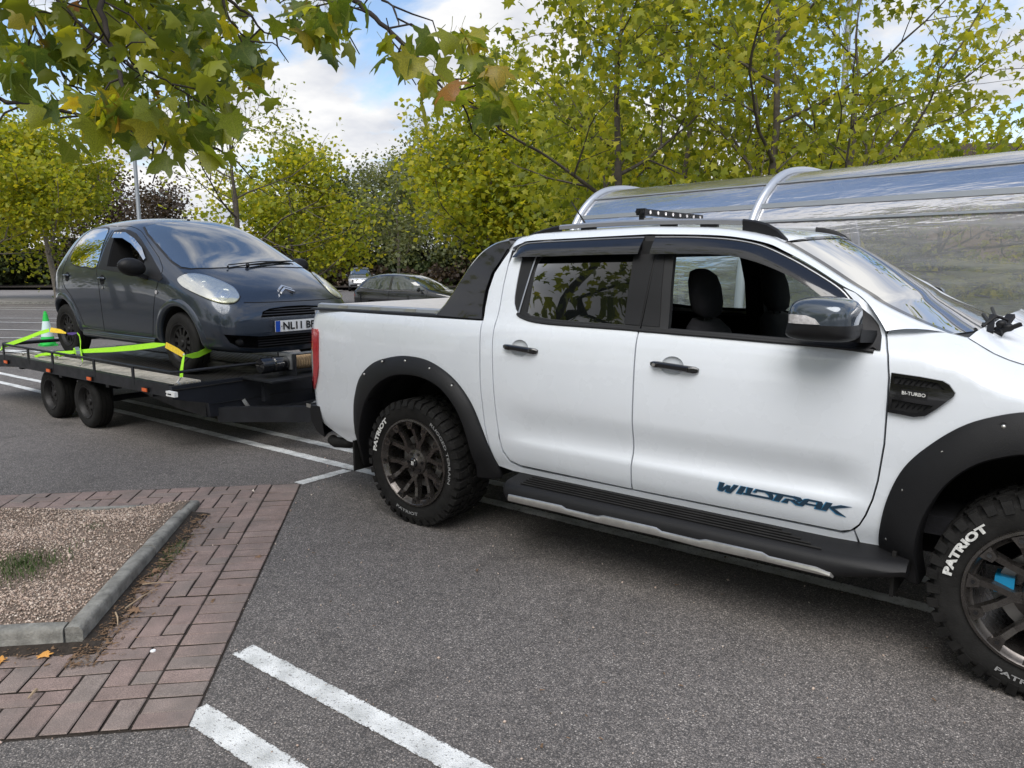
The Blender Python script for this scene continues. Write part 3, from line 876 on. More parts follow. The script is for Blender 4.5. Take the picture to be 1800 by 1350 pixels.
def cup(xc, zc, k=1.0): return [(xc + .058 * k * math.cos(a), zc + .046 * k * math.sin(a)) for a in [2 * PI * i / 22 for i in range(22)]]
def sides(name, outline, holes, step, m, rim=(0, .03, 0), off=0.0, label=None, both=True, parent=truck):
    mb = patch(outline, holes, step, near(off), rim)
    a = mb.build(name, m, parent, smooth=40, label=label)
    if m is M['white']: exact_normals(a, mb)
    if both:
        patch(outline, holes, step, far(off), (rim[0], -rim[1], rim[2]) if rim else None, flip=True).build(name, m, parent, smooth=40, label=label)
    return a
# cargo bed side
arch_r = [(-.560, .40), (-.545, .60), (-.52, .74), (-.47, .86), (-.36, .958), (-.22, 1.005), (-.064, 1.024), (.11, 1.008), (.285, .93), (.41, .81), (.49, .66), (.545, .52), (.565, .44)]
arch_r = cat(arch_r, 4)
bed_out = [(-1.165, 1.25), (-1.145, 1.280), (-1.0, 1.288), (.482, 1.284), (.498, 1.13), (.509, .914), (.530, .694), (.553, .56), (.582, .455)] + arch_r[::-1][1:] + [(-.60, .400), (-.744, .402), (-.89, .450), (-1.0, .492), (-1.08, .53), (-1.13, .60), (-1.165, .70), (-1.175, 1.20)]
sides('bed_side', bed_out, [], .035, M['white'], rim=(0, .05, 0))
# strip of cab behind the rear door
strip = cab_rear + door_rear[::-1]
dr = [(x - .007, z) for x, z in door_rear[1:9]]
pil = [(.566, 1.70)] + cab_rear[1:] + [(.70, .440), (2.552, .436), (2.532, .490), (2.49, .468), (.86, .470), (.76, .472), (.690, .492), (.648, .55), (.632, .64)] + dr[::-1] + [(.564, 1.66)]
sides('cab_side_frame', pil, [], .03, M['white'])
rd = door_rear[1:] + [(1.470, .480), (1.482, .70), (1.486, .955), (1.484, 1.15), (1.480, 1.283)] + belt[::-1][1:] + [(.628, 1.668), (.585, 1.668)]
door_r = sides('door', rd, [cup(.781, 1.151)], .035, M['white'])
fd = [(1.478, .480)] + [(1.490, .70), (1.494, .955), (1.492, 1.15), (1.488, 1.282)] + belt_f[1:] + [(2.548, 1.328), (2.484, 1.426), (2.398, 1.508)] + door_front[1:]
door_f = sides('door', fd, [cup(1.690, 1.129)], .035, M['white'])
# front wing
arch_f = cat([(2.660, .40), (2.668, .52), (2.70, .68), (2.76, .80), (2.84, .90), (2.95, .98), (3.08, 1.03), (3.22, 1.05), (3.38, 1.03), (3.52, .965), (3.64, .86), (3.72, .72), (3.76, .56)], 4)
wing = [(2.56, .440), (2.645, .440)] + arch_f + [(3.95, .50), (4.05, .60), (4.08, .80), (4.06, 1.0), (3.9, FT(3.9)), (3.6, FT(3.6)), (3.3, FT(3.3)), (3.065, FT(3.065)), (3.0, FT(3.0)), (2.943, FT(2.943)), (2.87, FT(2.87)), (2.82, FT(2.82)), (2.72, 1.350), (2.60, 1.352), (2.593, 1.325), (2.620, 1.246), (2.634, 1.16), (2.638, 1.078), (2.639, .893), (2.624, .735), (2.608, .65), (2.585, .577), (2.560, .525), (2.540, .500)]
wing_o = sides('front_wing', wing, [], .03, M['white'])
# dark structure behind the shut lines
mb = MB()
for sgn in (1, -1):
    f = (lambda x, y, z: (x, y, z)) if sgn > 0 else (lambda x, y, z: (x, 2 * YC - y, z))
    for a in ([(.50, .11), (.70, .11), (2.70, .11)],):
        mb.grid([[f(.47, .14, .46), f(.47, .14, 1.27)], [f(1.5, .14, .46), f(1.5, .14, 1.27)], [f(2.70, .14, .46), f(2.70, .14, 1.27)]])
    mb.grid([[f(.60, .14, 1.27), f(.60, .27, 1.68)], [f(.50, .14, 1.27), f(.50, .27, 1.68)]])
mb.build('inner_panel', M['dark'], truck)

# roof side member / windscreen pillar / rear pillar top, as one pressed strip from door-frame line to roof
LA = cat([(.548, 1.665), (.572, 1.700), (.627, 1.722), (.682, 1.734), (.998, 1.744), (1.375, 1.754), (1.46, 1.754), (1.803, 1.741), (2.016, 1.706), (2.132, 1.660), (2.247, 1.603), (2.393, 1.519), (2.455, 1.488), (2.505, 1.449), (2.556, 1.390), (2.592, 1.340)], 6)
LB = cat([(.470, .47, 1.745), (.53, .45, 1.762), (.62, .44, 1.772), (.72, .43, 1.780), (1.0, .43, 1.790), (1.3, .43, 1.796), (1.45, .43, 1.795), (1.75, .43, 1.780), (1.975, .43, 1.742), (2.064, .413, 1.709), (2.239, .371, 1.615), (2.389, .331, 1.526), (2.48, .310, 1.475), (2.532, .296, 1.443), (2.662, .268, 1.386), (2.80, .246, 1.334)], 6)
def strip3(A, B, n, bulge):
    rows = []
    for a, b_ in zip(A, B):
        a, b_ = Vector(a), Vector(b_)
        row = []
        for k in range(n + 1):
            t = k / n
            p = a.lerp(b_, t)
            p += Vector((0, -.75, .66)) * bulge * math.sin(PI * t) ** .8
            row.append(p)
        rows.append(row)
    return rows
A3 = [(x, S_Z(z) - .001, z) for x, z in LA]
rows = strip3(A3, LB, 6, .022)
mb = MB(); mb.grid(rows, flip=False)
mb.grid([[Vector(r[0]), Vector(r[0]) + Vector((0, .035, -.004))] for r in rows], flip=True)
mb.grid([[Vector((p.x, 2 * YC - p.y, p.z)) for p in r] for r in rows], flip=True)
mb.build('roof_frame', M['white'], truck, smooth=50)
# roof skin with two shallow flutes
roofB = [p for p in LB if p[0] < 2.08]
mb = MB(); rows = []
for p in roofB:
    row = []
    for k in range(25):
        t = k / 24
        y = p[1] + (2 * YC - 2 * p[1]) * t
        crown = .032 * (1 - (2 * t - 1) ** 2) ** .8
        flu = -.006 * max(0, math.cos((t - .25) * 14) if abs(t - .25) < .11 else 0) - .006 * max(0, math.cos((t - .75) * 14) if abs(t - .75) < .11 else 0)
        xx = p[0] + (.10 * (1 - (2 * t - 1) ** 2) if p[0] > 1.9 else 0) * min(1, max(0, (p[0] - 1.9) / .15))
        row.append((xx, y, p[2] + crown + flu - .0))
    rows.append(row)
mb.grid(rows, flip=False)
mb.build('roof', M['white'], truck, smooth=60)
# windscreen
wsB = [p for p in LB if p[0] > 2.04]
rows = []
for i, p in enumerate(wsB):
    q = i / (len(wsB) - 1)
    row = []
    for k in range(21):
        t = k / 20; w = 1 - (2 * t - 1) ** 2
        row.append((p[0] + .11 * w, p[1] + .006 + (2 * YC - 2 * p[1] - .012) * t, p[2] - .004 + .030 * w * (1 - q)))
    rows.append(row)
mb = MB(); mb.grid(rows)
ws = mb.build('windscreen', M['screen'], truck, smooth=60)
mb = MB()
for jj in ((0, 1), (20, 19)):
    mb.grid([[Vector(r[jj[0]]) + Vector((.002, 0, .003)), Vector(r[jj[0]]).lerp(Vector(r[jj[1]]), .55) + Vector((.002, 0, .003))] for r in rows], flip=jj[0] > 0)
mb.grid([[Vector(rows[0][k]) + Vector((.003, 0, .003)), Vector(rows[1][k]) + Vector((.003, 0, .003))] for k in range(21)])
mb.build('windscreen_seal', M['gloss_black'], truck)
# cowl and bonnet
mb = MB()
base = rows[-1]
mb.grid([[Vector(p) + Vector((0, 0, -.006)) for p in base], [Vector((p[0] + .09, p[1], p[2] - .02)) for p in base], [Vector((p[0] + .13, p[1], p[2] - .07)) for p in base]])
mb.build('cowl', M['plastic'], truck)
mb = MB(); hr = []
for i in range(26):
    t = i / 25
    xe = 2.872 + t * 1.19
    row = []
    for k in range(25):
        s = k / 24; w = 1 - abs(2 * s - 1)
        yb = S(xe, FT(xe)) - .004
        y = yb + (2 * YC - 2 * yb) * s
        z = FT(xe) + .004 + .030 * (1 - math.exp(-w * 9)) + .030 * math.sin(min(w * 1.2, 1) * PI / 2)
        z += .014 * (1 / (1 + math.exp(-(w - .42) * 40)))
        drop = .12 * max(0, (t - .82) / .18) ** 2
        row.append((xe + .10 * (1 - (2 * s - 1) ** 2) * (1 - .3 * t), y, z - drop - .05 * (1 - (2 * s - 1) ** 2) * 0))
    hr.append(row)
mb.grid(hr)
mb.grid([[Vector(p) + Vector((0, 0, -.03)) for p in hr[0]], hr[0]])
mb.build('bonnet', M['white'], truck, smooth=60)
# front end (outside the picture, kept plain but whole)
mb = MB()
fr = []
for z in (.45, .62, .78, .92, 1.0):
    fr.append([(4.06 + .17 * (1 - ((k - 8) / 8) ** 2), S(4.06, z) + (2 * YC - 2 * S(4.06, z)) * k / 16, z) for k in range(17)])
mb.grid(fr); mb.build('front_bumper', M['white'], truck)
mb = MB(); mb.box(4.20, 4.235, .48, 1.46, .72, .98); mb.build('grille', M['gloss_black'], truck)
for s in (0, 1):
    mb = MB(); y0, y1 = (.24, .47) if s == 0 else (1.47, 1.70)
    mb.box(4.06, 4.19, y0, y1, .84, 1.0); mb.build('headlight', M['clear_lens'], truck)

# ---- windows
def frame_poly(pts, hole): return pts, [hole]
rwf = belt[::1] + [(1.484, 1.70), (1.482, 1.746), (1.375, 1.746), (1.2, 1.742), (.998, 1.736), (.84, 1.732), (.69, 1.726), (.64, 1.712), (.612, 1.690), (.590, 1.655), (.60, 1.64)]
r_gl = [(.748, 1.60), (.765, 1.345), (.80, 1.326), (.95, 1.312), (1.18, 1.308), (1.395, 1.306), (1.365, 1.69), (1.2, 1.70), (.80, 1.69)]
sides('window_frame', rwf, [r_gl], .04, M['rubber_seal'], off=-.006)
sides('window_glass', r_gl, [], .08, M['privacy'], off=-.016, rim=None, both=False)
patch(r_gl, [], .08, far(-.016), None, flip=True).build('window_glass', M['clear'], truck, label='clear rear side glass on the far side')
mb = MB()
for i in range(1):
    pass
p0 = [(.762, S(.762, z) - .003, z) for z in (1.335, 1.45, 1.56, 1.645)]
mb.tube([(.722 + .009 * k, S(.74, z) - .001, z) for k, z in enumerate((1.335, 1.45, 1.56, 1.645))][::1], .004, 6)
mb.build('window_divider', M['silver'], truck)
fwf = belt_f + [(2.542, 1.328), (2.477, 1.424), (2.393, 1.507), (2.247, 1.592), (2.132, 1.649), (2.016, 1.696), (1.91, 1.719), (1.803, 1.732), (1.65, 1.741), (1.488, 1.746), (1.488, 1.70)]
f_op = [(1.572, 1.70), (1.60, 1.50), (1.632, 1.300), (1.85, 1.296), (2.125, 1.290), (2.40, 1.284), (2.452, 1.31), (2.440, 1.40), (2.385, 1.470), (2.23, 1.570), (2.12, 1.625), (2.0, 1.670), (1.80, 1.703)]
sides('window_frame', fwf, [f_op], .04, M['rubber_seal'], off=-.006)
patch(f_op, [], .08, far(-.016), None, flip=True).build('window_glass', M['clear'], truck)
# door-top black trims of the B pillar (two satin panels, seam between)
for a in ([(1.388, 1.31), (1.478, 1.308), (1.476, 1.655), (1.357, 1.655)], [(1.490, 1.308), (1.585, 1.306), (1.552, 1.500), (1.530, 1.655), (1.486, 1.655)]):
    patch(a, [], .03, near(-.002), (0, .012, 0)).build('pillar_trim', M['plastic'], truck)
# waist seal
mb = MB()
for pts in (belt[5:] + belt_f,):
    path = [(x, S(x, z) - .004, z) for x, z in cat(pts, 4)]
    mb.tube(path, .0095, 6)
mb.build('waist_seal', M['rubber_seal'], truck)
# wind deflectors
def visor(tops, bots, n=40):
    A = resample(tops, n); B = resample(bots, n)
    mb = MB(); rows = []
    for a, b_ in zip(A, B):
        row = []
        for k in range(5):
            t = k / 4
            x, z = a[0] + (b_[0] - a[0]) * t, a[1] + (b_[1] - a[1]) * t
            row.append((x, S_Z(z) - .004 - .034 * math.sin(t * PI / 2), z))
        row.append((b_[0], row[-1][1] + .006, b_[1]))
        rows.append(row)
    mb.grid(rows)
    for e in (rows[0], rows[-1]):
        mb.poly([Vector(p) for p in e] + [Vector((e[0][0], e[0][1] + .012, e[0][2]))])
    return mb, rows
vt = [(.597, 1.655), (.612, 1.695), (.645, 1.714), (.70, 1.724), (1.0, 1.734), (1.2, 1.739), (1.40, 1.742)]
vb = [(.612, 1.640), (.66, 1.643), (.80, 1.645), (.966, 1.648), (1.2, 1.653), (1.40, 1.656)]
ft_ = [(1.462, 1.742), (1.65, 1.738), (1.803, 1.729), (1.91, 1.716), (2.016, 1.692), (2.132, 1.645), (2.247, 1.588), (2.393, 1.503), (2.468, 1.425)]
fb_ = [(1.466, 1.655), (1.627, 1.655), (1.80, 1.652), (1.915, 1.640), (2.054, 1.603), (2.19, 1.548), (2.323, 1.475), (2.415, 1.400)]
for tt, bb in ((cat(vt, 5), cat(vb, 5)), (cat(ft_, 5), cat(fb_, 5))):
    mb, rows = visor(tt, bb)
    o = mb.build('wind_deflector', M['gloss_black'], truck, smooth=50)
    m2 = MB(); m2.v = [(x, 2 * YC - y, z) for x, y, z in mb.v]; m2.f = [f[::-1] for f in mb.f]; m2.m = mb.m
    m2.build('wind_deflector', M['gloss_black'], truck, smooth=50)
    m3 = MB(); m3.tube([Vector(r[0]) + Vector((0, -.006, -.003)) for r in rows], .0035, 6); m3.build('trim_strip', M['silver'], o)

# ---- handles
for x0, x1, z0, z1, key in ((.676, .906, 1.156, 1.142, 0), (1.580, 1.826, 1.134, 1.120, 1)):
    mb = MB()
    n = 14; rows = []
    for i in range(n + 1):
        t = i / n
        x = x0 + (x1 - x0) * t; zc = z0 + (z1 - z0) * t
        h = .0145 * min(1, (math.sin(PI * min(max(t, .0), 1)) * 5 + .35) if True else 1)
        h = .0145 * (1 - max(0, abs(t - .5) * 2 - .86) / .14 * .45)
        o_ = .030 * min(1, .45 + 3.5 * min(t, 1 - t))
        y = S(x, zc)
        rows.append([(x, y + .002, zc - h), (x, y - o_ * .8, zc - h), (x, y - o_, zc - h * .6), (x, y - o_, zc + h * .6), (x, y - o_ * .8, zc + h), (x, y + .002, zc + h)])
    mb.grid(rows, flip=False); mb.poly(rows[0]); mb.poly(rows[-1][::-1])
    d = door_r if key == 0 else door_f
    mb.build('door_handle', M['gloss_black'], d, smooth=45)
    # finger recess: a dished cup sunk into the door skin
    xc, zc = (.781, 1.151) if key == 0 else (1.690, 1.129)
    mb = MB(); mb.grid([[(x, S(x, z) + dd, z) for x, z in cup(xc, zc, q)] for q, dd in ((1.02, -.0008), (1.0, .0), (.95, .005), (.85, .009), (.6, .014), (.3, .016), (.01, .017))], closed=True)
    mb.build('handle_recess', M['white'], d, smooth=60)
    if key == 1:
        mb = MB(); mb.cyl((x0 + .026, S(x0, z0) - .029, z0 - .002), (x0 + .026, S(x0, z0) - .033, z0 - .002), .0085, 14)
        mb.build('keyhole', M['steel'], d)

# ---- wheel arch flares
def flare(outer, inner, bolts, name='arch_flare'):
    n = 72
    A = resample(cat(outer, 6), n); B = resample(cat(inner, 6), n)
    mb = MB(); rows = []
    for i, (a, b_) in enumerate(zip(A, B)):
        ax, az = a; bx, bz = b_
        sa = S(ax, az)
        row = []
        for k, (t, off) in enumerate(((0, .0), (0, -.014), (.05, -.020), (.25, -.036), (.5, -.050), (.8, -.062), (.95, -.062), (1.0, -.052))):
            x, z = ax + (bx - ax) * t, az + (bz - az) * t
            row.append((x, sa + off, z))
        row.append((bx, sa + .09, bz)); 
        rows.append(row)
    mb.grid(rows)
    o = mb.build(name, M['plastic'], truck, smooth=40)
    for m_ in (1,):
        m2 = MB(); m2.v = [(x, 2 * YC - y, z) for x, y, z in mb.v]; m2.f = [f[::-1] for f in mb.f]; m2.m = mb.m
        m2.build(name, M['plastic'], truck, smooth=40)
    for (bx, bz) in bolts:
        y = S(bx, bz) - .030
        mb = MB(); mb.mi = 0
        mb.cyl((bx, y + .03, bz), (bx, y - .0, bz), .016, 14)
        mb.mi = 1
        mb.lathe([(.0005, -.009), (.006, -.008), (.0085, -.004), (.0085, 0)], (bx, y - .0, bz), (0, 1, 0), 12)
        mb.build('flare_bolt', [M['rubber_seal'], M['steel']], o, smooth=50)
    return o
fo_r = [(-.618, .30), (-.614, .40), (-.600, .52), (-.585, .635), (-.567, .733), (-.501, .872), (-.378, .975), (-.223, 1.027), (-.064, 1.047), (.119, 1.028), (.304, .947), (.431, .826), (.514, .669), (.574, .523), (.618, .40), (.60, .375)]
fi_r = [(-.530, .27), (-.520, .34), (-.512, .41), (-.470, .56), (-.425, .678), (-.370, .765), (-.299, .840), (-.200, .90), (-.089, .932), (.079, .935), (.242, .890), (.360, .790), (.432, .650), (.462, .514), (.470, .44), (.460, .375)]
fl_r = flare(fo_r, fi_r, [(-.430, .905), (-.262, 1.000), (-.060, 1.020), (.145, .990), (.322, .905), (.432, .745), (.512, .560)])
fo_f = [(2.625, .36), (2.635, .415), (2.636, .508), (2.660, .665), (2.712, .806), (2.796, .912), (2.905, 1.005), (3.02, 1.058), (3.12, 1.082), (3.25, 1.085), (3.40, 1.065), (3.56, .99), (3.69, .87), (3.77, .73), (3.81, .58), (3.82, .45)]
fi_f = [(2.80, .33), (2.79, .40), (2.785, .497), (2.800, .600), (2.835, .70), (2.885, .790), (2.96, .865), (3.05, .91), (3.13, .93), (3.25, .93), (3.36, .91), (3.47, .86), (3.56, .78), (3.62, .68), (3.65, .58), (3.66, .47)]
fl_f = flare(fo_f, fi_f, [(2.672, .500), (2.722, .722), (2.848, .898), (3.035, 1.022), (3.24, 1.05), (3.45, 1.005), (3.62, .86), (3.72, .66)])
# wheel housings
for xc, rr in ((0.0, .50), (3.22, .52)):
    for s in (0, 1):
        mb = MB(); prof = []
        y0, y1 = (.085, .48) if s == 0 else (2 * YC - .085, 2 * YC - .48)
        mb.grid([[(xc + rr * math.cos(a), y, .46 + rr * .98 * math.sin(a)) for y in (y0, y1)] for a in [PI * 1.08 - k * PI * 1.16 / 20 for k in range(21)]], flip=(s == 0))
        mb.poly([(xc + rr * math.cos(a), y1, .46 + rr * .98 * math.sin(a)) for a in [PI * 1.08 - k * PI * 1.16 / 20 for k in range(21)]])
        mb.build('wheel_housing', M['dark'], truck)
# mud flap behind the rear wheel and in front of the sill
mb = MB(); mb.box(-.60, -.585, .04, .30, .235, .44)
mb.build('mud_flap', M['rubber'], truck)
mb = MB(); mb.box(2.70, 2.715, .02, .30, .27, .46); mb.build('mud_flap', M['rubber'], truck)

# ---- side step
def step_rows(xs, fn):
    return [fn(x) for x in xs]
mb = MB()
xs = [.752, .762, .80, .9] + [1.0 + i * .1 for i in range(15)] + [2.45, 2.52, 2.6, 2.68, 2.74, 2.765]
rows = []
for x in xs:
    e = 0
    if x < .80: e = (.80 - x) / .048 * .02
    f_ = max(0, (x - 2.45) / .315)
    out = -.085 + e * 1.5 + .04 * f_ ** 2
    top = .430 + .014 * f_; bot = .328 + .062 * f_ + e
    rows.append([(x, .19, .345 + .04 * f_), (x, .02, bot - .010), (x, out + .03, bot - .01), (x, out + .008, bot), (x, out, bot + .02), (x, out + .004, top - .038), (x, out + .022, top - .016), (x, out + .05, top - .006), (x, .10, top + .008), (x, .19, top + .028)])
mb.grid(rows, flip=True); mb.poly(rows[0][::-1]); mb.poly(rows[-1])
step = mb.build('side_step', M['plastic'], truck, smooth=45)
mb = MB()
for k in range(5):
    y = -.035 + k * .026
    mb.tube([(x, y, .4285 + (y + .035) * .115) for x in (.86, 1.6, 2.44 - .05 * k)], .0045, 5)
mb.build('tread_rib', M['rubber'], step)
mb = MB()
zt = lambda x: .366 - .004 * (x - .8) + (.008 if 1.15 < x < 1.25 else 0)
pts_t, pts_b = [], []
for x, a, b_ in ((.815, .368, .328), (1.16, .372, .330), (1.19, .362, .330), (1.38, .362, .326), (1.41, .371, .326), (1.70, .372, .330), (1.73, .361, .330), (1.92, .361, .325), (1.95, .370, .325), (2.21, .371, .330), (2.24, .361, .330), (2.44, .362, .330), (2.495, .350, .330), (2.508, .335, .330)):
    pts_t.append((x, -.0895, a - .002)); pts_b.append((x, -.0905, b_ + .006))
mb.grid([[(p[0], p[1] + .01, p[2] + .006), p, ((p[0]), p[1] - .004, (p[2] + q[2]) / 2), q, (q[0], q[1] + .012, q[2] - .004)] for p, q in zip(pts_t, pts_b)], flip=False)
mb.build('step_trim', M['steel'], step, smooth=30)

# ---- wing vent with lettering
vent = [(2.640, 1.183), (2.745, 1.176), (2.822, 1.167), (2.845, 1.155), (2.868, 1.125), (2.864, 1.113), (2.815, 1.062), (2.775, 1.027), (2.735, 1.018), (2.640, 1.026)]
hole1 = [(2.652, 1.170), (2.745, 1.163), (2.808, 1.157), (2.832, 1.134), (2.74, 1.139), (2.652, 1.142)]
hole2 = [(2.652, 1.080), (2.74, 1.072), (2.800, 1.069), (2.782, 1.048), (2.735, 1.033), (2.652, 1.039)]
v_o = patch(vent, [hole1, hole2], .02, near(.016), (0, .02, 0)).build('wing_vent', M['gloss_black'], wing_o, smooth=30)
mb = MB(); patch(vent, [], .03, near(.003), None, mb=mb)
for h in (hole1, hole2):
    zc = sum(p[1] for p in h) / len(h)
    for k in range(7):
        x = 2.665 + k * .020
        mb.bar((x, S(x, zc) - .004, zc - .010), (x + .012, S(x, zc) - .012, zc + .010), .004, .004)
mb.build('vent_mesh', M['plastic'], wing_o)
def lay_text(s, size, fn, shear=0.0, bold=0.0, sx=1.0, width=None):
    vs, fs = text_mesh(s, size, shear, bold)
    x0, x1 = min(v[0] for v in vs), max(v[0] for v in vs)
    k = sx if width is None else width / (x1 - x0)
    mb = MB(); mb.raw([fn((v[0] - x0) * k, v[1]) for v in vs], fs)
    return mb
mb = MB(); mb.grid([[(2.682, S(2.68, 1.1) - .0175, 1.092), (2.682, S(2.68, 1.12) - .0175, 1.124)], [(2.776, S(2.776, 1.1) - .0175, 1.087), (2.776, S(2.776, 1.12) - .0175, 1.119)]])
mb.build('badge', M['plastic'], wing_o)
lay_text('BI-TURBO', .019, lambda a, b: (2.686 + a, S(2.73, 1.10) - .020, 1.1035 - a * .05 + b), bold=.0004, width=.084).build('badge_lettering', M['letter_white'], wing_o, smooth=0)

# ---- door decal: slanted block capitals, dark core with a blue edge
def strokes_word():
    """each letter as slanted block shapes in (a,b): b 0..1 is the height, a runs on; lengths in letter heights"""
    P = []
    def q(*pts): P.append(list(pts))
    # W
    q((.10, 1.0), (.62, 1.0), (.30, .10), (-.12, .10)); q((-.12, .10), (.30, .10), (.42, -.10), (.02, -.10))
    q((.02, -.10), (.42, -.10), (1.20, .78), (.86, .78)); q((.86, .78), (1.26, .78), (1.06, -.06), (.70, -.06))
    q((.70, -.06), (1.06, -.06), (1.16, -.14), (.90, -.14)); q((.90, -.14), (1.30, -.14), (2.10, 1.0), (1.62, 1.0))
    # I
    q((2.34, 1.0), (2.88, 1.0), (2.42, 0), (1.88, 0))
    # L running under the D
    q((3.02, 1.0), (3.60, 1.0), (3.28, .24), (2.86, .24)); q((2.56, 0), (2.66, .24), (5.2, .24), (5.5, .0))
    # D
    q((3.95, 1.0), (4.65, 1.0), (4.60, .76), (4.05, .76), (3.95, .56), (3.62, .56))
    q((4.65, 1.0), (5.25, .95), (5.55, .70), (5.62, .34), (5.5, .0), (5.2, .24), (5.18, .50), (4.92, .72), (4.60, .76))
    # T with a long roof
    q((5.15, 1.0), (5.55, 1.0), (7.75, 1.0), (7.6, .78), (5.35, .78))
    q((6.02, .78), (6.62, .78), (6.22, 0), (5.62, 0))
    # R
    q((7.6, .78), (7.75, 1.0), (8.25, .95), (8.45, .68), (8.20, .44), (7.75, .36), (7.95, .60))
    q((6.75, .36), (7.75, .36), (7.75, .56), (6.90, .56)); q((6.45, .0), (7.0, .0), (7.12, .36), (6.75, .36))
    q((7.35, .36), (7.90, .36), (8.45, .0), (7.85, .0))
    # A
    q((8.0, .0), (8.50, .0), (9.05, .78), (9.0, 1.0), (8.62, .85))
    q((9.0, 1.0), (9.05, .78), (9.85, .78), (10.35, .70), (10.2, .96))
    q((10.35, .70), (9.85, .78), (9.62, .0), (10.15, .0)); q((8.62, .26), (9.75, .26), (9.80, .46), (8.78, .46))
    # K with two blades
    q((10.65, 1.0), (11.20, 1.0), (10.70, .0), (10.18, .0))
    q((10.82, .50), (11.10, .62), (11.95, .98), (12.95, 1.0), (11.35, .44)); q((10.92, .44), (11.35, .44), (12.45, -.34), (11.55, -.12))
    return P
wm = .585 / 12.95
def decal(dx, dz, m, off, grow, name):
    mb = MB()
    for P in strokes_word():
        c = np.mean(P, axis=0)
        pts = []
        for a, b in P:
            v = np.array((a, b)) - c; v = v * (1 + grow / max(np.linalg.norm(v), .2))
            a2, b2 = c + v
            x = 1.944 + a2 * wm + dx
            z = .570 + b2 * .0375 + dz - (.0045 * a2 / 12.95)
            pts.append((x, z))
        tr = delaunay_tri(pts)
        mb.raw([(x, S(x, z) - off, z) for x, z in pts], tr)
    return mb.build(name, m, door_f, smooth=0)
decal(-.0035, -.0015, M["letter_blue"], .0028, .09, 'door_lettering_edge')
decal(0, 0, M["letter_dark"], .0038, .02, 'door_lettering')

# ---- tail light
tl = [(-1.195, 1.150), (-1.06, 1.160), (-.985, 1.160), (-.968, 1.135), (-.963, 1.05), (-.966, .90), (-.985, .84), (-1.02, .775), (-1.055, .735), (-1.13, .78), (-1.19, .90)]
t_in = [(-1.188, 1.01), (-1.05, 1.02), (-1.03, 1.00), (-1.030, .90), (-1.045, .84), (-1.075, .79), (-1.13, .80), (-1.182, .92)]
sides('tail_light', tl, [t_in], .02, M['red_lens'], rim=(.0, .02, 0), off=.012)
sides('tail_light_lens', t_in, [], .02, M['clear_lens'], rim=None, off=.010)
# tailgate, rear bumper, tow bar
mb = MB(); rows = []
for z in (.60, .66, .80, .95, 1.10, 1.20, 1.265, 1.285):
    rows.append([(-1.190 - .012 * math.sin(PI * k / 10) - (.01 if .8 < z < 1.1 else 0), .235 + k * (2 * YC - .47) / 10, z) for k in range(11)])
mb.grid(rows, flip=True); mb.poly([(-1.19, .235, 1.285), (-1.19, 2 * YC - .235, 1.285), (-1.08, 2 * YC - .235, 1.285), (-1.08, .235, 1.285)][::-1])
mb.build('tailgate', M['white'], truck)
mb = MB(); rows = []
for i in range(17):
    t = i / 16; y = .10 + (2 * YC - .20) * t
    bx = -1.275 + .17 * abs(2 * t - 1) ** 6
    rows.append([(bx + .10, y, .615), (bx, y, .612), (bx - .012, y, .58), (bx, y, .50), (bx + .06, y, .43), (bx + .14, y, .40)])
mb.grid(rows); mb.poly(rows[0][::-1])
mb.build('rear_bumper', M['plastic'], truck)
mb = MB(); mb.grid([[(-1.262 + .14 * abs(2 * t - 1) ** 6, .10 + (2 * YC - .2) * t, .617), (-1.13, .10 + (2 * YC - .2) * t, .622)] for t in [k / 16 for k in range(17)]], flip=True)
mb.grid([[(-1.110, .105, .618), (-1.175, .115, .618)], [(-1.110, .105, .590), (-1.175, .115, .590)]])
mb.build('bumper_step', M['chrome'] if False else M['steel'], truck)
mb = MB()
mb.tube([(-.72, .20, .40), (-.80, .17, .37), (-.92, .16, .36), (-.98, .18, .365)], .038, 12); mb.build('exhaust', M['rubber'], truck)
mb = MB()
mb.bar((-1.0, .25, .43), (-1.0, 1.69, .43), .06, .06); mb.bar((-1.0, YC, .43), (-1.32, YC, .44), .07, .05)
mb.ball((-1.36, YC, .50), .027); mb.cyl((-1.36, YC, .43), (-1.36, YC, .49), .014)
mb.build('tow_bar', M['plastic'], truck)
# chassis underneath
mb = MB()
for y in (.55, 1.39):
    mb.box(-.95, 3.9, y - .05, y + .05, .34, .46)
mb.box(-.08, .08, .30, 1.64, .34, .44); mb.cyl((0, YC - .14, .39), (0, YC + .14, .39), .14, 14)
mb.box(3.15, 3.28, .30, 1.64, .34, .42); mb.box(2.2, 3.1, .8, 1.2, .28, .5); mb.box(1.2, 2.5, .62, 1.32, .40, .47)
mb.box(-.9, 2.7, .2, 1.74, .47, .50)
mb.build('chassis', M['dark'], truck)

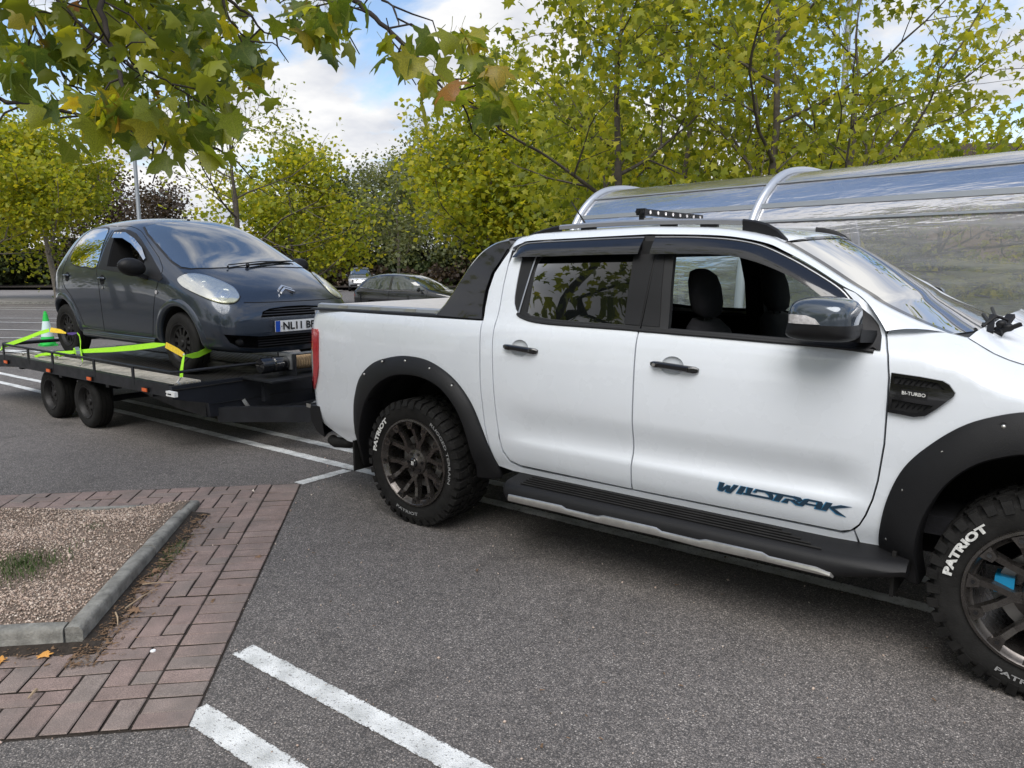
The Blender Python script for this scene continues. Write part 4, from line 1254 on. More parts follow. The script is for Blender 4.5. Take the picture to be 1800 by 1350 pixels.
# ---- cargo bed cover, rails, sports bar
mb = MB()
n = 7
for k in range(n):
    x0, x1 = -1.03 + k * 1.17 / n, -1.03 + (k + 1) * 1.17 / n - .006
    mb.box(x0, x1, .215, 1.725, 1.300, 1.322)
mb.build('bed_cover', M['cover'], truck)
for s in (0, 1):
    g = (lambda y: y) if s == 0 else (lambda y: 2 * YC - y)
    mb = MB()
    pth = [(-1.075, 1.287), (-.6, 1.290), (0, 1.291), (.48, 1.289)]
    mb.grid([[(x, g(.106), z), (x, g(.112), z + .012), (x, g(.14), z + .016), (x, g(.205), z + .014), (x, g(.21), z - .02)] for x, z in pth], flip=(s == 0))
    mb.build('bed_rail_cap', M['plastic'], truck)
    mb = MB()
    mb.grid([[(x, g(.150), 1.304), (x, g(.155), 1.326), (x, g(.185), 1.334), (x, g(.215), 1.330), (x, g(.218), 1.31)] for x in (-1.05, -.5, .14)], flip=(s == 0))
    mb.build('cover_rail', M['silver'], truck)
    for x in (-.84, -.52, -.20, .06):
        mb = MB(); mb.hexa([(x, g(.146), 1.304), (x + .10, g(.146), 1.304), (x + .10, g(.17), 1.304), (x, g(.17), 1.304), (x + .025, g(.148), 1.326), (x + .10, g(.148), 1.326), (x + .10, g(.17), 1.33), (x + .02, g(.17), 1.33)])
        mb.build('cover_clamp', M['steel'], truck)
sail = cat([(.115, 1.300), (.165, 1.36), (.205, 1.43), (.245, 1.51), (.290, 1.59), (.345, 1.66), (.40, 1.70), (.46, 1.725), (.53, 1.737)], 4) + [(.545, 1.720), (.505, 1.63), (.462, 1.552), (.448, 1.45), (.455, 1.36), (.474, 1.294), (.3, 1.296)]
sides('sports_bar', sail, [], .03, M['gloss_black'], rim=(.0, .05, 0), off=.004)
mb = MB(); rows = []
bar = cat([(.115, 1.300), (.165, 1.36), (.205, 1.43), (.245, 1.51), (.290, 1.59), (.345, 1.66), (.40, 1.70), (.46, 1.725), (.53, 1.737)], 4)
for i, (x, z) in enumerate(bar):
    y = S_Z(z)
    rows.append([(x, y - .004, z), (x - .012, y + .01, z + .006), (x - .016, y + .04, z + .010), (x - .008, y + .075, z + .006), (x + .02, y + .085, z - .01)])
mb.grid(rows, flip=True)
rows2 = [[(x, 2 * YC - y, z) for x, y, z in r] for r in rows]; mb.grid(rows2)
mb.build('sports_bar_edge', M['gloss_black'], truck, smooth=60)
mb = MB()
for (xx, zz) in ((.50, 1.712),):
    rows = []
    for k in range(17):
        t = k / 16; y = .31 + (2 * YC - .62) * t; up = .045 * (1 - (2 * t - 1) ** 6)
        rows.append([(xx - .14, y, zz - .02 + up), (xx - .10, y, zz + .012 + up), (xx, y, zz + .02 + up), (xx + .02, y, zz - .01 + up), (xx - .10, y, zz - .05 + up)])
    mb.grid(rows, flip=False)
mb.build('sports_bar_hoop', M['gloss_black'], truck, smooth=60)
# rear wall of the cab with window
mb = MB(); mb.grid([[(.50, .16, .5), (.49, .16, 1.27), (.53, .33, 1.74)], [(.50, 1.78, .5), (.49, 1.78, 1.27), (.53, 1.61, 1.74)]])
mb.build('rear_wall', M['dark'], truck)

# ---- roof rails, crossbars, light bar, aerial
for s in (0, 1):
    g = (lambda y: y) if s == 0 else (lambda y: 2 * YC - y)
    def rail(name, pts, m, par=truck):
        mb = MB(); rows = []
        for x, zb, zt_ in pts:
            y = .395
            rows.append([(x, g(y - .016), zb), (x, g(y - .019), zt_ - .008), (x, g(y - .010), zt_), (x, g(y + .010), zt_), (x, g(y + .016), zt_ - .01), (x, g(y + .016), zb)])
        mb.grid(rows, flip=(s == 1)); mb.poly(rows[0] if s else rows[0][::-1]); mb.poly(rows[-1][::-1] if s else rows[-1])
        return mb.build(name, m, par, smooth=50)
    r0 = rail('roof_rail', [(.815, 1.795, 1.820), (1.0, 1.802, 1.828), (1.2, 1.806, 1.832), (1.4, 1.806, 1.833), (1.6, 1.803, 1.830), (1.78, 1.797, 1.825), (1.872, 1.792, 1.820)], M['silver'])
    rail('rail_end', [(.600, 1.766, 1.768), (.64, 1.766, 1.782), (.70, 1.768, 1.799), (.76, 1.770, 1.811), (.813, 1.772, 1.819)], M['plastic'], r0)
    rail('rail_end', [(1.874, 1.762, 1.820), (1.93, 1.757, 1.812), (1.99, 1.742, 1.795), (2.04, 1.730, 1.767), (2.085, 1.712, 1.722)], M['plastic'], r0)
    mb = MB()
    for x in (1.0, 1.48, 1.70):
        mb.box(x - .045, x + .045, min(g(.385), g(.405)), max(g(.385), g(.405)), 1.785, 1.806)
    mb.build('rail_foot', M['plastic'], r0)
mb = MB(); mb.bar((1.36, .40, 1.835), (1.36, 2 * YC - .40, 1.835), .05, .016)
mb.build('roof_crossbar', M['silver'], truck)
mb = MB(); mb.box(1.185, 1.225, .62, 1.38, 1.872, 1.905); lb = mb.build('light_bar', M['plastic'], truck)
mb = MB()
for k in range(8): mb.cyl((1.226, .67 + k * .094, 1.888), (1.230, .67 + k * .094, 1.888), .010, 12)
for k in range(30): mb.box(1.178, 1.184, .63 + k * .025, .638 + k * .025, 1.874, 1.903)
mb.build('lamp', M['clear_lens'], lb)
mb = MB(); mb.box(1.178, 1.232, .598, .62, 1.870, 1.907)
mb.cyl((1.19, .594, 1.889), (1.19, .586, 1.889), .011, 10); mb.cyl((1.22, .594, 1.889), (1.22, .586, 1.889), .011, 10)
mb.bar((1.205, .62, 1.84), (1.205, .62, 1.87), .03, .02); mb.bar((1.205, 1.37, 1.84), (1.205, 1.37, 1.87), .03, .02)
mb.build('bracket', M['plastic'], lb)
mb = MB(); mb.tube([(.64, YC, 1.815), (.60, YC, 1.872), (.505, YC, 1.995)], [.009, .006, .004], 8); mb.build('aerial', M['plastic'], truck)

# ---- door mirror
mir = patch([(2.300, 1.276), (2.585, 1.266), (2.575, 1.32), (2.555, 1.36), (2.52, 1.40), (2.47, 1.44), (2.46, 1.38), (2.44, 1.30)], [], .03, near(.008), (0, .02, 0)).build('mirror_base', M['plastic'], door_f)
def mirror(yo, side):
    mb = MB()
    g = (lambda y: y) if side == 0 else (lambda y: 2 * YC - y)
    # shell as stacked rounded sections: outline in (x,z), depth in y
    out = cat([(2.268, 1.375), (2.272, 1.435), (2.300, 1.466), (2.36, 1.478), (2.44, 1.475), (2.495, 1.462), (2.520, 1.430), (2.524, 1.372)], 4)
    low = cat([(2.524, 1.372), (2.527, 1.345), (2.520, 1.318), (2.48, 1.303), (2.38, 1.300), (2.30, 1.306), (2.262, 1.322), (2.262, 1.352), (2.268, 1.375)], 4)
    def shell(loop, m, nm, par, zf, open_=True):
        c = Vector((2.395, 0, 1.372)); mb = MB(); rows = []
        for y, k in ((.045, 1.0), (.0, 1.01), (-.05, 1.0), (-.095, .95), (-.125, .84), (-.142, .62), (-.148, .3), (-.149, .02)):
            rows.append([(c.x + (x - c.x) * k, g(y + yo), zf + (z - zf) * k) for x, z in loop])
        mb.grid(rows, flip=(side == 0))
        return mb.build(nm, m, par, smooth=50)
    up = shell(out, M['mirror_grey'], 'mirror_cover', truck if side else door_f, 1.372)
    lo = shell(low, M['plastic'], 'mirror_housing', up, 1.372)
    mb = MB(); full = out + low[1:-1]
    mb.poly([(x, g(.045 + yo), z) for x, z in full] if side == 0 else [(x, g(.045 + yo), z) for x, z in full][::-1])
    mb.build('mirror_back', M['plastic'], up)
    mb = MB(); mb.bar((2.50, g(.02 + yo), 1.325), (2.53, g(.13), 1.315), .06, .05); mb.build('mirror_arm', M['plastic'], up)
    return up
M['mirror_grey'] = mat('mirror_cap_paint', (0.060, 0.075, 0.095), 0.12, metal=0.4, coat=1.0)
up = mirror(-.02, 0); mirror(-.02, 1)
mb = MB(); rows = []
ind = [(2.268, 1.376), (2.274, 1.408), (2.300, 1.412), (2.36, 1.410), (2.395, 1.398), (2.415, 1.376)]
def my(x, z):
    k = max(abs(x - 2.395) / .128, abs(z - 1.372) / .104)
    ys = [(.0, -.149), (.3, -.148), (.62, -.142), (.84, -.125), (.95, -.095), (1.0, -.05)]
    return -.02 + float(np.interp(k, [a for a, _ in ys], [b for _, b in ys]))
mbp = patch(ind, [], .010, lambda a, b: (a, my(a, b) - .004, b), (0, .01, 0)); mbp.build('indicator_lens', M['clear_lens'], up)
# wipers
mb = MB()
mb.tube([(2.93, .42, 1.335), (2.90, .55, 1.365), (2.86, .72, 1.385)], .009, 6)
mb.tube([(2.955, .40, 1.345), (2.92, .62, 1.375), (2.86, 1.02, 1.40)], .008, 6)
for p in ((2.93, .42, 1.335), (2.955, .40, 1.345), (2.95, .80, 1.36), (2.965, .36, 1.372), (2.99, .35, 1.360)): mb.ball(p, .021, .017, .017, 8, 6)
mb.bar((2.955, .36, 1.33), (2.985, .47, 1.40), .03, .018); mb.bar((2.93, .34, 1.335), (2.92, .47, 1.395), .024, .018); mb.bar((2.97, .33, 1.345), (3.03, .36, 1.375), .02, .015)
mb.tube([(2.90, .36, 1.36), (2.94, .40, 1.40), (2.98, .42, 1.385)], .007, 6)
mb.build('wiper', M['plastic'], truck)

# ---- cab interior
mb = MB()
mb.box(.60, 2.9, .16, 1.78, .52, .60)                                   # floor
mb.box(2.50, 2.86, .22, 1.72, .95, 1.27); mb.box(1.55, 2.5, .86, 1.08, .6, .92)
mb.box(.66, 1.0, .20, 1.74, .6, .92); mb.hexa([(.62, .2, .92), (.86, .2, .92), (.86, 1.74, .92), (.62, 1.74, .92), (.60, .26, 1.34), (.72, .26, 1.34), (.72, 1.68, 1.34), (.60, 1.68, 1.34)])
mb.grid([[(.62, .33, 1.752), (.62, 1.61, 1.752)], [(1.95, .33, 1.725), (1.95, 1.61, 1.725)]], flip=True)   # headlining
mb.build('cabin', M['fabric'], truck)
mb = MB()
for s in (0, 1):
    g = (lambda y: y) if s == 0 else (lambda y: 2 * YC - y)
    a, b_ = sorted((g(.155), g(.185)))
    mb.box(.62, 2.62, a, b_, .55, 1.262)
    a, b_ = sorted((g(.19), g(.26))); 
    mb.hexa([(1.42, a, 1.26), (1.54, a, 1.26), (1.54, b_, 1.26), (1.42, b_, 1.26), (1.40, g(.27) if s == 0 else g(.33), 1.72), (1.50, g(.27) if s == 0 else g(.33), 1.72), (1.50, g(.33) if s == 0 else g(.27), 1.72), (1.40, g(.33) if s == 0 else g(.27), 1.72)])
mb.build('door_lining', M['plastic'], truck)
def seat(yc, dx=0.0):
    mb = MB()
    def rr(cx, cz, w, d, y_, tilt=0): pass
    def block(secs):
        rows = []
        for x, z, hw, hd, ax_ in secs:
            c = Vector((x + dx, yc, z)); u = Vector((math.cos(ax_), 0, math.sin(ax_)))
            rows.append([c + Vector((0, 1, 0)) * hw * math.copysign(abs(math.cos(a)) ** .55, math.cos(a)) + u * hd * math.copysign(abs(math.sin(a)) ** .6, math.sin(a)) for a in [2 * PI * k / 20 for k in range(20)]])
        mb.grid(rows, closed=True); mb.face([len(mb.v) - 20 + k for k in range(20)])
    t = R(-18)
    block([(1.72, .70, .235, .09, t), (1.68, .85, .25, .095, t), (1.63, 1.02, .26, .09, t), (1.58, 1.16, .25, .08, t), (1.545, 1.27, .205, .065, t), (1.53, 1.315, .14, .04, t)])
    o = mb.build('seat', M['fabric'], truck, smooth=60)
    mb = MB()
    block([(1.535, 1.335, .10, .030, t), (1.53, 1.36, .135, .050, t), (1.525, 1.42, .145, .058, t), (1.512, 1.50, .142, .056, t), (1.502, 1.555, .115, .045, t), (1.498, 1.575, .07, .02, t)])
    mb.build('headrest', M['fabric'], o, smooth=60)
    mb = MB()
    block([(2.10, .74, .24, .03, R(80)), (2.05, .76, .25, .06, R(90)), (1.85, .74, .255, .075, R(90)), (1.70, .70, .24, .06, R(90))])
    mb.build('seat_cushion', M['fabric'], o, smooth=60)
    mb = MB()
    mb.tube([(1.54 + dx, yc - .05, 1.29), (1.53 + dx, yc - .05, 1.35)], .006, 6); mb.tube([(1.54 + dx, yc + .05, 1.29), (1.53 + dx, yc + .05, 1.35)], .006, 6)
    mb.build('headrest_post', M['plastic'], o)
seat(.60, .085); seat(1.34, .20)
mb = MB(); ring = [(2.33 + .175 * math.sin(a) * -.40, .60 + .185 * math.cos(a), 1.12 + .185 * math.sin(a) * .92) for a in [2 * PI * k / 28 for k in range(29)]]
mb.tube(ring, .014, 8, cap=False); mb.ball((2.34, .60, 1.12), .04, .07, .06); mb.bar((2.34, .42, 1.12), (2.34, .78, 1.12), .03, .02); mb.bar((2.36, .60, 1.12), (2.52, .60, 1.05), .05, .05)
mb.build('steering_wheel', M['plastic'], truck)
# seat belt with buckle slot at the far pillar, screw-on grab strap
mb = MB(); mb.bar((1.47, 1.66, 1.60), (1.50, 1.72, .80), .045, .004, up=(0, 1, 0)); mb.build('seat_belt', M['rubber'], truck)

# ---- wheels
def wheel_mesh_parts(R0=.395, rim_r=.272, width=.285):
    """built round the origin, outer face at y=0, wheel centre at the origin, axis +y inward"""
    parts = {}
    mb = MB()
    mb.lathe([(rim_r - .012, .012), (rim_r, .004), (rim_r + .018, .0), (R0 - .055, -.012), (R0 - .032, -.006), (R0 - .016, .012), (R0 - .010, .035), (R0 - .010, width - .035), (R0 - .016, width - .012), (R0 - .055, width + .01), (rim_r, width)], (0, 0, 0), (0, 1, 0), 72)
    # tread blocks
    def lug(a0, a1, y0, y1, r0, r1, sk=0.0):
        P = []
        for r in (r0, r1):
            for a, y in ((a0, y0), (a1, y0), (a1 + sk, y1), (a0 + sk, y1)):
                P.append((r * math.cos(a), y, r * math.sin(a)))
        mb.hexa(P)
    nl = 40
    for i in range(nl):
        a = 2 * PI * i / nl; w = 2 * PI / nl
        alt = i % 2
        lug(a, a + w * .62, .004 if alt else -.004, .062, R0 - .028, R0 + .000, sk=w * .18)
        lug(a, a + w * .62, width - .062, width - .004 if alt else width + .004, R0 - .028, R0, sk=w * .18)
        lug(a + w * .35, a + w * .95, .072, .112, R0 - .02, R0 + .001, sk=w * (.3 if alt else -.2))
        lug(a + w * .05, a + w * .66, .122, .162, R0 - .02, R0 + .001, sk=w * (-.25 if alt else .3))
        lug(a + w * .40, a + w * .98, .172, .213, R0 - .02, R0 + .001, sk=w * (.2 if alt else -.3))
        # shoulder bites on the sidewall
        P = []
        for r, y in ((R0 - .052 if alt else R0 - .040, -.008), (R0 - .006, .002)):
            for b_, yy in ((a + w * .02, 0), (a + w * .60, 0), (a + w * .60, .014), (a + w * .02, .014)):
                P.append((r * math.cos(b_), y - .009 + yy, r * math.sin(b_)))
        mb.hexa([P[0], P[1], P[2], P[3], P[4], P[5], P[6], P[7]])
    parts['tyre'] = mb
    # rim barrel and lip
    mb = MB()
    mb.lathe([(rim_r + .004, .006), (rim_r + .001, -.008), (rim_r - .010, -.010), (rim_r - .018, -.001), (rim_r - .024, .012), (rim_r - .034, .020), (rim_r - .046, .16), (rim_r - .05, width - .02)], (0, 0, 0), (0, 1, 0), 72)
    parts['rim'] = mb
    # six forked spokes with bolted pads
    mb = MB()
    def bar2(r0, a0, y0, w0, r1, a1, y1, w1, d0, d1):
        p = Vector((r0 * math.cos(a0), y0, r0 * math.sin(a0))); q = Vector((r1 * math.cos(a1), y1, r1 * math.sin(a1)))
        d = (q - p); d.y = 0; d.normalize(); n_ = Vector((-d.z, 0, d.x))
        mb.hexa([p - n_ * w0 + Vector((0, d0, 0)), p + n_ * w0 + Vector((0, d0, 0)), q + n_ * w1 + Vector((0, d1, 0)), q - n_ * w1 + Vector((0, d1, 0)),
                 p - n_ * w0 * .72, p + n_ * w0 * .72, q + n_ * w1 * .72, q - n_ * w1 * .72])
    for k in range(6):
        a = 2 * PI * k / 6 + R(15)
        bar2(.060, a, .040, .034, .125, a, .030, .025, .05, .045)
        for s in (-1, 1):
            bar2(.112, a + s * R(3.5), .032, .017, .165, a + s * R(12), .026, .0155, .04, .035)
            bar2(.160, a + s * R(11.5), .027, .0155, .232, a + s * R(14.5), .008, .018, .035, .03)
            # pad
            ac = a + s * R(15)
            P1 = []
            for yy, kk in ((.030, 1.0), (-.007, .9)):
                for r, da in ((.214, -4.2), (.214, 4.2), (.258, 7.0), (.258, -7.0)):
                    P1.append((r * math.cos(ac + R(da * kk)), yy, r * math.sin(ac + R(da * kk))))
            mb.hexa([P1[0], P1[3], P1[2], P1[1], P1[4], P1[7], P1[6], P1[5]])
    mb.lathe([(.0005, .012), (.030, .012), (.036, .018), (.078, .030), (.084, .05), (.090, .09)], (0, 0, 0), (0, 1, 0), 36)
    mb.lathe([(.13, .10), (.12, .09), (.06, .085)], (0, 0, 0), (0, 1, 0), 36)
    parts['spoke'] = mb
    mb = MB()
    for k in range(6):
        a = 2 * PI * k / 6 + R(15)
        for s in (-1, 1):
            ac = a + s * R(15)
            c = (.237 * math.cos(ac), -.008, .237 * math.sin(ac))
            mb.lathe([(.0005, .000), (.008, .000), (.0085, .004), (.0125, .001), (.0125, -.002)][::1], c, (0, 1, 0), 12)
        b_ = 2 * PI * k / 6
        c = (.058 * math.cos(b_), .018, .058 * math.sin(b_))
        mb.cyl(c, (c[0], .035, c[2]), .0105, 6)
    mb.lathe([(.0005, -.004), (.022, -.003), (.028, .002), (.030, .014)], (0, 0, 0), (0, 1, 0), 24)
    parts['wheel_bolt'] = mb
    mb = MB()
    mb.lathe([(.05, .09), (.165, .092), (.165, .115), (.05, .12)], (0, 0, 0), (0, 1, 0), 36)
    parts['brake_disc'] = mb
    return parts
WP = wheel_mesh_parts()
def arc_text(s, r, a_mid, size, width_ang, inward=False, bold=.0015):
    vs, fs = text_mesh(s, size, 0, bold)
    x0, x1 = min(v[0] for v in vs), max(v[0] for v in vs)
    zc = size * .36
    out = []
    for x, y in vs:
        t = (x - x0) / (x1 - x0) - .5
        if not inward: a = a_mid - t * width_ang; rr = r + (y - zc)
        else: a = a_mid + t * width_ang; rr = r - (y - zc)
        out.append((rr * math.cos(a), -.0155, rr * math.sin(a)))
    mb = MB(); mb.raw(out, fs); return mb
def put(mbx, off, rot=0.0, flipy=False):
    m = MB(); c, s_ = math.cos(rot), math.sin(rot)
    m.v = [(x * c - z * s_ + off[0], (-y if flipy else y) + off[1], x * s_ + z * c + off[2]) for x, y, z in mbx.v]
    m.f = [f[::-1] for f in mbx.f] if flipy else list(mbx.f); m.m = list(mbx.m)
    return m
TXT = [arc_text('PATRIOT', .325, R(152), .040, R(44), bold=.0022), arc_text('RUGGED TERRAIN', .318, R(22), .026, R(72), bold=.0004), arc_text('PATRIOT', .318, R(-98), .026, R(34), inward=True, bold=.0006)]
M['letter_faint'] = mat('faint_letters', (0.25, 0.25, 0.25), 0.7, var=0.4, vscale=120)
def wheel(x, y, flipy, rot, lab=None, z=.393):
    w = put(WP['tyre'], (x, y, z), rot, flipy).build('wheel', M['rubber'], truck, smooth=30, label=lab)
    for nm, m_ in (('rim', M['alloy']), ('spoke', M['alloy']), ('wheel_bolt', M['gloss_black']), ('brake_disc', M['disc'])):
        put(WP[nm], (x, y, z), rot, flipy).build(nm, m_, w, smooth=28)
    return w
for x, rot in ((0.0, R(4)), (3.225, R(-6))):
    w = wheel(x, 0, False, rot)
    for t_, m_ in ((TXT[0], M['letter_white']), (TXT[1], M['letter_faint'] if x else M['letter_faint']), (TXT[2], M['letter_faint'])):
        put(t_, (x, 0, .393), 0).build('tyre_lettering', m_, w, smooth=0)
    if x > 1:
        mb = MB(); mb.box(x - .172, x - .108, .055, .14, .375, .440); mb.build('brake_caliper', M['blue_caliper'], w)
    # cap emblem: two short bars
    mb = MB()
    for dx in (-.007, .004): mb.hexa([(x + dx - .0, -.006, .381), (x + dx + .006, -.006, .381), (x + dx + .006, -.001, .381), (x + dx, -.001, .381), (x + dx, -.006, .405), (x + dx + .006, -.006, .403), (x + dx + .006, -.001, .403), (x + dx, -.001, .405)])
    mb.build('cap_emblem', M['letter_white'], w)
    wheel(x, 2 * YC, True, rot + .3)
# =================================================================== small cars
def subsurf_mesh(verts, faces, levels):
    me = bpy.data.meshes.new('cage'); me.from_pydata(verts, [], faces)
    bm = bmesh.new(); bm.from_mesh(me); bmesh.ops.remove_doubles(bm, verts=bm.verts, dist=1e-5); bmesh.ops.recalc_face_normals(bm, faces=bm.faces); bm.to_mesh(me); bm.free()
    o = bpy.data.objects.new('cage', me); COL.objects.link(o)
    md = o.modifiers.new('s', 'SUBSURF'); md.levels = levels; md.render_levels = levels
    dg = bpy.context.evaluated_depsgraph_get()
    out = bpy.data.meshes.new_from_object(o.evaluated_get(dg))
    bpy.data.objects.remove(o); bpy.data.meshes.remove(me)
    return out
def body_from_sections(secs, levels=4):
    """secs: list from nose to tail of 10 points (x, half width, z) running from underside centre to top centre"""
    V, F = [], []; idx = []
    for sct in secs:
        row = []
        for k, (x, y, z) in enumerate(sct):
            V.append((x, -y, z)); a = len(V) - 1
            if y == 0: row.append((a, a))
            else: V.append((x, y, z)); row.append((a, a + 1))
        idx.append(row)
    for r0, r1 in zip(idx[:-1], idx[1:]):
        for k in range(len(r0) - 1):
            F.append((r0[k][0], r0[k + 1][0], r1[k + 1][0], r1[k][0]))
            F.append((r0[k][1], r1[k][1], r1[k + 1][1], r0[k + 1][1]))
    for r in (idx[0], idx[-1]):
        for k in range(len(r) - 1):
            q = [r[k][0], r[k][1], r[k + 1][1], r[k + 1][0]]
            q2 = []
            for i in q:
                if i not in q2: q2.append(i)
            F.append(tuple(q2))
    return subsurf_mesh(V, F, levels)
def bool_cut(me, cutters):
    """cutters: list of MB (closed shapes); returns a new mesh; cut walls get slot 1"""
    o = bpy.data.objects.new('b', me); COL.objects.link(o)
    tmp = [o]
    for c in cutters:
        cm = bpy.data.meshes.new('c'); cm.from_pydata(c.v, [], c.f)
        bm = bmesh.new(); bm.from_mesh(cm); bmesh.ops.remove_doubles(bm, verts=bm.verts, dist=1e-6); bmesh.ops.recalc_face_normals(bm, faces=bm.faces); bm.to_mesh(cm); bm.free()
        cm.materials.append(me.materials[0]); cm.materials.append(me.materials[1])
        cm.polygons.foreach_set('material_index', [1] * len(cm.polygons))
        co = bpy.data.objects.new('c', cm); COL.objects.link(co); tmp.append(co)
        md = o.modifiers.new('b', 'BOOLEAN'); md.operation = 'DIFFERENCE'; md.object = co; md.solver = 'EXACT'; md.material_mode = 'INDEX'
    dg = bpy.context.evaluated_depsgraph_get()
    out = bpy.data.meshes.new_from_object(o.evaluated_get(dg))
    for t_ in tmp: bpy.data.objects.remove(t_)
    return out
def finish_body(me, parent, name='body', ang=40):
    for p in me.polygons: p.use_smooth = True
    me.set_sharp_from_angle(angle=R(ang))
    return link(me, name, parent)
def ray_fn(bvh, frame, off, back=3.0):
    """frame: (origin, a-axis, b-axis, look direction). Drops a flat outline on to the body along the look direction"""
    o, a, b, d = (Vector(v) for v in frame); d.normalize()
    last = [None]
    def fn(u, v):
        p = o + a * u + b * v - d * back
        h = bvh.ray_cast(p, d)
        if h[0] is None:
            h2 = bvh.find_nearest(o + a * u + b * v)
            return tuple(h2[0] + h2[1] * off)
        n_ = h[1] if h[1].dot(d) < 0 else -h[1]
        return tuple(h[0] + n_ * off)
    return fn
SIDE = ((0, 0, 0), (1, 0, 0), (0, 0, 1), (0, 1, 0))       # (x,z) seen from the -y side
SIDE2 = ((0, 0, 0), (1, 0, 0), (0, 0, 1), (0, -1, 0))
FRONT = ((0, 0, 0), (0, 1, 0), (0, 0, 1), (-1, 0, 0))     # (y,z) seen from ahead
REAR = ((0, 0, 0), (0, 1, 0), (0, 0, 1), (1, 0, 0))
TOP = ((0, 0, 0), (1, 0, 0), (0, 1, 0), (0, 0, -1))
def on_body(bvh, outline, frame, off, mt, name, parent, holes=(), step=.03, rim=.0, sm=60):
    f = ray_fn(bvh, frame, off)
    d = Vector(frame[3])
    return patch(outline, list(holes), step, f, tuple(d * rim) if rim else None).build(name, mt, parent, smooth=sm)
def seam(bvh, pts, frame, mt, name, parent, r=.004, off=-.001, n=4):
    f = ray_fn(bvh, frame, off)
    P = cat(pts, n) if n > 1 else pts
    P = resample(P, max(2, int(sum(math.dist(a, b) for a, b in zip(P[:-1], P[1:])) / .03)))
    mb = MB(); mb.tube([f(*p) for p in P], r, 5); return mb.build(name, mt, parent)
def small_wheel(parent, x, y, z, R0, rim_r, wid, side, m_rim, name='wheel', dish=.03, holes=10, steel=True):
    """side -1: outer face towards -y"""
    mb = MB(); s = side
    ax = (0, -s, 0)
    mb.lathe([(rim_r - .006, .014), (rim_r + .004, .004), (rim_r + .03, .0), (R0 - .035, .0), (R0 - .012, .012), (R0, .032), (R0, wid * .28), (R0 - .006, wid * .29), (R0 - .006, wid * .32), (R0, wid * .33), (R0, wid * .48), (R0 - .006, wid * .49), (R0 - .006, wid * .52), (R0, wid * .53), (R0, wid * .68), (R0 - .006, wid * .69), (R0 - .006, wid * .72), (R0, wid * .73), (R0, wid - .03), (R0 - .012, wid - .012), (R0 - .04, wid), (rim_r, wid)], (x, y, z), ax, 48)
    w = mb.build(name, M['rubber'], parent, smooth=35)
    mb = MB()
    mb.lathe([(rim_r - .002, .010), (rim_r - .004, .002), (rim_r - .014, .004), (rim_r - .02, .02), (rim_r - .03, .03), (rim_r - .035, wid * .5), (.02, wid * .5)], (x, y, z), ax, 40)
    mb.build('rim', m_rim, w, smooth=40)
    mb = MB(); ri, ro = .07, rim_r - .035
    k = holes
    def P(r, a, h): return (x + r * math.cos(a), y + h * -s, z + r * math.sin(a))
    for i in range(k):
        a0, a1 = 2 * PI * i / k, 2 * PI * (i + .45) / k
        mb.hexa([P(ri, a0, dish + .03), P(ri, a1, dish + .03), P(ro, a1, dish + .02), P(ro, a0, dish + .02), P(ri, a0, dish), P(ri, a1, dish), P(ro, a1, dish + .004), P(ro, a0, dish + .004)])
    mb.lathe([(.0005, dish - .02), (.028, dish - .018), (.034, dish - .004), (.072, dish - .006), (.078, dish + .03)], (x, y, z), ax, 24)
    mb.lathe([(ro - .012, dish + .03), (ro - .010, dish), (ro + .012, dish), (ro + .016, dish + .03)], (x, y, z), ax, 40)
    mb.build('wheel_disc', m_rim, w, smooth=40)
    return w

# ------------------------------------------------------------------ grey hatchback carried on the trailer
DECK = .60
HX, HY = -3.38, 1.205          # front axle, centre line
hatch = thing('hatchback_car', 'dark grey five door hatchback loaded on the black trailer behind the pickup', 'car', (HX, HY, DECK), keep=False)
m, n, l, b = new_mat('dark_grey_metallic')
b.inputs['Base Color'].default_value = (.030, .040, .058, 1); b.inputs['Metallic'].default_value = .55; b.inputs['Roughness'].default_value = .30
b.inputs['Coat Weight'].default_value = 1.0; b.inputs['Coat Roughness'].default_value = .03
t = N(n, 'ShaderNodeTexCoord'); vo = N(n, 'ShaderNodeTexVoronoi'); vo.inputs['Scale'].default_value = 900; l.new(t.outputs['Object'], vo.inputs['Vector'])
sp = N(n, 'ShaderNodeSeparateColor'); l.new(vo.outputs['Color'], sp.inputs[0])
mr = N(n, 'ShaderNodeMapRange'); mr.inputs['To Min'].default_value = .7; mr.inputs['To Max'].default_value = 1.5; l.new(sp.outputs[0], mr.inputs['Value'])
v = N(n, 'ShaderNodeVectorMath', operation='SCALE'); v.inputs[0].default_value = (.030, .040, .058); l.new(mr.outputs[0], v.inputs['Scale']); l.new(v.outputs[0], b.inputs['Base Color'])
M['grey_paint'] = m
M['hub_black'] = mat('steel_wheel_black', (.018, .017, .017), .55, metal=.2, var=.3, vscale=30)
M['car_glass'] = glass('car_glass', (.30, .36, .33), refl=.12, opac=.35, dark=(.006, .008, .007))
M['car_glass2'] = mat('dark_side_glass', (.02, .026, .024), .03, coat=1.0, spec=.8)
M['headlamp'] = mat('headlamp_reflector', (.50, .50, .42), .30, coat=.3, var=.45, vscale=20, metal=.35)
M['haze_lens'] = glass('hazy_lens', (.95, .95, .84), refl=.04, mul=.7, rough=.12, opac=.34, dark=(.66, .66, .52))
M['sky_glass'] = mat('laminated_screen', (.020, .026, .030), .02, coat=1.0, spec=1.0, ior=2.3)
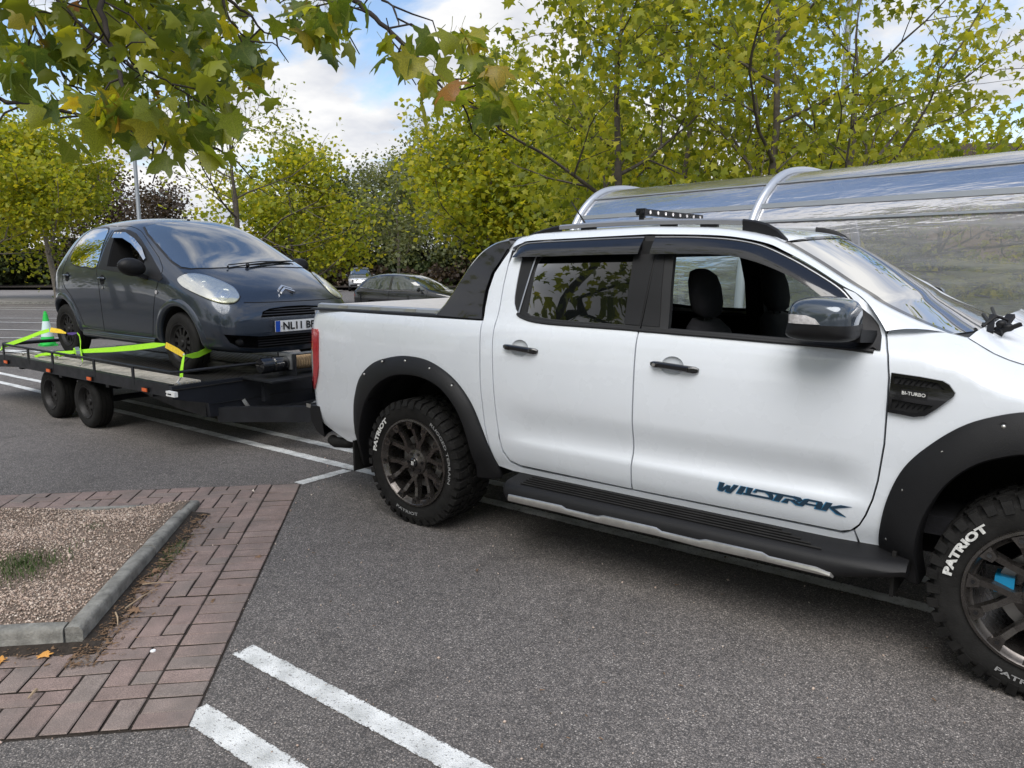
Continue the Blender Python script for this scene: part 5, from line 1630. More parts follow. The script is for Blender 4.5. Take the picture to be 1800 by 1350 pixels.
secs = [
 [(.655, 0, .19), (.64, .46, .19), (.685, .52, .28), (.70, .53, .42), (.70, .52, .54), (.665, .50, .64), (.60, .44, .71), (.585, .30, .735), (.578, .15, .748), (.575, 0, .752)],
 [(.57, 0, .19), (.565, .68, .19), (.595, .71, .30), (.605, .725, .45), (.575, .72, .57), (.50, .68, .69), (.42, .54, .80), (.40, .36, .835), (.39, .18, .852), (.385, 0, .858)],
 [(.35, 0, .19), (.35, .755, .20), (.36, .795, .32), (.36, .808, .50), (.33, .79, .66), (.27, .735, .79), (.17, .58, .90), (.15, .40, .935), (.14, .2, .955), (.135, 0, .96)],
 [(0, 0, .19), (0, .765, .20), (0, .808, .32), (0, .820, .55), (0, .812, .74), (-.03, .765, .87), (-.09, .66, .975), (-.12, .46, 1.015), (-.13, .23, 1.03), (-.13, 0, 1.035)],
 [(-.42, 0, .19), (-.42, .765, .20), (-.42, .808, .32), (-.42, .820, .58), (-.38, .818, .82), (-.38, .775, .94), (-.44, .665, 1.12), (-.52, .52, 1.235), (-.53, .27, 1.265), (-.53, 0, 1.27)],
 [(-.88, 0, .19), (-.88, .765, .20), (-.88, .808, .32), (-.88, .822, .58), (-.85, .820, .84), (-.85, .780, .965), (-.90, .665, 1.24), (-.985, .535, 1.41), (-.96, .28, 1.448), (-.95, 0, 1.455)],
 [(-1.4, 0, .19), (-1.4, .765, .20), (-1.4, .808, .32), (-1.4, .822, .58), (-1.4, .822, .86), (-1.4, .785, .975), (-1.4, .665, 1.26), (-1.42, .55, 1.43), (-1.42, .30, 1.468), (-1.42, 0, 1.475)],
 [(-1.95, 0, .20), (-1.95, .765, .21), (-1.95, .808, .33), (-1.95, .822, .58), (-1.95, .820, .87), (-1.95, .778, .985), (-1.95, .65, 1.25), (-1.95, .54, 1.41), (-1.95, .29, 1.45), (-1.95, 0, 1.457)],
 [(-2.36, 0, .22), (-2.36, .765, .23), (-2.36, .806, .34), (-2.36, .820, .58), (-2.36, .814, .88), (-2.34, .765, .99), (-2.33, .640, 1.24), (-2.31, .52, 1.375), (-2.31, .29, 1.415), (-2.31, 0, 1.425)],
 [(-2.60, 0, .25), (-2.60, .74, .26), (-2.62, .78, .36), (-2.63, .79, .58), (-2.62, .780, .88), (-2.60, .73, .99), (-2.57, .61, 1.15), (-2.52, .48, 1.28), (-2.51, .26, 1.32), (-2.51, 0, 1.33)],
 [(-2.70, 0, .27), (-2.70, .58, .28), (-2.735, .63, .36), (-2.745, .64, .55), (-2.735, .62, .80), (-2.715, .57, .93), (-2.69, .50, 1.05), (-2.655, .40, 1.15), (-2.65, .20, 1.18), (-2.65, 0, 1.19)],
]
hb_raw = body_from_sections(secs, 4)
hb_raw.materials.append(M['grey_paint']); hb_raw.materials.append(M['dark'])
bvh_h = BVHTree.FromPolygons([v.co.copy() for v in hb_raw.vertices], [tuple(p.vertices) for p in hb_raw.polygons])

def frame3(d, a=None):
    d = Vector(d).normalized()
    a = Vector(a) if a else Vector((0, 0, 1)).cross(-d)
    a = (a - d * a.dot(d)).normalized(); b_ = (-d).cross(a).normalized()
    if b_.z < 0: b_ = -b_
    return (Vector((0, 0, 0)), a, b_, d)
def flat(frame, pts): return [(Vector(p).dot(frame[1]), Vector(p).dot(frame[2])) for p in pts]
def mir(pts): return [(x, -y, z) for x, y, z in pts]
mat_slots = lambda me, a: None
def side_prism(pts, y0=-1.2, y1=1.2):
    mb = MB(); mb.prism(pts, lambda a, b, d: (a, d, b), y0, y1); return mb
def cyl_cut(x, z, r, y0, y1):
    mb = MB(); mb.cyl((x, y0, z), (x, y1, z), r, 40); return mb
w_open = cat([(-1.385, 1.285), (-1.16, 1.278), (-.94, 1.215), (-.755, 1.13), (-.62, 1.035), (-.60, .955), (-.60, .93), (-1.30, .965)], 1)
cuts = [side_prism(w_open), cyl_cut(0.01, .285, .335, -1, -.50), cyl_cut(0.01, .285, .335, .50, 1), cyl_cut(-2.335, .285, .335, -1, -.50), cyl_cut(-2.335, .285, .335, .50, 1)]
def front_prism(pts, x0, x1):
    mb = MB(); mb.prism(pts, lambda a, b, d: (d, a, b), x0, x1); return mb
up_gr = [(-.385, .520), (-.36, .572), (-.28, .596), (-.10, .610), (.10, .610), (.28, .596), (.36, .572), (.385, .520)]
lo_gr = [(-.70, .385), (-.66, .312), (-.58, .262), (-.40, .240), (.40, .240), (.58, .262), (.66, .312), (.70, .385), (.40, .352), (-.40, .352)]
cuts += [front_prism(up_gr, .60, .9), front_prism(lo_gr, .46, .9)]
rear_w = cat([(-1.52, .975), (-1.56, 1.20), (-1.60, 1.325), (-1.80, 1.345), (-2.0, 1.335), (-2.13, 1.27), (-2.20, 1.165), (-2.195, 1.08), (-2.12, 1.01), (-1.95, .98), (-1.75, .973)], 1, closed=True)
cabin_cut = MB(); cabin_cut.prism([(-.62, .90), (-.62, 1.03), (-1.0, 1.27), (-1.3, 1.345), (-1.9, 1.345), (-2.30, 1.30), (-2.47, 1.21), (-2.47, .90)], lambda a, b, d: (a, d, b), -.50, .50)
cuts += [side_prism(rear_w, .45, 1.2), side_prism(rear_w, -1.2, -.45), cabin_cut]
cuts += [front_prism([(-.47, 1.02), (-.40, 1.255), (.40, 1.255), (.47, 1.02)], -3.0, -2.40)]
cuts[0] = side_prism(w_open, -1.2, -.45); cuts.insert(1, side_prism(w_open, .45, 1.2))
hb = bool_cut(hb_raw, cuts)
hbody = finish_body(hb, hatch)
for s, SF in ((-1, SIDE), (1, SIDE2)):
    mm = (lambda p: p) if s < 0 else mir
    # glass
    rw = cat([(-1.52, .965), (-1.56, 1.20), (-1.60, 1.335), (-1.80, 1.355), (-2.0, 1.345), (-2.14, 1.28), (-2.215, 1.17), (-2.21, 1.07), (-2.13, 1.0), (-1.95, .970), (-1.75, .963)], 3, closed=True)
    on_body(bvh_h, [(c * .985 - .027, 1.14 + (d_ - 1.14) * 1.08) for c, d_ in rw], SF, .002, M['rubber_seal'], 'window_seal', hatch, holes=[[(c * .99 - .018, 1.14 + (d_ - 1.14) * .97) for c, d_ in rw]], step=.05)
    on_body(bvh_h, rw, SF, .005, M['car_glass'], 'rear_side_window', hatch, step=.04)
    # black surround of the open front window and mirror triangle
    sur = [(-1.475, .940), (-1.48, 1.15), (-1.46, 1.325), (-1.30, 1.340), (-1.15, 1.325), (-1.0, 1.29), (-.85, 1.225), (-.70, 1.145), (-.56, 1.07), (-.45, 1.005), (-.33, .935), (-.235, .865), (-.27, .838), (-.45, .865), (-.62, .885), (-1.0, .908)]
    wo = [(-1.385, 1.283), (-1.16, 1.276), (-.94, 1.213), (-.755, 1.128), (-.625, 1.035), (-.605, .955), (-.605, .935), (-1.30, .967)]
    on_body(bvh_h, sur, SF, .003, M['rubber_seal'], 'window_frame', hatch, holes=[wo], step=.03, rim=.02)
    defl = [(-1.39, 1.30), (-1.16, 1.293), (-.94, 1.23), (-.74, 1.14), (-.60, 1.04), (-.615, 1.02), (-.76, 1.098), (-.95, 1.18), (-1.16, 1.238), (-1.38, 1.245)]
    on_body(bvh_h, defl, SF, .022, M['privacy'], 'wind_deflector', hatch, step=.03)
    # door seams, lock, handles, flap
    seam(bvh_h, [(-.455, 1.065), (-.30, .955), (-.285, .90), (-.292, .82), (-.33, .72), (-.385, .55), (-.42, .42), (-.46, .315)], SF, M['dark'], 'door_seam', hbody)
    seam(bvh_h, [(-1.505, 1.33), (-1.515, 1.1), (-1.50, .93), (-1.44, .80), (-1.42, .60), (-1.42, .40), (-1.44, .315)], SF, M['dark'], 'door_seam', hbody)
    seam(bvh_h, [(-.46, .315), (-.7, .305), (-1.44, .315), (-1.78, .32), (-1.87, .36)], SF, M['dark'], 'door_seam', hbody)
    seam(bvh_h, [(-1.87, .36), (-1.96, .52), (-2.10, .66), (-2.25, .76), (-2.30, .88), (-2.30, 1.02), (-2.29, 1.12), (-2.22, 1.26), (-2.05, 1.37), (-1.75, 1.385), (-1.50, 1.375)], SF, M['dark'], 'door_seam', hbody)
    seam(bvh_h, [(-1.46, 1.375), (-1.20, 1.365), (-.95, 1.31), (-.70, 1.19), (-.45, 1.06)], SF, M['dark'], 'door_seam', hbody)
    for hx, hz in ((-1.36, .835), (-2.17, .855)):
        mb = MB(); f = ray_fn(bvh_h, SF, .004)
        rows = [[f(hx + r * .045 * math.cos(a), hz + r * .05 * math.sin(a)) for a in [2 * PI * k / 20 for k in range(20)]] for r in (.02, .5, 1)]
        mb.grid(rows, closed=True); o = mb.build('handle_cup', M['dark'], hatch, smooth=60)
        mb = MB(); q = [Vector(f(hx - .055, hz + .012)), Vector(f(hx + .05, hz + .012))]
        mb.tube([q[0], q[0].lerp(q[1], .2) + Vector((0, s * .018, .004)), q[0].lerp(q[1], .8) + Vector((0, s * .018, .004)), q[1]], .011, 8)
        mb.build('door_handle', M['grey_paint'], hatch, smooth=60)
    mb = MB(); f = ray_fn(bvh_h, SF, .003); c = Vector(f(-1.345, .755)); mb.cyl(c, c + Vector((0, s * .006, 0)), .012, 12)
    mb.build('keyhole', M['steel'], hatch)
    mb = MB(); c = Vector(f(-.305, .735)); mb.cyl(c, c + Vector((0, s * .006, 0)), .018, 14); mb.build('side_repeater', M['clear_lens'], hatch)
    # raised arch lips and sill strip
    for xc in (0.01, -2.335):
        mb = MB(); rows = []
        f0 = ray_fn(bvh_h, SF, .0)
        for k in range(41):
            a = R(-6) + k * R(192) / 40; row = []
            for r, off in ((.400, .000), (.385, .010), (.362, .016), (.343, .014), (.333, .004), (.328, -.03)):
                x, z = xc + r * math.cos(a), .285 + r * math.sin(a)
                p = Vector(f0(xc + max(r, .345) * math.cos(a), .285 + max(r, .345) * math.sin(a)))
                row.append((x, p.y + s * off, max(z, .21)))
            rows.append(row)
        mb.grid(rows, flip=(s > 0)); mb.build('arch_lip', M['grey_paint'], hatch, smooth=60)
    mb = MB(); rows = []
    for k in range(24):
        x = -.42 - k * (1.50 / 23); y = Vector(f(x, .30)).y
        rows.append([(x, y + s * .002, .300), (x, y + s * .014, .285), (x, y + s * .012, .255), (x, y - s * .02, .225)])
    mb.grid(rows, flip=(s < 0)); mb.build('sill', M['grey_paint'], hatch, smooth=50)
    # headlights
    hl = mm([(.0, -.762, .846), (.011, -.735, .874), (.05, -.69, .893), (.12, -.636, .890), (.213, -.587, .869), (.325, -.545, .83), (.40, -.52, .80), (.47, -.503, .765), (.548, -.513, .707), (.572, -.545, .675), (.568, -.590, .652), (.523, -.657, .652), (.45, -.70, .67), (.36, -.74, .705), (.207, -.772, .758), (.09, -.78, .80)])
    FR = frame3((-.75, -s * .66, -.25) if s > 0 else (-.75, .66, -.25))
    hp = cat(flat(FR, hl), 3, closed=True)
    cen = np.mean(hp, axis=0)
    big = [tuple(cen + (np.array(p) - cen) * 1.03) for p in hp]
    on_body(bvh_h, big, FR, .002, M['rubber_seal'], 'headlight_seal', hatch, step=.03)
    o = on_body(bvh_h, hp, FR, .008, M['headlamp'] if 'headlamp' in M else M['clear_lens'], 'headlight', hatch, step=.02, rim=.006)
    if 'headlamp' not in M: pass
    mb = MB(); f = ray_fn(bvh_h, FR, .0)
    for pt, r_ in (((.455, -.60, .715), .060), ((.25, -.665, .80), .042), ((.12, -.70, .845), .028)):
        c2 = flat(FR, mm([pt]))[0]; rows = []
        for q, dd in ((1.0, .012), (.9, .007), (.6, .004), (.35, .009), (.32, .013), (.01, .015)):
            g_ = ray_fn(bvh_h, FR, dd + .002); rows.append([g_(c2[0] + r_ * q * math.cos(a), c2[1] + r_ * q * math.sin(a)) for a in [2 * PI * k / 20 for k in range(20)]])
        mb.grid(rows, closed=True)
    mb.build('lamp_bowl', M['chrome'], o)
    on_body(bvh_h, hp, FR, .022, M['haze_lens'], 'headlight_lens', o, step=.03, rim=.016)
    # mirror
    mb = MB()
    for xx, rx, rz, yy in ((0, .001, .001, .10), (0, .045, .045, .095), (0, .075, .070, .06), (0, .088, .080, .02), (0, .085, .078, -.02), (0, .06, .06, -.04), (0, .001, .001, -.042)): pass
    rows = []
    for t_, k_ in ((-1, .02), (-.92, .45), (-.7, .78), (-.35, .97), (0, 1.0), (.4, .95), (.75, .75), (.95, .4), (1, .02)):
        rows.append([(-.505 + .075 * t_, s * (.93) + s * .125 * k_ * math.cos(a), .965 + .085 * k_ * math.sin(a) + .012 * math.cos(a) * k_) for a in [2 * PI * k / 22 for k in range(22)]])
    mb.grid(rows, closed=True, flip=(s < 0)); mr_ = mb.build('door_mirror', M['plastic'], hatch, smooth=60)
    mb = MB(); mb.bar((-.50, s * .80, .865), (-.50, s * .90, .905), .07, .035); mb.build('mirror_arm', M['plastic'], mr_)
on_body(bvh_h, [(-.50, 1.0), (-.42, 1.28), (.42, 1.28), (.50, 1.0)], REAR, .005, M['car_glass'], 'rear_window', hatch, step=.06)
# windscreen
FW = frame3((-.62, 0, -.78), (0, 1, 0))
half = [(-.965, -.535, 1.36), (-.80, -.585, 1.29), (-.483, -.638, 1.125), (-.25, -.668, 1.01), (-.10, -.665, .975), (-.02, -.62, .955), (.05, -.48, .95), (.09, -.30, .96), (.11, -.1, .965)]
full = half + mir(half)[::-1] + [(-.925, .30, 1.405), (-.915, 0, 1.412), (-.925, -.30, 1.405)]
wp = flat(FW, full); cen = np.mean(wp, axis=0)
on_body(bvh_h, [tuple(cen + (np.array(p) - cen) * 1.025) for p in wp], FW, .002, M['rubber_seal'], 'windscreen_seal', hatch, step=.05)
wsn = on_body(bvh_h, wp, FW, .006, M['sky_glass'], 'windscreen', hatch, step=.05)
# bonnet seams, badge, plate, grille bars
seam(bvh_h, [(.60, -.50), (.625, -.38), (.64, -.2), (.645, 0), (.64, .2), (.625, .38), (.60, .50)], TOP, M['dark'], 'bonnet_seam', hbody, r=.005)
for s in (-1, 1):
    seam(bvh_h, [(.56, s * .50), (.40, s * .505), (.2, s * .60), (.07, s * .665), (-.02, s * .69)], TOP, M['dark'], 'bonnet_seam', hbody)
hit_ = bvh_h.ray_cast(Vector((1.5, -.035, 1.42)), Vector((-.93, 0, -.64)).normalized())
bp, bn = hit_[0], hit_[1] if hit_[1].x > 0 else -hit_[1]
ba = Vector((0, 1, 0)); ba = (ba - bn * ba.dot(bn)).normalized(); bb_ = bn.cross(ba); bb_ = bb_ if bb_.z > 0 else -bb_
mb = MB()
for dv in (.022, -.022):
    for sg in (-1, 1):
        P = [(0, .030 + dv), (sg * .075, -.030 + dv), (sg * .075, -.054 + dv), (0, .004 + dv)]
        lo = [bp + ba * p[0] + bb_ * p[1] - bn * .01 for p in P]; hi = [bp + ba * p[0] * .96 + bb_ * p[1] + bn * .012 for p in P]
        mb.hexa(lo + hi)
mb.build('chevron_badge', M['chrome'], hatch)
plate = MB(); rows = []
for k in range(9):
    y = -.26 + k * .065; x = .712 - .12 * (y * y)
    rows.append([(x, y, .382), (x + .004, y, .484)])
plate.grid(rows); plate.grid([[Vector(p) - Vector((.006, 0, 0)) for p in r] for r in rows], flip=True)
M['plate_white'] = mat('plate_white', (.80, .81, .82), .35)
M['plate_blue'] = mat('plate_blue', (.01, .07, .42), .35)
M['plate_ink'] = mat('plate_ink', (.01, .01, .012), .5)
pl = plate.build('number_plate', M['plate_white'], hatch, smooth=60)
px = lambda y: .7165 - .12 * y * y
mb = MB(); mb.grid([[(px(y) + .001, y, .384), (px(y) + .004, y, .482)] for y in (-.26, -.235, -.213)]); mb.build('plate_band', M['plate_blue'], pl, smooth=0)
lay_text('NL11 BF', .098, lambda a, b: (px(-.18 + a) + .003, -.182 + a, .402 + b * .95), bold=.003, width=.352).build('plate_lettering', M['plate_ink'], pl, smooth=0)
mb = MB(); mb.box(.718, .722, -.205, -.197, .428, .436); mb.build('plate_screw', M['plate_ink'], pl)
mb = MB()
for z in (.538, .562, .584):
    w_ = .37 if z < .57 else .30
    mb.tube([(.655 - .10 * y * y, y, z) for y in np.linspace(-w_, w_, 9)], .007, 6)
mb.build('grille_bar', M['gloss_black'], hatch)
mb = MB()
for z in (.262, .285, .308, .332):
    mb.tube([(.655 - .13 * y * y, y, z) for y in np.linspace(-.40, .40, 9)], .006, 6)
for s in (-1, 1): mb.ball((.575, s * .55, .305), .03, .045, .045, 12, 8)
mb.build('lower_grille_bar', M['plastic'], hatch)
# wiper, aerial, tail lamps, seats
mb = MB(); f = ray_fn(bvh_h, FW, .022)
def wq(p): q = flat(FW, [p])[0]; return Vector(f(*q))
mb.tube([wq((.10, -.10, .96)), wq((.02, .22, 1.0)), wq((-.06, .50, 1.02))], .009, 6); mb.tube([wq((.07, -.30, .965)), wq((.0, .10, .99)), wq((-.07, .56, 1.03))], .006, 6)
mb.ball(wq((.105, -.12, .96)), .02); mb.ball(wq((.11, -.33, .955)), .010)
mb.build('wiper', M['plastic'], hatch)
top = Vector(bvh_h.ray_cast(Vector((-1.06, -.02, 3)), Vector((0, 0, -1)))[0])
mb = MB(); mb.ball(top, .022, .015, .014, 10, 6); mb.tube([top, top + Vector((-.06, 0, .05)), top + Vector((-.34, -.02, .34))], [.004, .003, .0018], 6)
mb.build('aerial', M['plastic'], hatch)
for s, SF in ((-1, SIDE), (1, SIDE2)):
    tlp = [(-2.66, .76), (-2.60, .74), (-2.57, .86), (-2.59, .98), (-2.64, 1.02), (-2.70, .90)]
    on_body(bvh_h, cat(tlp, 3, closed=True), SF, .004, M['red_lens'], 'tail_light', hatch, step=.03)
M['interior'] = mat('car_interior', (.010, .010, .012), .8)
mb = MB()
for s in (-1, 1):
    rows = []
    for z, hw, hd in ((.93, .21, .06), (1.02, .20, .055), (1.09, .12, .045), (1.13, .125, .05), (1.19, .12, .05), (1.225, .08, .035), (1.23, .01, .01)):
        rows.append([(-1.13 - (z - .93) * .25 + hd * math.copysign(abs(math.sin(a)) ** .7, math.sin(a)), s * .36 + hw * math.copysign(abs(math.cos(a)) ** .7, math.cos(a)), z) for a in [2 * PI * k / 16 for k in range(16)]])
    mb.grid(rows, closed=True)
mb.build('front_seat', M['interior'], hatch, smooth=60)
for x in (.0, -2.34):
    for s in (-1, 1):
        small_wheel(hatch, x, s * .795, .28, .28, .185, .16, s, M['hub_black'], holes=11)

# ------------------------------------------------------------------ generic far cars
def auto_body(P):
    """P rows: x, z of roof/bonnet centre, z of shoulder, half width, half width at top edge, z under"""
    secs = []
    for x, zc, zs, hw, ht, zb in P:
        ze = zc - .045 if zc - zs > .12 else zc - .02
        zm = zs + (ze - zs) * .55
        hm = hw * .94 + (ht - hw * .94) * .62
        secs.append([(x, 0, zb), (x, hw * .92, zb), (x, hw * .975, zb + .12), (x, hw, zb + (zs - zb) * .55), (x, hw * .985, zs - .06), (x, hw * .94, zs + .01), (x, hm if zc - zs > .12 else ht * 1.25, zm), (x, ht, ze), (x, ht * .5, zc - .008), (x, 0, zc)])
    return secs
# black three-door hatchback parked behind
polo = thing('parked_hatchback_car', 'black three door hatchback parked far behind, seen over the pickup bed', 'car', keep=False)
PC = fl(-2.9, 23.9); polo.location = (PC[0], PC[1], gz(*PC)); polo.rotation_euler = (0, 0, R(17))
ps = auto_body([(2.02, .58, .52, .50, .30, .26), (1.98, .66, .56, .62, .40, .20), (1.80, .79, .70, .74, .50, .18), (1.40, .90, .82, .80, .55, .18), (.95, .985, .88, .82, .58, .18), (.55, 1.16, .90, .825, .60, .18), (.05, 1.40, .92, .825, .58, .18), (-.55, 1.465, .93, .825, .58, .18), (-1.15, 1.44, .94, .82, .56, .18), (-1.55, 1.34, .95, .81, .54, .20), (-1.80, 1.10, .95, .78, .54, .24), (-1.90, .92, .84, .70, .50, .26)])
pm = body_from_sections(ps, 3)
M['black_paint'] = mat('black_paint', (.010, .011, .013), .16, coat=1.0)
pm.materials.append(M['black_paint']); pm.materials.append(M['dark'])
bv = BVHTree.FromPolygons([v.co.copy() for v in pm.vertices], [tuple(p.vertices) for p in pm.polygons])
pm2 = bool_cut(pm, [cyl_cut(1.28, .30, .34, -1, -.5), cyl_cut(1.28, .30, .34, .5, 1), cyl_cut(-1.18, .30, .34, -1, -.5), cyl_cut(-1.18, .30, .34, .5, 1)])
pb = finish_body(pm2, polo)
M['car_glass2'] = mat('dark_side_glass', (.035, .045, .042), .03, coat=1.0, spec=.8)
for s, SF in ((-1, SIDE), (1, SIDE2)):
    on_body(bv, cat([(.60, .975), (.30, 1.17), (.02, 1.31), (-.20, 1.355), (-.50, 1.365), (-.52, .965)], 1), SF, .006, M['car_glass2'], 'side_window', polo, step=.06)
    on_body(bv, [(-.60, .965), (-.58, 1.365), (-1.05, 1.35), (-1.38, 1.27), (-1.58, 1.04), (-1.20, .985)], SF, .006, M['car_glass2'], 'side_window', polo, step=.06)
    seam(bv, [(.66, .955), (-.2, .945), (-.9, .955), (-1.62, 1.02)], SF, M['chrome'], 'waist_strip', polo, r=.010, off=.006)
    seam(bv, [(.72, .93), (.66, .60), (.60, .28)], SF, M['dark'], 'door_seam', polo, r=.006); seam(bv, [(-.56, .95), (-.60, .6), (-.55, .28)], SF, M['dark'], 'door_seam', polo, r=.006)
    mb = MB(); f = ray_fn(bv, SF, .012); mb.tube([f(-.44, .80), f(-.28, .80)], .016, 6); mb.build('door_handle', M['black_paint'], polo)
    FRp = frame3((-.8, -s * .6, -.2))
    hl = [(1.52, s * .74, .80), (1.60, s * .66, .84), (1.80, s * .56, .78), (1.93, s * .52, .68), (1.86, s * .62, .60), (1.70, s * .72, .64)]
    on_body(bv, cat(flat(FRp, hl), 3, closed=True), FRp, .010, M['clear_lens'], 'headlight', polo, step=.05)
    on_body(bv, [(-1.88, .66), (-1.80, .66), (-1.78, .80), (-1.80, .92), (-1.88, .90)], SF, .008, M['red_lens'], 'tail_light', polo, step=.05)
    mb = MB(); mb.ball((.50, s * .93, .98), .05, .10, .065, 12, 8); mb.bar((.52, s * .78, .94), (.52, s * .90, .95), .05, .04); mb.build('door_mirror', M['black_paint'], polo)
    for x in (1.28, -1.18): small_wheel(polo, x, s * .80, .30, .30, .20, .19, s, M['silver'], holes=5)
FWp = frame3((-.62, 0, -.78), (0, 1, 0))
hf = [(.04, -.56, 1.37), (.45, -.64, 1.16), (.88, -.70, .975), (1.0, -.55, .985), (1.04, -.3, .99)]
on_body(bv, flat(FWp, hf + mir(hf)[::-1]), FWp, .008, M['sky_glass'], 'windscreen', polo, step=.08)
# silver off-roader at the far side
suv = thing('parked_offroad_car', 'silver off-road car facing us at the far edge of the car park', 'car', keep=False)
PC = fl(-12.1, 62.0); suv.location = (PC[0], PC[1], gz(*PC)); suv.rotation_euler = (0, 0, R(-42))
ps = auto_body([(2.25, .95, .86, .70, .50, .40), (2.18, 1.08, .98, .88, .62, .34), (1.6, 1.16, 1.05, .95, .66, .32), (1.05, 1.24, 1.12, .96, .68, .32), (.70, 1.55, 1.15, .96, .70, .32), (.35, 1.84, 1.16, .96, .70, .32), (-.6, 1.90, 1.17, .96, .70, .32), (-1.7, 1.88, 1.17, .95, .69, .32), (-2.2, 1.80, 1.16, .93, .68, .36), (-2.3, 1.2, 1.0, .88, .64, .40)])
pm = body_from_sections(ps, 2); M['silver_paint'] = mat('silver_paint', (.38, .40, .43), .25, metal=.5, coat=1.0)
pm.materials.append(M['silver_paint']); pm.materials.append(M['dark'])
bv = BVHTree.FromPolygons([v.co.copy() for v in pm.vertices], [tuple(p.vertices) for p in pm.polygons])
pm2 = bool_cut(pm, [cyl_cut(1.45, .38, .44, -1.2, -.6), cyl_cut(1.45, .38, .44, .6, 1.2), cyl_cut(-1.35, .38, .44, -1.2, -.6), cyl_cut(-1.35, .38, .44, .6, 1.2)])
finish_body(pm2, suv)
hf = [(.40, -.68, 1.80), (.75, -.76, 1.50), (1.05, -.80, 1.24)]
on_body(bv, flat(FWp, hf + mir(hf)[::-1]), FWp, .012, M['sky_glass'], 'windscreen', suv, step=.12)
on_body(bv, [(-.55, .62), (-.60, .95), (.60, .95), (.55, .62)], FRONT, .012, M['gloss_black'], 'grille', suv, step=.12)
mb = MB()
for z in (.70, .79, .88): mb.tube([(2.30, y, z) for y in (-.5, 0, .5)], .018, 6)
mb.build('grille_bar', M['chrome'], suv)
on_body(bv, [(-.80, .42), (-.75, .58), (.75, .58), (.80, .42)], FRONT, .012, M['plastic'], 'bumper_insert', suv, step=.12)
on_body(bv, [(-.22, .46), (-.22, .56), (.22, .56), (.22, .46)], FRONT, .03, M['plate_white'], 'number_plate', suv, step=.12)
for s, SF in ((-1, SIDE), (1, SIDE2)):
    on_body(bv, [(s * .60, .78), (s * .62, .97), (s * .86, .98), (s * .88, .84)][::s], FRONT, .016, M['clear_lens'], 'headlight', suv, step=.1)
    on_body(bv, [(.72, 1.22), (.45, 1.70), (-1.9, 1.72), (-2.0, 1.22)], SF, .012, M['car_glass2'], 'side_window', suv, step=.15)
    mb = MB(); mb.ball((.78, s * 1.08, 1.24), .07, .12, .10, 10, 6); mb.build('door_mirror', M['black_paint'], suv)
    for x in (1.45, -1.35): small_wheel(suv, x, s * .93, .38, .38, .24, .24, s, M['silver'], holes=6)
# =================================================================== trailer
tr = thing('car_trailer', 'black twin axle flatbed car trailer with low side rails hitched to the white pickup', 'trailer', (-4.9, 1.0, 0))
M['tr_black'] = mat('trailer_black', (.012, .013, .016), .45, var=.35, vscale=5, bump=.2, bscale=80, rvar=.12)
M['tr_blue'] = mat('trailer_front_panel', (.012, .014, .020), .42, var=.3, vscale=4)
M['ribbed'] = mat('ribbed_deck_strip', (.46, .43, .37), .6, var=.35, vscale=7)
M['galv'] = mat('galvanised', (.40, .41, .42), .45, metal=.8, var=.25, vscale=20)
m, n, l, b = new_mat('tread_plate')
b.inputs['Base Color'].default_value = (.045, .043, .040, 1); b.inputs['Roughness'].default_value = .45; b.inputs['Metallic'].default_value = .6
M['tread_plate'] = m
XF, XR = -2.80, -6.30
mb = MB()
side = [(XR, .605), (XF, .605), (XF, .50), (-3.4, .505), (-6.0, .495), (XR, .47)]
mb.prism(side, lambda a, b, d: (a, d, b), -.03, .02); mb.build('side_beam', M['tr_black'], tr)
mb = MB(); mb.prism(side, lambda a, b, d: (a, d, b), 1.98, 2.03); mb.build('side_beam', M['tr_black'], tr)
mb = MB(); mb.prism([(XF, .595), (XF, .285), (-3.3, .31), (-4.0, .40), (-5.8, .40), (XR, .48), (XR, .595)], lambda a, b, d: (a, d, b), .29, .36)
mb.prism([(XF, .595), (XF, .285), (-3.3, .31), (-4.0, .40), (-5.8, .40), (XR, .48), (XR, .595)], lambda a, b, d: (a, d, b), 1.64, 1.71); mb.build('chassis_rail', M['tr_black'], tr)
mb = MB(); mb.prism([(-.03, .598), (-.03, .49), (.29, .415), (.30, .292), (1.70, .262), (1.71, .415), (2.03, .49), (2.03, .598)], lambda a, b, d: (d, a, b), XF, XF + .05)
fp = mb.build('front_panel', M['tr_blue'], tr)
mb = MB(); mb.tube([(XF + .055, -.01, .565), (XF + .055, 1.0, .570)], .006, 6); mb.build('panel_cable', M['rubber'], fp)
mb = MB(); mb.bar((XF + .06, .62, .40), (XF + .09, .66, .31), .03, .03); mb.build('panel_latch', M['galv'], fp)
mb = MB(); mb.box(XF - .0, XF + .06, .302, 1.70, .40, .405) ; mb.build('panel_lip', M['tr_black'], fp)
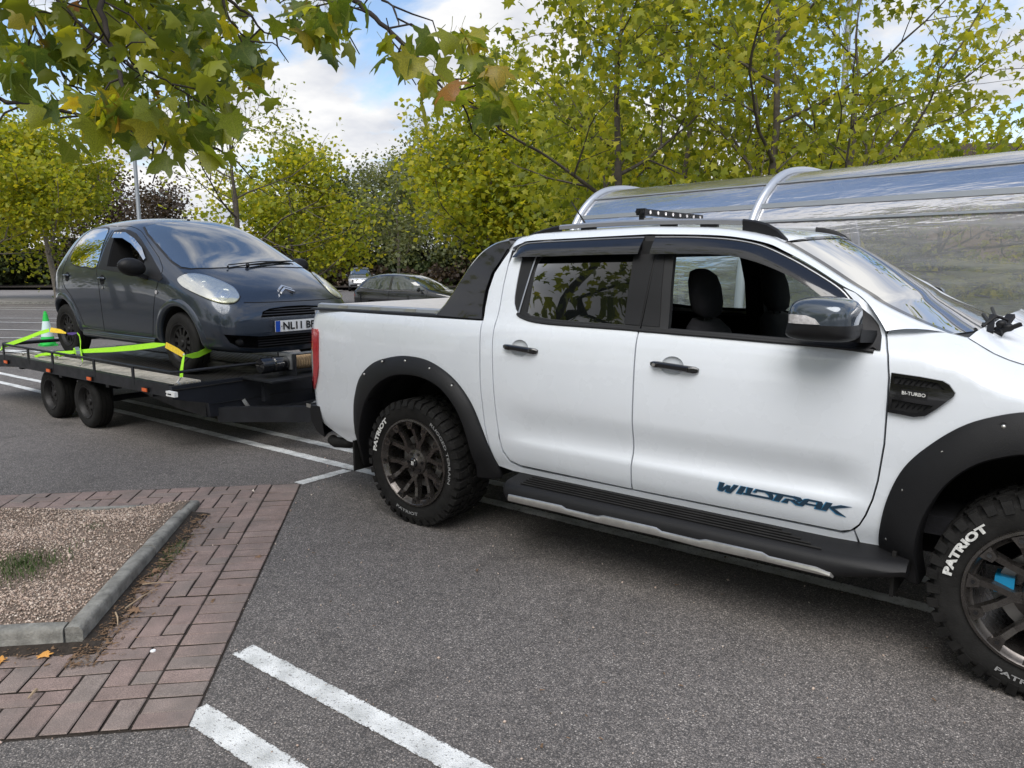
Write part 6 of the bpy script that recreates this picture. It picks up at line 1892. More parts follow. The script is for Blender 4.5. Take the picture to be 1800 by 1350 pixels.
# deck: ribs at the edges, tread plate tracks
dk = MB(); dk.box(XR, XF, .02, 1.98, .575, .585); deck = dk.build('deck', M['tr_black'], tr)
for k in range(6):
    y = .030 + k * .045
    mb = MB(); mb.box(XR + .05, XF - .04, y, y + .028, .586, .606); mb.build('deck_rib', M['ribbed'], deck)
    mb = MB(); mb.box(XR + .05, XF - .04, 1.94 - k * .045, 1.968 - k * .045, .586, .606); mb.build('deck_rib', M['ribbed'], deck)
for (y0, y1) in ((.305, .86), (1.20, 1.70)):
    mb = MB(); mb.box(XR, XF, y0, y1, .586, .597); tp = mb.build('tread_plate', M['tread_plate'], deck)
    # raised lozenges
    xs = np.arange(XR + .03, XF, .038); ys = np.arange(y0 + .02, y1 - .01, .038)
    X, Y = np.meshgrid(xs, ys, indexing='ij'); X = X.ravel(); Y = Y.ravel(); cnt = len(X)
    alt = ((np.round((X - xs[0]) / .038) + np.round((Y - ys[0]) / .038)) % 2)
    ang = np.where(alt > 0, PI / 4, -PI / 4); c, s_ = np.cos(ang), np.sin(ang); Z = np.zeros(cnt); O_ = np.ones(cnt)
    Q = np.stack([c, -s_, Z, s_, c, Z, Z, Z, O_], 1).reshape(-1, 3, 3)
    lz = scatter('tread_lozenge', [(1, 0, 0), (0, .25, 0), (-1, 0, 0), (0, -.25, 0), (0, 0, 1)], [(0, 1, 4), (1, 2, 4), (2, 3, 4), (3, 0, 4)], np.stack([X, Y, np.full(cnt, .597)], 1), Q, np.tile([.016, .016, .004], (cnt, 1)), None, M['steel'] if False else M['tread_plate'], parent=tp)
# rails and posts
mb = MB(); mb.tube([(XR, -.015, .715), (-4.5, -.015, .716), (XF + .03, -.015, .712), (XF + .055, .02, .712), (XF + .055, 1.98, .712), (XF + .03, 2.015, .712), (XR, 2.015, .712)], .0125, 8)
mb.tube([(XR, -.015, .715), (XR - .012, .01, .716), (XR - .012, 1.99, .716), (XR, 2.015, .712)], .02, 8)
mb.build('rail', M['tr_black'], tr)
for x in (XR + .02, -5.62, -5.03, -4.13, -3.395):
    for y in (-.028, 2.02):
        mb = MB(); mb.box(x - .018, x + .018, y - .004, y + .008, .55, .712); mb.build('rail_post', M['tr_black'], tr)
for x in (-6.19, -5.10, -4.205, -3.168):
    mb = MB(); mb.box(x - .048, x + .048, -.046, -.031, .512, .552); o = mb.build('marker_base', M['plastic'], tr)
    mb = MB(); mb.box(x - .040, x + .040, -.054, -.046, .517, .547); mb.build('side_marker', M['amber'], o)
mb = MB(); mb.hexa([(-2.795, -.060, .520), (-2.66, -.060, .520), (-2.66, -.03, .520), (-2.795, -.03, .520), (-2.795, -.060, .562), (-2.66, -.060, .562), (-2.66, -.03, .562), (-2.795, -.03, .562)])
o = mb.build('front_marker', M['plate_white'], tr)
mb = MB(); mb.box(-2.765, -2.71, -.063, -.060, .535, .545); mb.box(-2.797, -2.785, -.063, -.056, .534, .546); mb.build('marker_slot', M['dark'], o)
# tail section and ramps
mb = MB(); mb.prism([(XR, .60), (XR, .47), (-7.35, .36), (-7.35, .50)], lambda a, b, d: (a, d, b), -.03, .03)
mb.prism([(XR, .60), (XR, .47), (-7.35, .36), (-7.35, .50)], lambda a, b, d: (a, d, b), 1.97, 2.03)
mb.build('tail_beam', M['tr_black'], tr)
mb = MB(); mb.hexa([(-7.35, .03, .47), (XR, .03, .57), (XR, 1.97, .57), (-7.35, 1.97, .47), (-7.35, .03, .485), (XR, .03, .585), (XR, 1.97, .585), (-7.35, 1.97, .485)]); mb.build('tail_deck', M['tread_plate'], tr)
# running gear
for x in (-5.335, -4.535):
    for s, y in ((-1, .035), (1, 1.965)):
        small_wheel(tr, x, y, .257, .257, .165, .175, s, M['hub_black'], dish=.055, holes=6)
    mb = MB(); mb.cyl((x, .15, .257), (x, 1.85, .257), .03, 10); mb.build('axle', M['tr_black'], tr)
mb = MB()
for y in (.27, 1.73):
    mb.bar((-5.55, y, .42), (-4.3, y, .42), .05, .07); mb.bar((-5.335, y, .42), (-5.335, y, .26), .06, .06); mb.bar((-4.535, y, .42), (-4.535, y, .26), .06, .06)
mb.build('suspension', M['tr_black'], tr)
mb = MB()
for x in (-6.0, -5.0, -4.0, -3.2): mb.box(x - .03, x + .03, .02, 1.98, .46, .57)
mb.build('cross_member', M['tr_black'], tr)
# drawbar
mb = MB()
mb.bar((XF + .02, .40, .295), (-1.72, .955, .345), .07, .13); mb.bar((XF + .02, 1.60, .295), (-1.72, .985, .345), .07, .13)
mb.bar((-1.80, YC, .36), (-1.46, YC, .44), .10, .10); mb.bar((-2.35, .62, .33), (-2.35, 1.36, .33), .06, .08)
mb.build('drawbar', M['tr_black'], tr)
mb = MB(); mb.tube([(-1.50, YC, .46), (-1.40, YC, .50), (-1.34, YC, .505)], [.04, .045, .04], 12); mb.bar((-1.62, YC, .47), (-1.44, YC, .56), .02, .02); mb.build('coupling', M['galv'], tr)
mb = MB(); mb.tube([(-1.95, YC + .14, .10), (-1.95, YC + .14, .62)], .022, 10); mb.cyl((-1.95, YC + .10, .07), (-1.95, YC + .18, .07), .07, 16); mb.build('jockey_wheel', M['galv'], tr)
# winch
mb = MB(); mb.box(-2.74, -2.30, .62, 1.32, .585, .60); mb.bar((-2.52, .70, .40), (-2.52, .70, .59), .05, .05); mb.bar((-2.52, 1.25, .40), (-2.52, 1.25, .59), .05, .05); mb.box(-2.66, -2.40, .94, .955, .60, .80)
mb.box(-2.66, -2.40, 1.36, 1.375, .60, .80); mb.bar((-2.45, .95, .795), (-2.45, 1.36, .795), .03, .02)
wb = mb.build('winch_frame', M['tr_black'], tr)
mb = MB(); mb.box(-2.62, -2.44, .93, .94, .66, .80); mb.bar((-2.45, .935, .80), (-2.45, 1.36, .80), .035, .012); mb.build('winch_bracket', M['galv'], wb)
mb = MB(); mb.lathe([(.001, 0), (.062, .004), (.070, .02), (.070, .10), (.062, .11), (.062, .125), (.070, .135), (.070, .26), (.064, .28)], (-2.53, .66, .712), (0, 1, 0), 24); mb.build('winch_motor', M['gloss_black'], wb)
M['rope'] = mat('rope', (.34, .24, .14), .9, var=.3, vscale=60)
mb = MB()
for k in range(13): mb.lathe([(.045, -.0165), (.064, -.008), (.068, 0), (.064, .008), (.045, .0165)], (-2.53, .985 + k * .028, .712), (0, 1, 0), 20)
mb.build('winch_rope', M['rope'], wb)
# ------------------------------------------------------------------ lashings
M['webbing'] = mat('neon_webbing', (.38, .80, .03), .75, var=.1, vscale=60, bump=.3, bscale=500)
M['sleeve'] = mat('yellow_sleeve', (.80, .55, .04), .75, var=.25, vscale=70)
M['purple'] = mat('purple_webbing', (.10, .06, .25), .8)
def ribbon(path, w, wdir, th=.003):
    mb = MB(); rows = []
    P = [Vector(p) for p in path]
    for i, p in enumerate(P):
        ww = w[i] if isinstance(w, (list, tuple)) else w
        wd_ = Vector(wdir[i] if isinstance(wdir[0], (list, tuple)) else wdir).normalized()
        d = (P[min(i + 1, len(P) - 1)] - P[max(i - 1, 0)]).normalized()
        wd_ = (wd_ - d * wd_.dot(d)).normalized(); nn = d.cross(wd_)
        rows.append([p - wd_ * ww / 2 - nn * th / 2, p + wd_ * ww / 2 - nn * th / 2, p + wd_ * ww / 2 + nn * th / 2, p - wd_ * ww / 2 + nn * th / 2])
    mb.grid(rows, closed=True); mb.poly(rows[0][::-1]); mb.poly(rows[-1]); return mb
st1 = thing('ratchet_strap', 'neon green strap with yellow sleeve over the front wheel of the grey hatchback', 'strap', (-2.82, .10, .60), group='straps tying the hatchback to the trailer')
ribbon([(-2.815, .095, .655), (-2.83, .11, .72), (-2.90, .17, .80), (-2.935, .20, .825)], [.05, .045, .03, .012], (1, 0, .15)).build('strap_tail', M['webbing'], st1)
ribbon([(-2.955, .205, .822), (-3.10, .23, .845), (-3.33, .255, .880)], [.04, .052, .05], (0, .2, 1), th=.008).build('strap_sleeve', M['sleeve'], st1)
ribbon([(-3.34, .255, .885), (-3.5, .235, .868), (-3.8, .21, .830), (-4.2, .18, .785), (-4.6, .155, .748), (-4.86, .14, .722)], [.018, .050, .052, .048, .042, .03], (0, .25, 1)).build('strap_webbing', M['webbing'], st1)
ribbon([(-2.94, .205, .818), (-2.98, .30, .805), (-3.02, .38, .805), (-3.06, .46, .82), (-3.08, .54, .84)], [.012, .045, .05, .05, .05], (0, 0, 1)).build('strap_loop', M['webbing'], st1)
mb = MB(); mb.tube([(-2.80, .085, .655), (-2.815, .07, .63), (-2.805, .06, .605), (-2.785, .075, .60)], .006, 6); mb.tube([(-2.83, .10, .655), (-2.845, .085, .63), (-2.835, .06, .607)], .006, 6); mb.ball((-2.945, .205, .825), .013, .013, .013, 8, 6)
mb.build('strap_hook', M['steel'], st1)
st2 = thing('ratchet_strap', 'neon green strap with yellow sleeve at the rear wheel of the grey hatchback', 'strap', (-4.6, .06, .60), group='straps tying the hatchback to the trailer')
ribbon([(-4.60, .075, .640), (-4.64, .09, .68), (-4.78, .14, .75), (-4.95, .22, .80), (-5.20, .32, .850), (-5.33, .355, .868)], [.052, .05, .05, .03, .018, .012], (1, -.3, .3)).build('strap_tail', M['webbing'], st2)
ribbon([(-5.34, .355, .866), (-5.46, .36, .852), (-5.58, .36, .848)], [.012, .030, .015], (0, 0, 1)).build('strap_loop', M['purple'], st2)
ribbon([(-5.60, .355, .850), (-5.72, .345, .865), (-5.90, .32, .872)], [.014, .045, .055], (0, .3, 1), th=.006).build('strap_sleeve', M['sleeve'], st2)
ribbon([(-5.92, .315, .868), (-6.02, .25, .835), (-6.14, .17, .78), (-6.25, .05, .722), (-6.28, -.01, .70)], [.04, .04, .04, .042, .04], (0, .3, 1)).build('strap_webbing', M['webbing'], st2)
ribbon([(-4.84, .14, .722), (-5.0, .13, .705), (-5.35, .12, .672), (-5.62, .10, .640), (-5.75, .08, .606)], [.03, .035, .035, .03, .03], (0, .3, 1)).build('strap_end', M['webbing'], st2)
mb = MB(); mb.bar((-4.79, .13, .72), (-4.90, .15, .735), .05, .045); mb.build('ratchet_buckle', M['webbing'], st2)
mb = MB(); mb.bar((-4.75, .11, .685), (-4.86, .14, .745), .035, .06); mb.tube([(-4.60, .075, .64), (-4.61, .055, .612), (-4.60, .04, .604)], .006, 6); mb.build('strap_hook', M['steel'], st2)
st3 = thing('strap_bundle', 'loose strap end and silver hook lying on the rear deck of the trailer', 'strap', (-5.7, .10, .60))
mb = MB(); mb.tube([(-5.98, .06, .62), (-5.86, .07, .640), (-5.70, .10, .636), (-5.50, .12, .632), (-5.30, .13, .628)], [.010, .009, .008, .010, .009], 6); mb.ball((-5.98, .055, .628), .022, .015, .02, 8, 6); mb.build('hook', M['steel'], st3)
ribbon([(-5.34, .14, .65), (-5.28, .14, .668), (-5.22, .14, .655)], .045, (0, 1, .2), th=.02).build('folded_webbing', M['webbing'], st3)
st4 = thing('strap_bundle', 'neon green strap loops hanging at the rear corner of the trailer', 'strap', (-6.2, 0, .62))
ribbon([(-6.28, -.01, .70), (-6.40, .0, .665), (-6.46, .01, .64)], [.04, .05, .03], (0, .3, 1), th=.01).build('folded_webbing', M['webbing'], st4)
# cone
M['cone_green'] = mat('cone_green', (.02, .50, .07), .5, var=.1); M['cone_white'] = mat('cone_band', (.62, .78, .76), .35)
CC = fl(-9.42, 15.55); cz = gz(*CC)
cone = thing('traffic_cone', 'bright green traffic cone with pale band standing behind the trailer', 'traffic cone', (*CC, cz), keep=False)
mb = MB(); mb.lathe([(.001, .70), (.022, .70), (.028, .66), (.034, .655), (.062, .50)], (0, 0, 0), (0, 0, 1), 24, ref=(1, 0, 0)); mb.build('cone_tip', M['cone_green'], cone); mb = MB(); mb.lathe([(.112, .19), (.148, .035), (.001, .035)], (0, 0, 0), (0, 0, 1), 24, ref=(1, 0, 0)); mb.build('cone_body', M['cone_green'], cone)
mb = MB(); mb.lathe([(.0625, .50), (.066, .485), (.112, .205), (.112, .19)], (0, 0, 0), (0, 0, 1), 24, ref=(1, 0, 0)); mb.build('reflective_band', M['cone_white'], cone)
mb = MB(); mb.box(-.135, .135, -.135, .135, 0, .035); mb.build('cone_base', M['cone_green'], cone)
# =================================================================== trolley shelter
SH = Matrix.Translation((-1.87, 3.84, 0)) @ Matrix.Rotation(R(-13.9), 4, 'Z')
def shp(x, y, z): return SH @ Vector((x, y, z))
shel = thing('trolley_shelter', 'long curved clear plastic shelter with grey metal hoops behind the white pickup', 'shelter', tuple(shp(0, 0, 0)), R(-13.9))
M['hoop'] = mat('hoop_metal', (.50, .53, .58), .35, metal=.55)
m, n, l, b = new_mat('clear_polycarbonate')
n.remove(b); out = n['Material Output']
t = N(n, 'ShaderNodeTexCoord'); mpn = N(n, 'ShaderNodeMapping'); mpn.inputs['Rotation'].default_value = (0, 0, R(13.9)); mpn.inputs['Scale'].default_value = (.55, 5, 9)
l.new(t.outputs['Object'], mpn.inputs[0])
a = N(n, 'ShaderNodeTexNoise'); a.inputs['Scale'].default_value = 1.0; a.inputs['Detail'].default_value = 4; a.inputs['Roughness'].default_value = .55; l.new(mpn.outputs[0], a.inputs['Vector'])
u = N(n, 'ShaderNodeBump'); u.inputs['Strength'].default_value = .35; u.inputs['Distance'].default_value = .05; l.new(a.outputs['Fac'], u.inputs['Height'])
tr_ = N(n, 'ShaderNodeBsdfTransparent'); tr_.inputs[0].default_value = (.80, .80, .82, 1)
gl = N(n, 'ShaderNodeBsdfGlossy'); gl.inputs['Roughness'].default_value = .20; gl.inputs['Color'].default_value = (.88, .85, .82, 1); l.new(u.outputs[0], gl.inputs['Normal'])
df = N(n, 'ShaderNodeBsdfDiffuse'); df.inputs[0].default_value = (.55, .56, .57, 1)
fr = N(n, 'ShaderNodeFresnel'); fr.inputs['IOR'].default_value = 1.58; l.new(u.outputs[0], fr.inputs['Normal'])
ad = N(n, 'ShaderNodeMath', operation='MULTIPLY_ADD'); ad.inputs[1].default_value = .85; ad.inputs[2].default_value = .05; ad.use_clamp = True; l.new(fr.outputs[0], ad.inputs[0])
m1 = N(n, 'ShaderNodeMixShader'); dirt = N(n, 'ShaderNodeMapRange'); dirt.inputs['From Min'].default_value = .35; dirt.inputs['From Max'].default_value = .75; dirt.inputs['To Min'].default_value = .12; dirt.inputs['To Max'].default_value = .50
l.new(a.outputs['Fac'], dirt.inputs['Value']); l.new(dirt.outputs[0], m1.inputs[0]); ts = N(n, 'ShaderNodeBsdfTranslucent'); ts.inputs[0].default_value = (.62, .62, .63, 1); mh = N(n, 'ShaderNodeMixShader'); mh.inputs[0].default_value = .5; l.new(df.outputs[0], mh.inputs[1]); l.new(ts.outputs[0], mh.inputs[2])
l.new(tr_.outputs[0], m1.inputs[1]); l.new(mh.outputs[0], m1.inputs[2])
m2 = N(n, 'ShaderNodeMixShader'); l.new(ad.outputs[0], m2.inputs[0]); l.new(m1.outputs[0], m2.inputs[1]); l.new(gl.outputs[0], m2.inputs[2]); l.new(m2.outputs[0], out.inputs[0])
M['poly'] = m
def arc(k, r=1.0):
    """vault section: near wall leans in a little, then sweeps over to a flat top and down the far side"""
    P = cat([(.45, .0), (.44, .6), (.44, 1.2), (.50, 1.72), (.68, 2.12), (.97, 2.38), (1.30, 2.47), (1.70, 2.47), (2.03, 2.38), (2.32, 2.12), (2.50, 1.72), (2.56, 1.2), (2.56, .6), (2.55, 0)], 5)
    c = np.array((1.5, 1.0))
    return [tuple(c + (np.array(p) - c) * r) if p[1] > .01 else p for p in P]
NB, BAY = 5, 2.42
for k in range(NB + 1):
    mb = MB(); mb.tube([shp(k * BAY, y, z) for y, z in arc(0, 1.008)], .042, 12); mb.build('hoop', M['hoop'], shel, smooth=60)
    mb = MB()
    for y in (.45, 2.55): mb.bar(shp(k * BAY - .08, y, .006), shp(k * BAY + .08, y, .006), .16, .012)
    mb.build('foot_plate', M['hoop'], shel)
A0 = arc(0, 1.0)
segs = [(0, 20), (20, 45), (45, 65)]
for k in range(NB):
    for a_, b_ in segs:
        b_ = min(b_, len(A0) - 1)
        if a_ >= b_: continue
        mb = MB(); x0, x1 = k * BAY + .045, (k + 1) * BAY - .045
        mb.grid([[shp(x0 + (x1 - x0) * i / 6, y, z) for y, z in A0[a_:b_ + 1]] for i in range(7)])
        mb.build('glazing_sheet', M['poly'], shel, smooth=80)
# horizontal glazing bars
for i_ in (18, 20, 24, 41, 47):
    y, z = A0[i_]
    mb = MB(); mb.bar(shp(0, y - .012 if y < 1.4 else y + .012, z), shp(NB * BAY, y - .012 if y < 1.4 else y + .012, z), .02, {20: .042, 18: .018}.get(i_, .012)); mb.build('glazing_bar', M['hoop'], shel)
for y in (.43, 2.57):
    mb = MB(); mb.bar(shp(0, y, .10), shp(NB * BAY, y, .10), .03, .10); mb.build('kick_rail', M['hoop'], shel)
# green trolley guide rail inside
M['green_rail'] = mat('green_rail', (.01, .16, .10), .45)
gr_ = thing('guide_rail', 'green metal guide rail inside the curved clear shelter', 'rail', tuple(shp(.3, 1.4, 0)), R(-13.9))
mb = MB()
mb.bar(shp(.3, 1.5, .95), shp(NB * BAY - .3, 1.5, .95), .05, .12)
mb.build('rail', M['green_rail'], gr_)
for k in range(9):
    mb = MB(); mb.bar(shp(.35 + k * 1.4, 1.5, 0), shp(.35 + k * 1.4, 1.5, .95), .06, .06); mb.build('rail_post', M['green_rail'], gr_)
mb = MB(); mb.bar(shp(-.02, 1.0, 1.0), shp(-.02, 1.0, 2.3), .10, .04); mb.build('sign_panel', M['green_rail'], gr_) if False else None
mb = MB(); mb.grid([[shp(x, y, .006) for y in (.35, 2.65)] for x in (0, NB * BAY)], flip=False)
o = mb.build('shelter_floor', M['verge'], smooth=0); tag(o, kind='structure')
if o.data.polygons[0].normal.z < 0: o.data.flip_normals()
# =================================================================== trees
def leaf_mat(name, cols, tr=.55, seed=0.0):
    """thin leaf: colour from the per-leaf tint, light coming through it"""
    m, n, l, b = new_mat(name); out = n['Material Output']
    at = N(n, 'ShaderNodeAttribute'); at.attribute_name = 'tint'
    r = N(n, 'ShaderNodeValToRGB'); e = r.color_ramp.elements
    e[0].position = 0; e[0].color = (*cols[0], 1); e[1].position = 1; e[1].color = (*cols[-1], 1)
    for i, c in enumerate(cols[1:-1]):
        x = e.new((i + 1) / (len(cols) - 1)); x.color = (*c, 1)
    l.new(at.outputs['Fac'], r.inputs[0]); l.new(r.outputs[0], b.inputs['Base Color'])
    b.inputs['Roughness'].default_value = .5; b.inputs['Specular IOR Level'].default_value = .35
    t = N(n, 'ShaderNodeBsdfTranslucent')
    v = N(n, 'ShaderNodeVectorMath', operation='MULTIPLY'); v.inputs[1].default_value = (1.7, 1.55, .6); l.new(r.outputs[0], v.inputs[0]); l.new(v.outputs[0], t.inputs['Color'])
    mx = N(n, 'ShaderNodeMixShader'); mx.inputs[0].default_value = tr
    l.new(b.outputs[0], mx.inputs[1]); l.new(t.outputs[0], mx.inputs[2]); l.new(mx.outputs[0], out.inputs[0])
    return m
M['leaf_plane'] = leaf_mat('plane_tree_leaf', [(.11, .145, .020), (.22, .26, .032), (.34, .36, .042), (.50, .47, .06)])
M['leaf_yellow'] = leaf_mat('yellowing_leaf', [(.12, .16, .020), (.23, .28, .030), (.36, .37, .036), (.50, .45, .045)])
M['leaf_green'] = leaf_mat('mid_green_leaf', [(.07, .11, .025), (.13, .18, .035), (.20, .25, .05), (.30, .33, .07)], .45)
M['leaf_dark'] = leaf_mat('dark_leaf', [(.022, .036, .014), (.045, .065, .022), (.075, .095, .032), (.13, .13, .045)], .3)
M['leaf_grey'] = leaf_mat('grey_green_leaf', [(.08, .10, .05), (.14, .165, .08), (.21, .235, .12), (.30, .31, .16)], .45)
M['leaf_brown'] = leaf_mat('brown_twiggy_leaf', [(.040, .030, .024), (.07, .052, .042), (.11, .08, .06), (.16, .13, .08)], .3)
M['bark'] = mat('bark', (.085, .072, .058), .9, var=.45, vscale=9, bump=.9, bscale=45)
M['bark_pale'] = mat('pale_bark', (.20, .175, .145), .9, var=.4, vscale=9, bump=.8, bscale=45)
M['bark_dark'] = mat('dark_twig', (.030, .024, .020), .9, var=.3)
def lobed(n_l=5):
    """plane leaf outline: five pointed lobes, tip along +y, stalk at the origin"""
    P = [(0, 0), (.10, .06), (.30, -.02), (.44, .10), (.34, .22), (.42, .34), (.60, .44), (.42, .52), (.26, .50), (.20, .66), (.16, .80), (0, 1.0),
         (-.16, .80), (-.20, .66), (-.26, .50), (-.42, .52), (-.60, .44), (-.42, .34), (-.34, .22), (-.44, .10), (-.30, -.02), (-.10, .06)]
    return P
LP = lobed()
def leaf_template(simple=True):
    if simple:      # star fan
        out = [(0, 0, 0), (.40, .02, -.06), (.30, .26, 0), (.58, .46, -.10), (.22, .52, 0), (0, 1, -.08), (-.22, .52, 0), (-.58, .46, -.10), (-.30, .26, 0), (-.40, .02, -.06)]
        c = (0, .34, .06)
        v = [c] + out; f = [(0, i + 1, (i + 1) % 10 + 1) for i in range(10)]
        return v, f
def euler_mats(n_, rx, ry, rz):
    cx, sx, cy, sy, cz_, sz_ = np.cos(rx), np.sin(rx), np.cos(ry), np.sin(ry), np.cos(rz), np.sin(rz)
    Z = np.zeros(n_); O_ = np.ones(n_)
    X = np.stack([O_, Z, Z, Z, cx, -sx, Z, sx, cx], 1).reshape(-1, 3, 3)
    Y = np.stack([cy, Z, sy, Z, O_, Z, -sy, Z, cy], 1).reshape(-1, 3, 3)
    Zm = np.stack([cz_, -sz_, Z, sz_, cz_, Z, Z, Z, O_], 1).reshape(-1, 3, 3)
    return Zm @ Y @ X
TL = leaf_template(); TQ = ([(-.5, 0, 0), (.5, 0, .1), (.55, .8, 0), (0, 1.1, .12), (-.5, .75, .05)], [(0, 1, 2, 3, 4)])
TQ4 = ([(-.5, 0, 0), (.5, .1, .1), (.35, .9, -.1), (-.4, .85, .1)], [(0, 1, 2, 3)])
def grow(rd, base, dirv, L, r, lev, maxlev, segs, tips, up=.12, spread=.75, kids=(3, 4), wob=.18, rmin=.006, mid=True):
    """recursive limbs; segs gets (path, radii), tips gets twig points"""
    p = Vector(base); d = Vector(dirv).normalized(); n_ = 5 if lev < 2 else 3
    path, rad = [p.copy()], [r]; pts = []
    for i in range(n_):
        d = (d + Vector((rd.gauss(0, wob), rd.gauss(0, wob), rd.gauss(0, wob) + up)) * .5).normalized()
        p = p + d * L / n_; path.append(p.copy()); rad.append(max(r * (1 - .55 * (i + 1) / n_), rmin * .6)); pts.append((p.copy(), d.copy()))
    segs.append((path, rad, lev))
    if lev >= maxlev:
        for q, dd in pts: tips.append((q, dd))
        return
    k = rd.randint(*kids)
    for j in range(k):
        q, dd = pts[min(n_ - 1, int(n_ * (.35 + .65 * (j + 1) / k)) - 1 + (0 if j < k - 1 else 1))] if j < k - 1 else pts[-1]
        a = rd.uniform(0, 2 * PI); ax = dd.orthogonal().normalized(); ax.rotate(Matrix.Rotation(a, 3, dd))
        nd = (dd * (1 - spread * .5) + ax * spread * rd.uniform(.6, 1.1)).normalized() if j < k - 1 else (dd + ax * .3).normalized()
        grow(rd, q, nd, L * rd.uniform(.58, .78), max(r * (.5 if j < k - 1 else .62), rmin), lev + 1, maxlev, segs, tips, up, spread, kids, wob, rmin)
def tree(name, label, base, height, trunk_r, seed, leafm, n_leaf, leaf_size, bark='bark', tmpl=None, lean=(0, 0), clear=.3, maxlev=3, spread=.8, crown=None, twig_spread=.35, group=None, catg='tree', kids=(3, 4), density_pow=1.0, up=.10, limbs=6, show_to=9, tint=(.44, .20), squash=.8, droop=.5):
    rd = random.Random(seed)
    th = thing(name, label, catg, tuple(base), group=group)
    base = Vector(base); top = base + Vector((lean[0], lean[1], height * .80))
    segs, tips = [], []
    P = []; n_ = 9
    for i in range(n_ + 1):
        f = i / n_; q = base.lerp(top, f) + Vector((rd.gauss(0, .02), rd.gauss(0, .02), 0)) * height * .25 * min(f * 3, 1)
        P.append(q)
    rad = [trunk_r * (1.25 if i == 0 else 1) * (1 - .8 * i / n_) for i in range(n_ + 1)]
    mb = MB(); mb.tube([base - Vector((0, 0, .1))] + P, [rad[0] * 1.15] + rad, 10)
    tr_o = mb.build('trunk', M[bark], th, smooth=80)
    cw = crown or height * .33
    for j in range(limbs):
        f = clear + (1 - clear) * (j + .3) / limbs; i = min(n_ - 1, int(f * n_)); q = P[i].lerp(P[i + 1], f * n_ - i)
        a = j * 2.4 + rd.uniform(-.5, .5)
        d = Vector((math.cos(a), math.sin(a), rd.uniform(.25, .7)))
        grow(rd, q, d, cw * (1.0 - .45 * f) * rd.uniform(.65, .9), rad[i] * .55, 1, maxlev, segs, tips, up, spread, kids)
    grow(rd, P[-1], (lean[0] * .1, lean[1] * .1, 1), height * .14, rad[-1], 2, maxlev, segs, tips, up, spread, kids)
    mb = MB()
    for path, rr, lev in segs:
        if lev <= show_to: mb.tube(path, rr, 6 if lev < 2 else (4 if lev < 3 else 3), cap=False)
    mb.build('limb', M[bark], th, smooth=80)
    # leaves
    T = np.array([t_[0] for t_ in tips]); idx = rng.integers(0, len(T), n_leaf)
    # clumpy: some twigs carry many more leaves than others
    wgt = rng.random(len(T)) ** density_pow; wgt /= wgt.sum(); idx = rng.choice(len(T), n_leaf, p=wgt)
    C_ = T[idx] + rng.normal(0, twig_spread, (n_leaf, 3)) * np.array([1, 1, squash])
    clump = rng.normal(0, .20, len(T))[idx]
    tv = np.clip(rng.normal(tint[0], tint[1], n_leaf) + clump, 0, 1)
    tm = tmpl or TQ4
    Rm = euler_mats(n_leaf, rng.normal(-droop, .7, n_leaf), rng.normal(0, .6, n_leaf), rng.uniform(0, 2 * PI, n_leaf))
    s_ = leaf_size * rng.uniform(.55, 1.25, n_leaf)
    lv = scatter('foliage', tm[0], tm[1], C_, Rm, np.stack([s_, s_, s_], 1), tv, M[leafm], kind='stuff', parent=th)
    return th
def at(lat, d, dz=0.0):
    x, y = fl(lat, d); return (x, y, gz(x, y) + dz)
# right-hand group of plane trees rising behind the shelter
G5 = 'young plane trees behind the shelter'
tree('plane_tree', 'young plane tree whose upright trunk rises directly behind the middle hoop of the shelter', at(4.45, 13.6), 8.8, .105, 3, 'leaf_plane', 3000, .145, tmpl=TL, crown=3.1, clear=.26, twig_spread=.30, group=G5, limbs=8, density_pow=1.6, droop=.9)
tree('plane_tree', 'young plane tree left of the middle hoop, its limbs sweeping up over the pickup roof', at(3.6, 16.5), 8.6, .10, 11, 'leaf_plane', 2800, .15, tmpl=TL, crown=3.0, clear=.25, twig_spread=.30, group=G5, limbs=8, density_pow=1.6, droop=.9)
tree('plane_tree', 'leafy plane tree above the left end of the shelter, crown reaching down to the hoop', at(1.75, 13.2), 7.6, .10, 5, 'leaf_plane', 4600, .145, tmpl=TL, crown=2.5, clear=.22, twig_spread=.34, group=G5, limbs=9, density_pow=1.2, droop=.9)
tree('plane_tree', 'open plane tree right of the lamp post with long rising limbs against the sky', at(6.6, 15.5), 7.4, .095, 8, 'leaf_plane', 2600, .15, tmpl=TL, crown=3.6, clear=.20, twig_spread=.26, group=G5, limbs=8, density_pow=1.9, spread=.7, droop=.9)
tree('plane_tree', 'thin plane tree between the two middle trunks, set further back', at(6.0, 19.5), 9.5, .12, 21, 'leaf_yellow', 2800, .16, tmpl=TL, crown=3.3, clear=.22, twig_spread=.36, group=G5, limbs=8, density_pow=1.4, droop=.8)
tree('plane_tree', 'low plane tree at the far right behind the shelter roof', at(10.4, 19.0), 4.9, .09, 31, 'leaf_yellow', 3600, .17, tmpl=TL, crown=2.8, clear=.15, twig_spread=.34, group=G5, limbs=8, density_pow=1.0, droop=.8)
tree('plane_tree', 'low plane tree filling the gap below the lamp post behind the shelter', at(7.2, 21.0), 5.0, .09, 32, 'leaf_yellow', 4200, .17, tmpl=TL, crown=3.0, clear=.15, twig_spread=.36, group=G5, limbs=8, density_pow=1.0, droop=.8)
tree('plane_tree', 'low bushy plane tree behind the left hoop of the shelter', at(2.6, 20.5), 5.6, .09, 33, 'leaf_yellow', 5200, .17, tmpl=TL, crown=3.0, clear=.15, twig_spread=.38, group=G5, limbs=9, density_pow=.9, droop=.8)
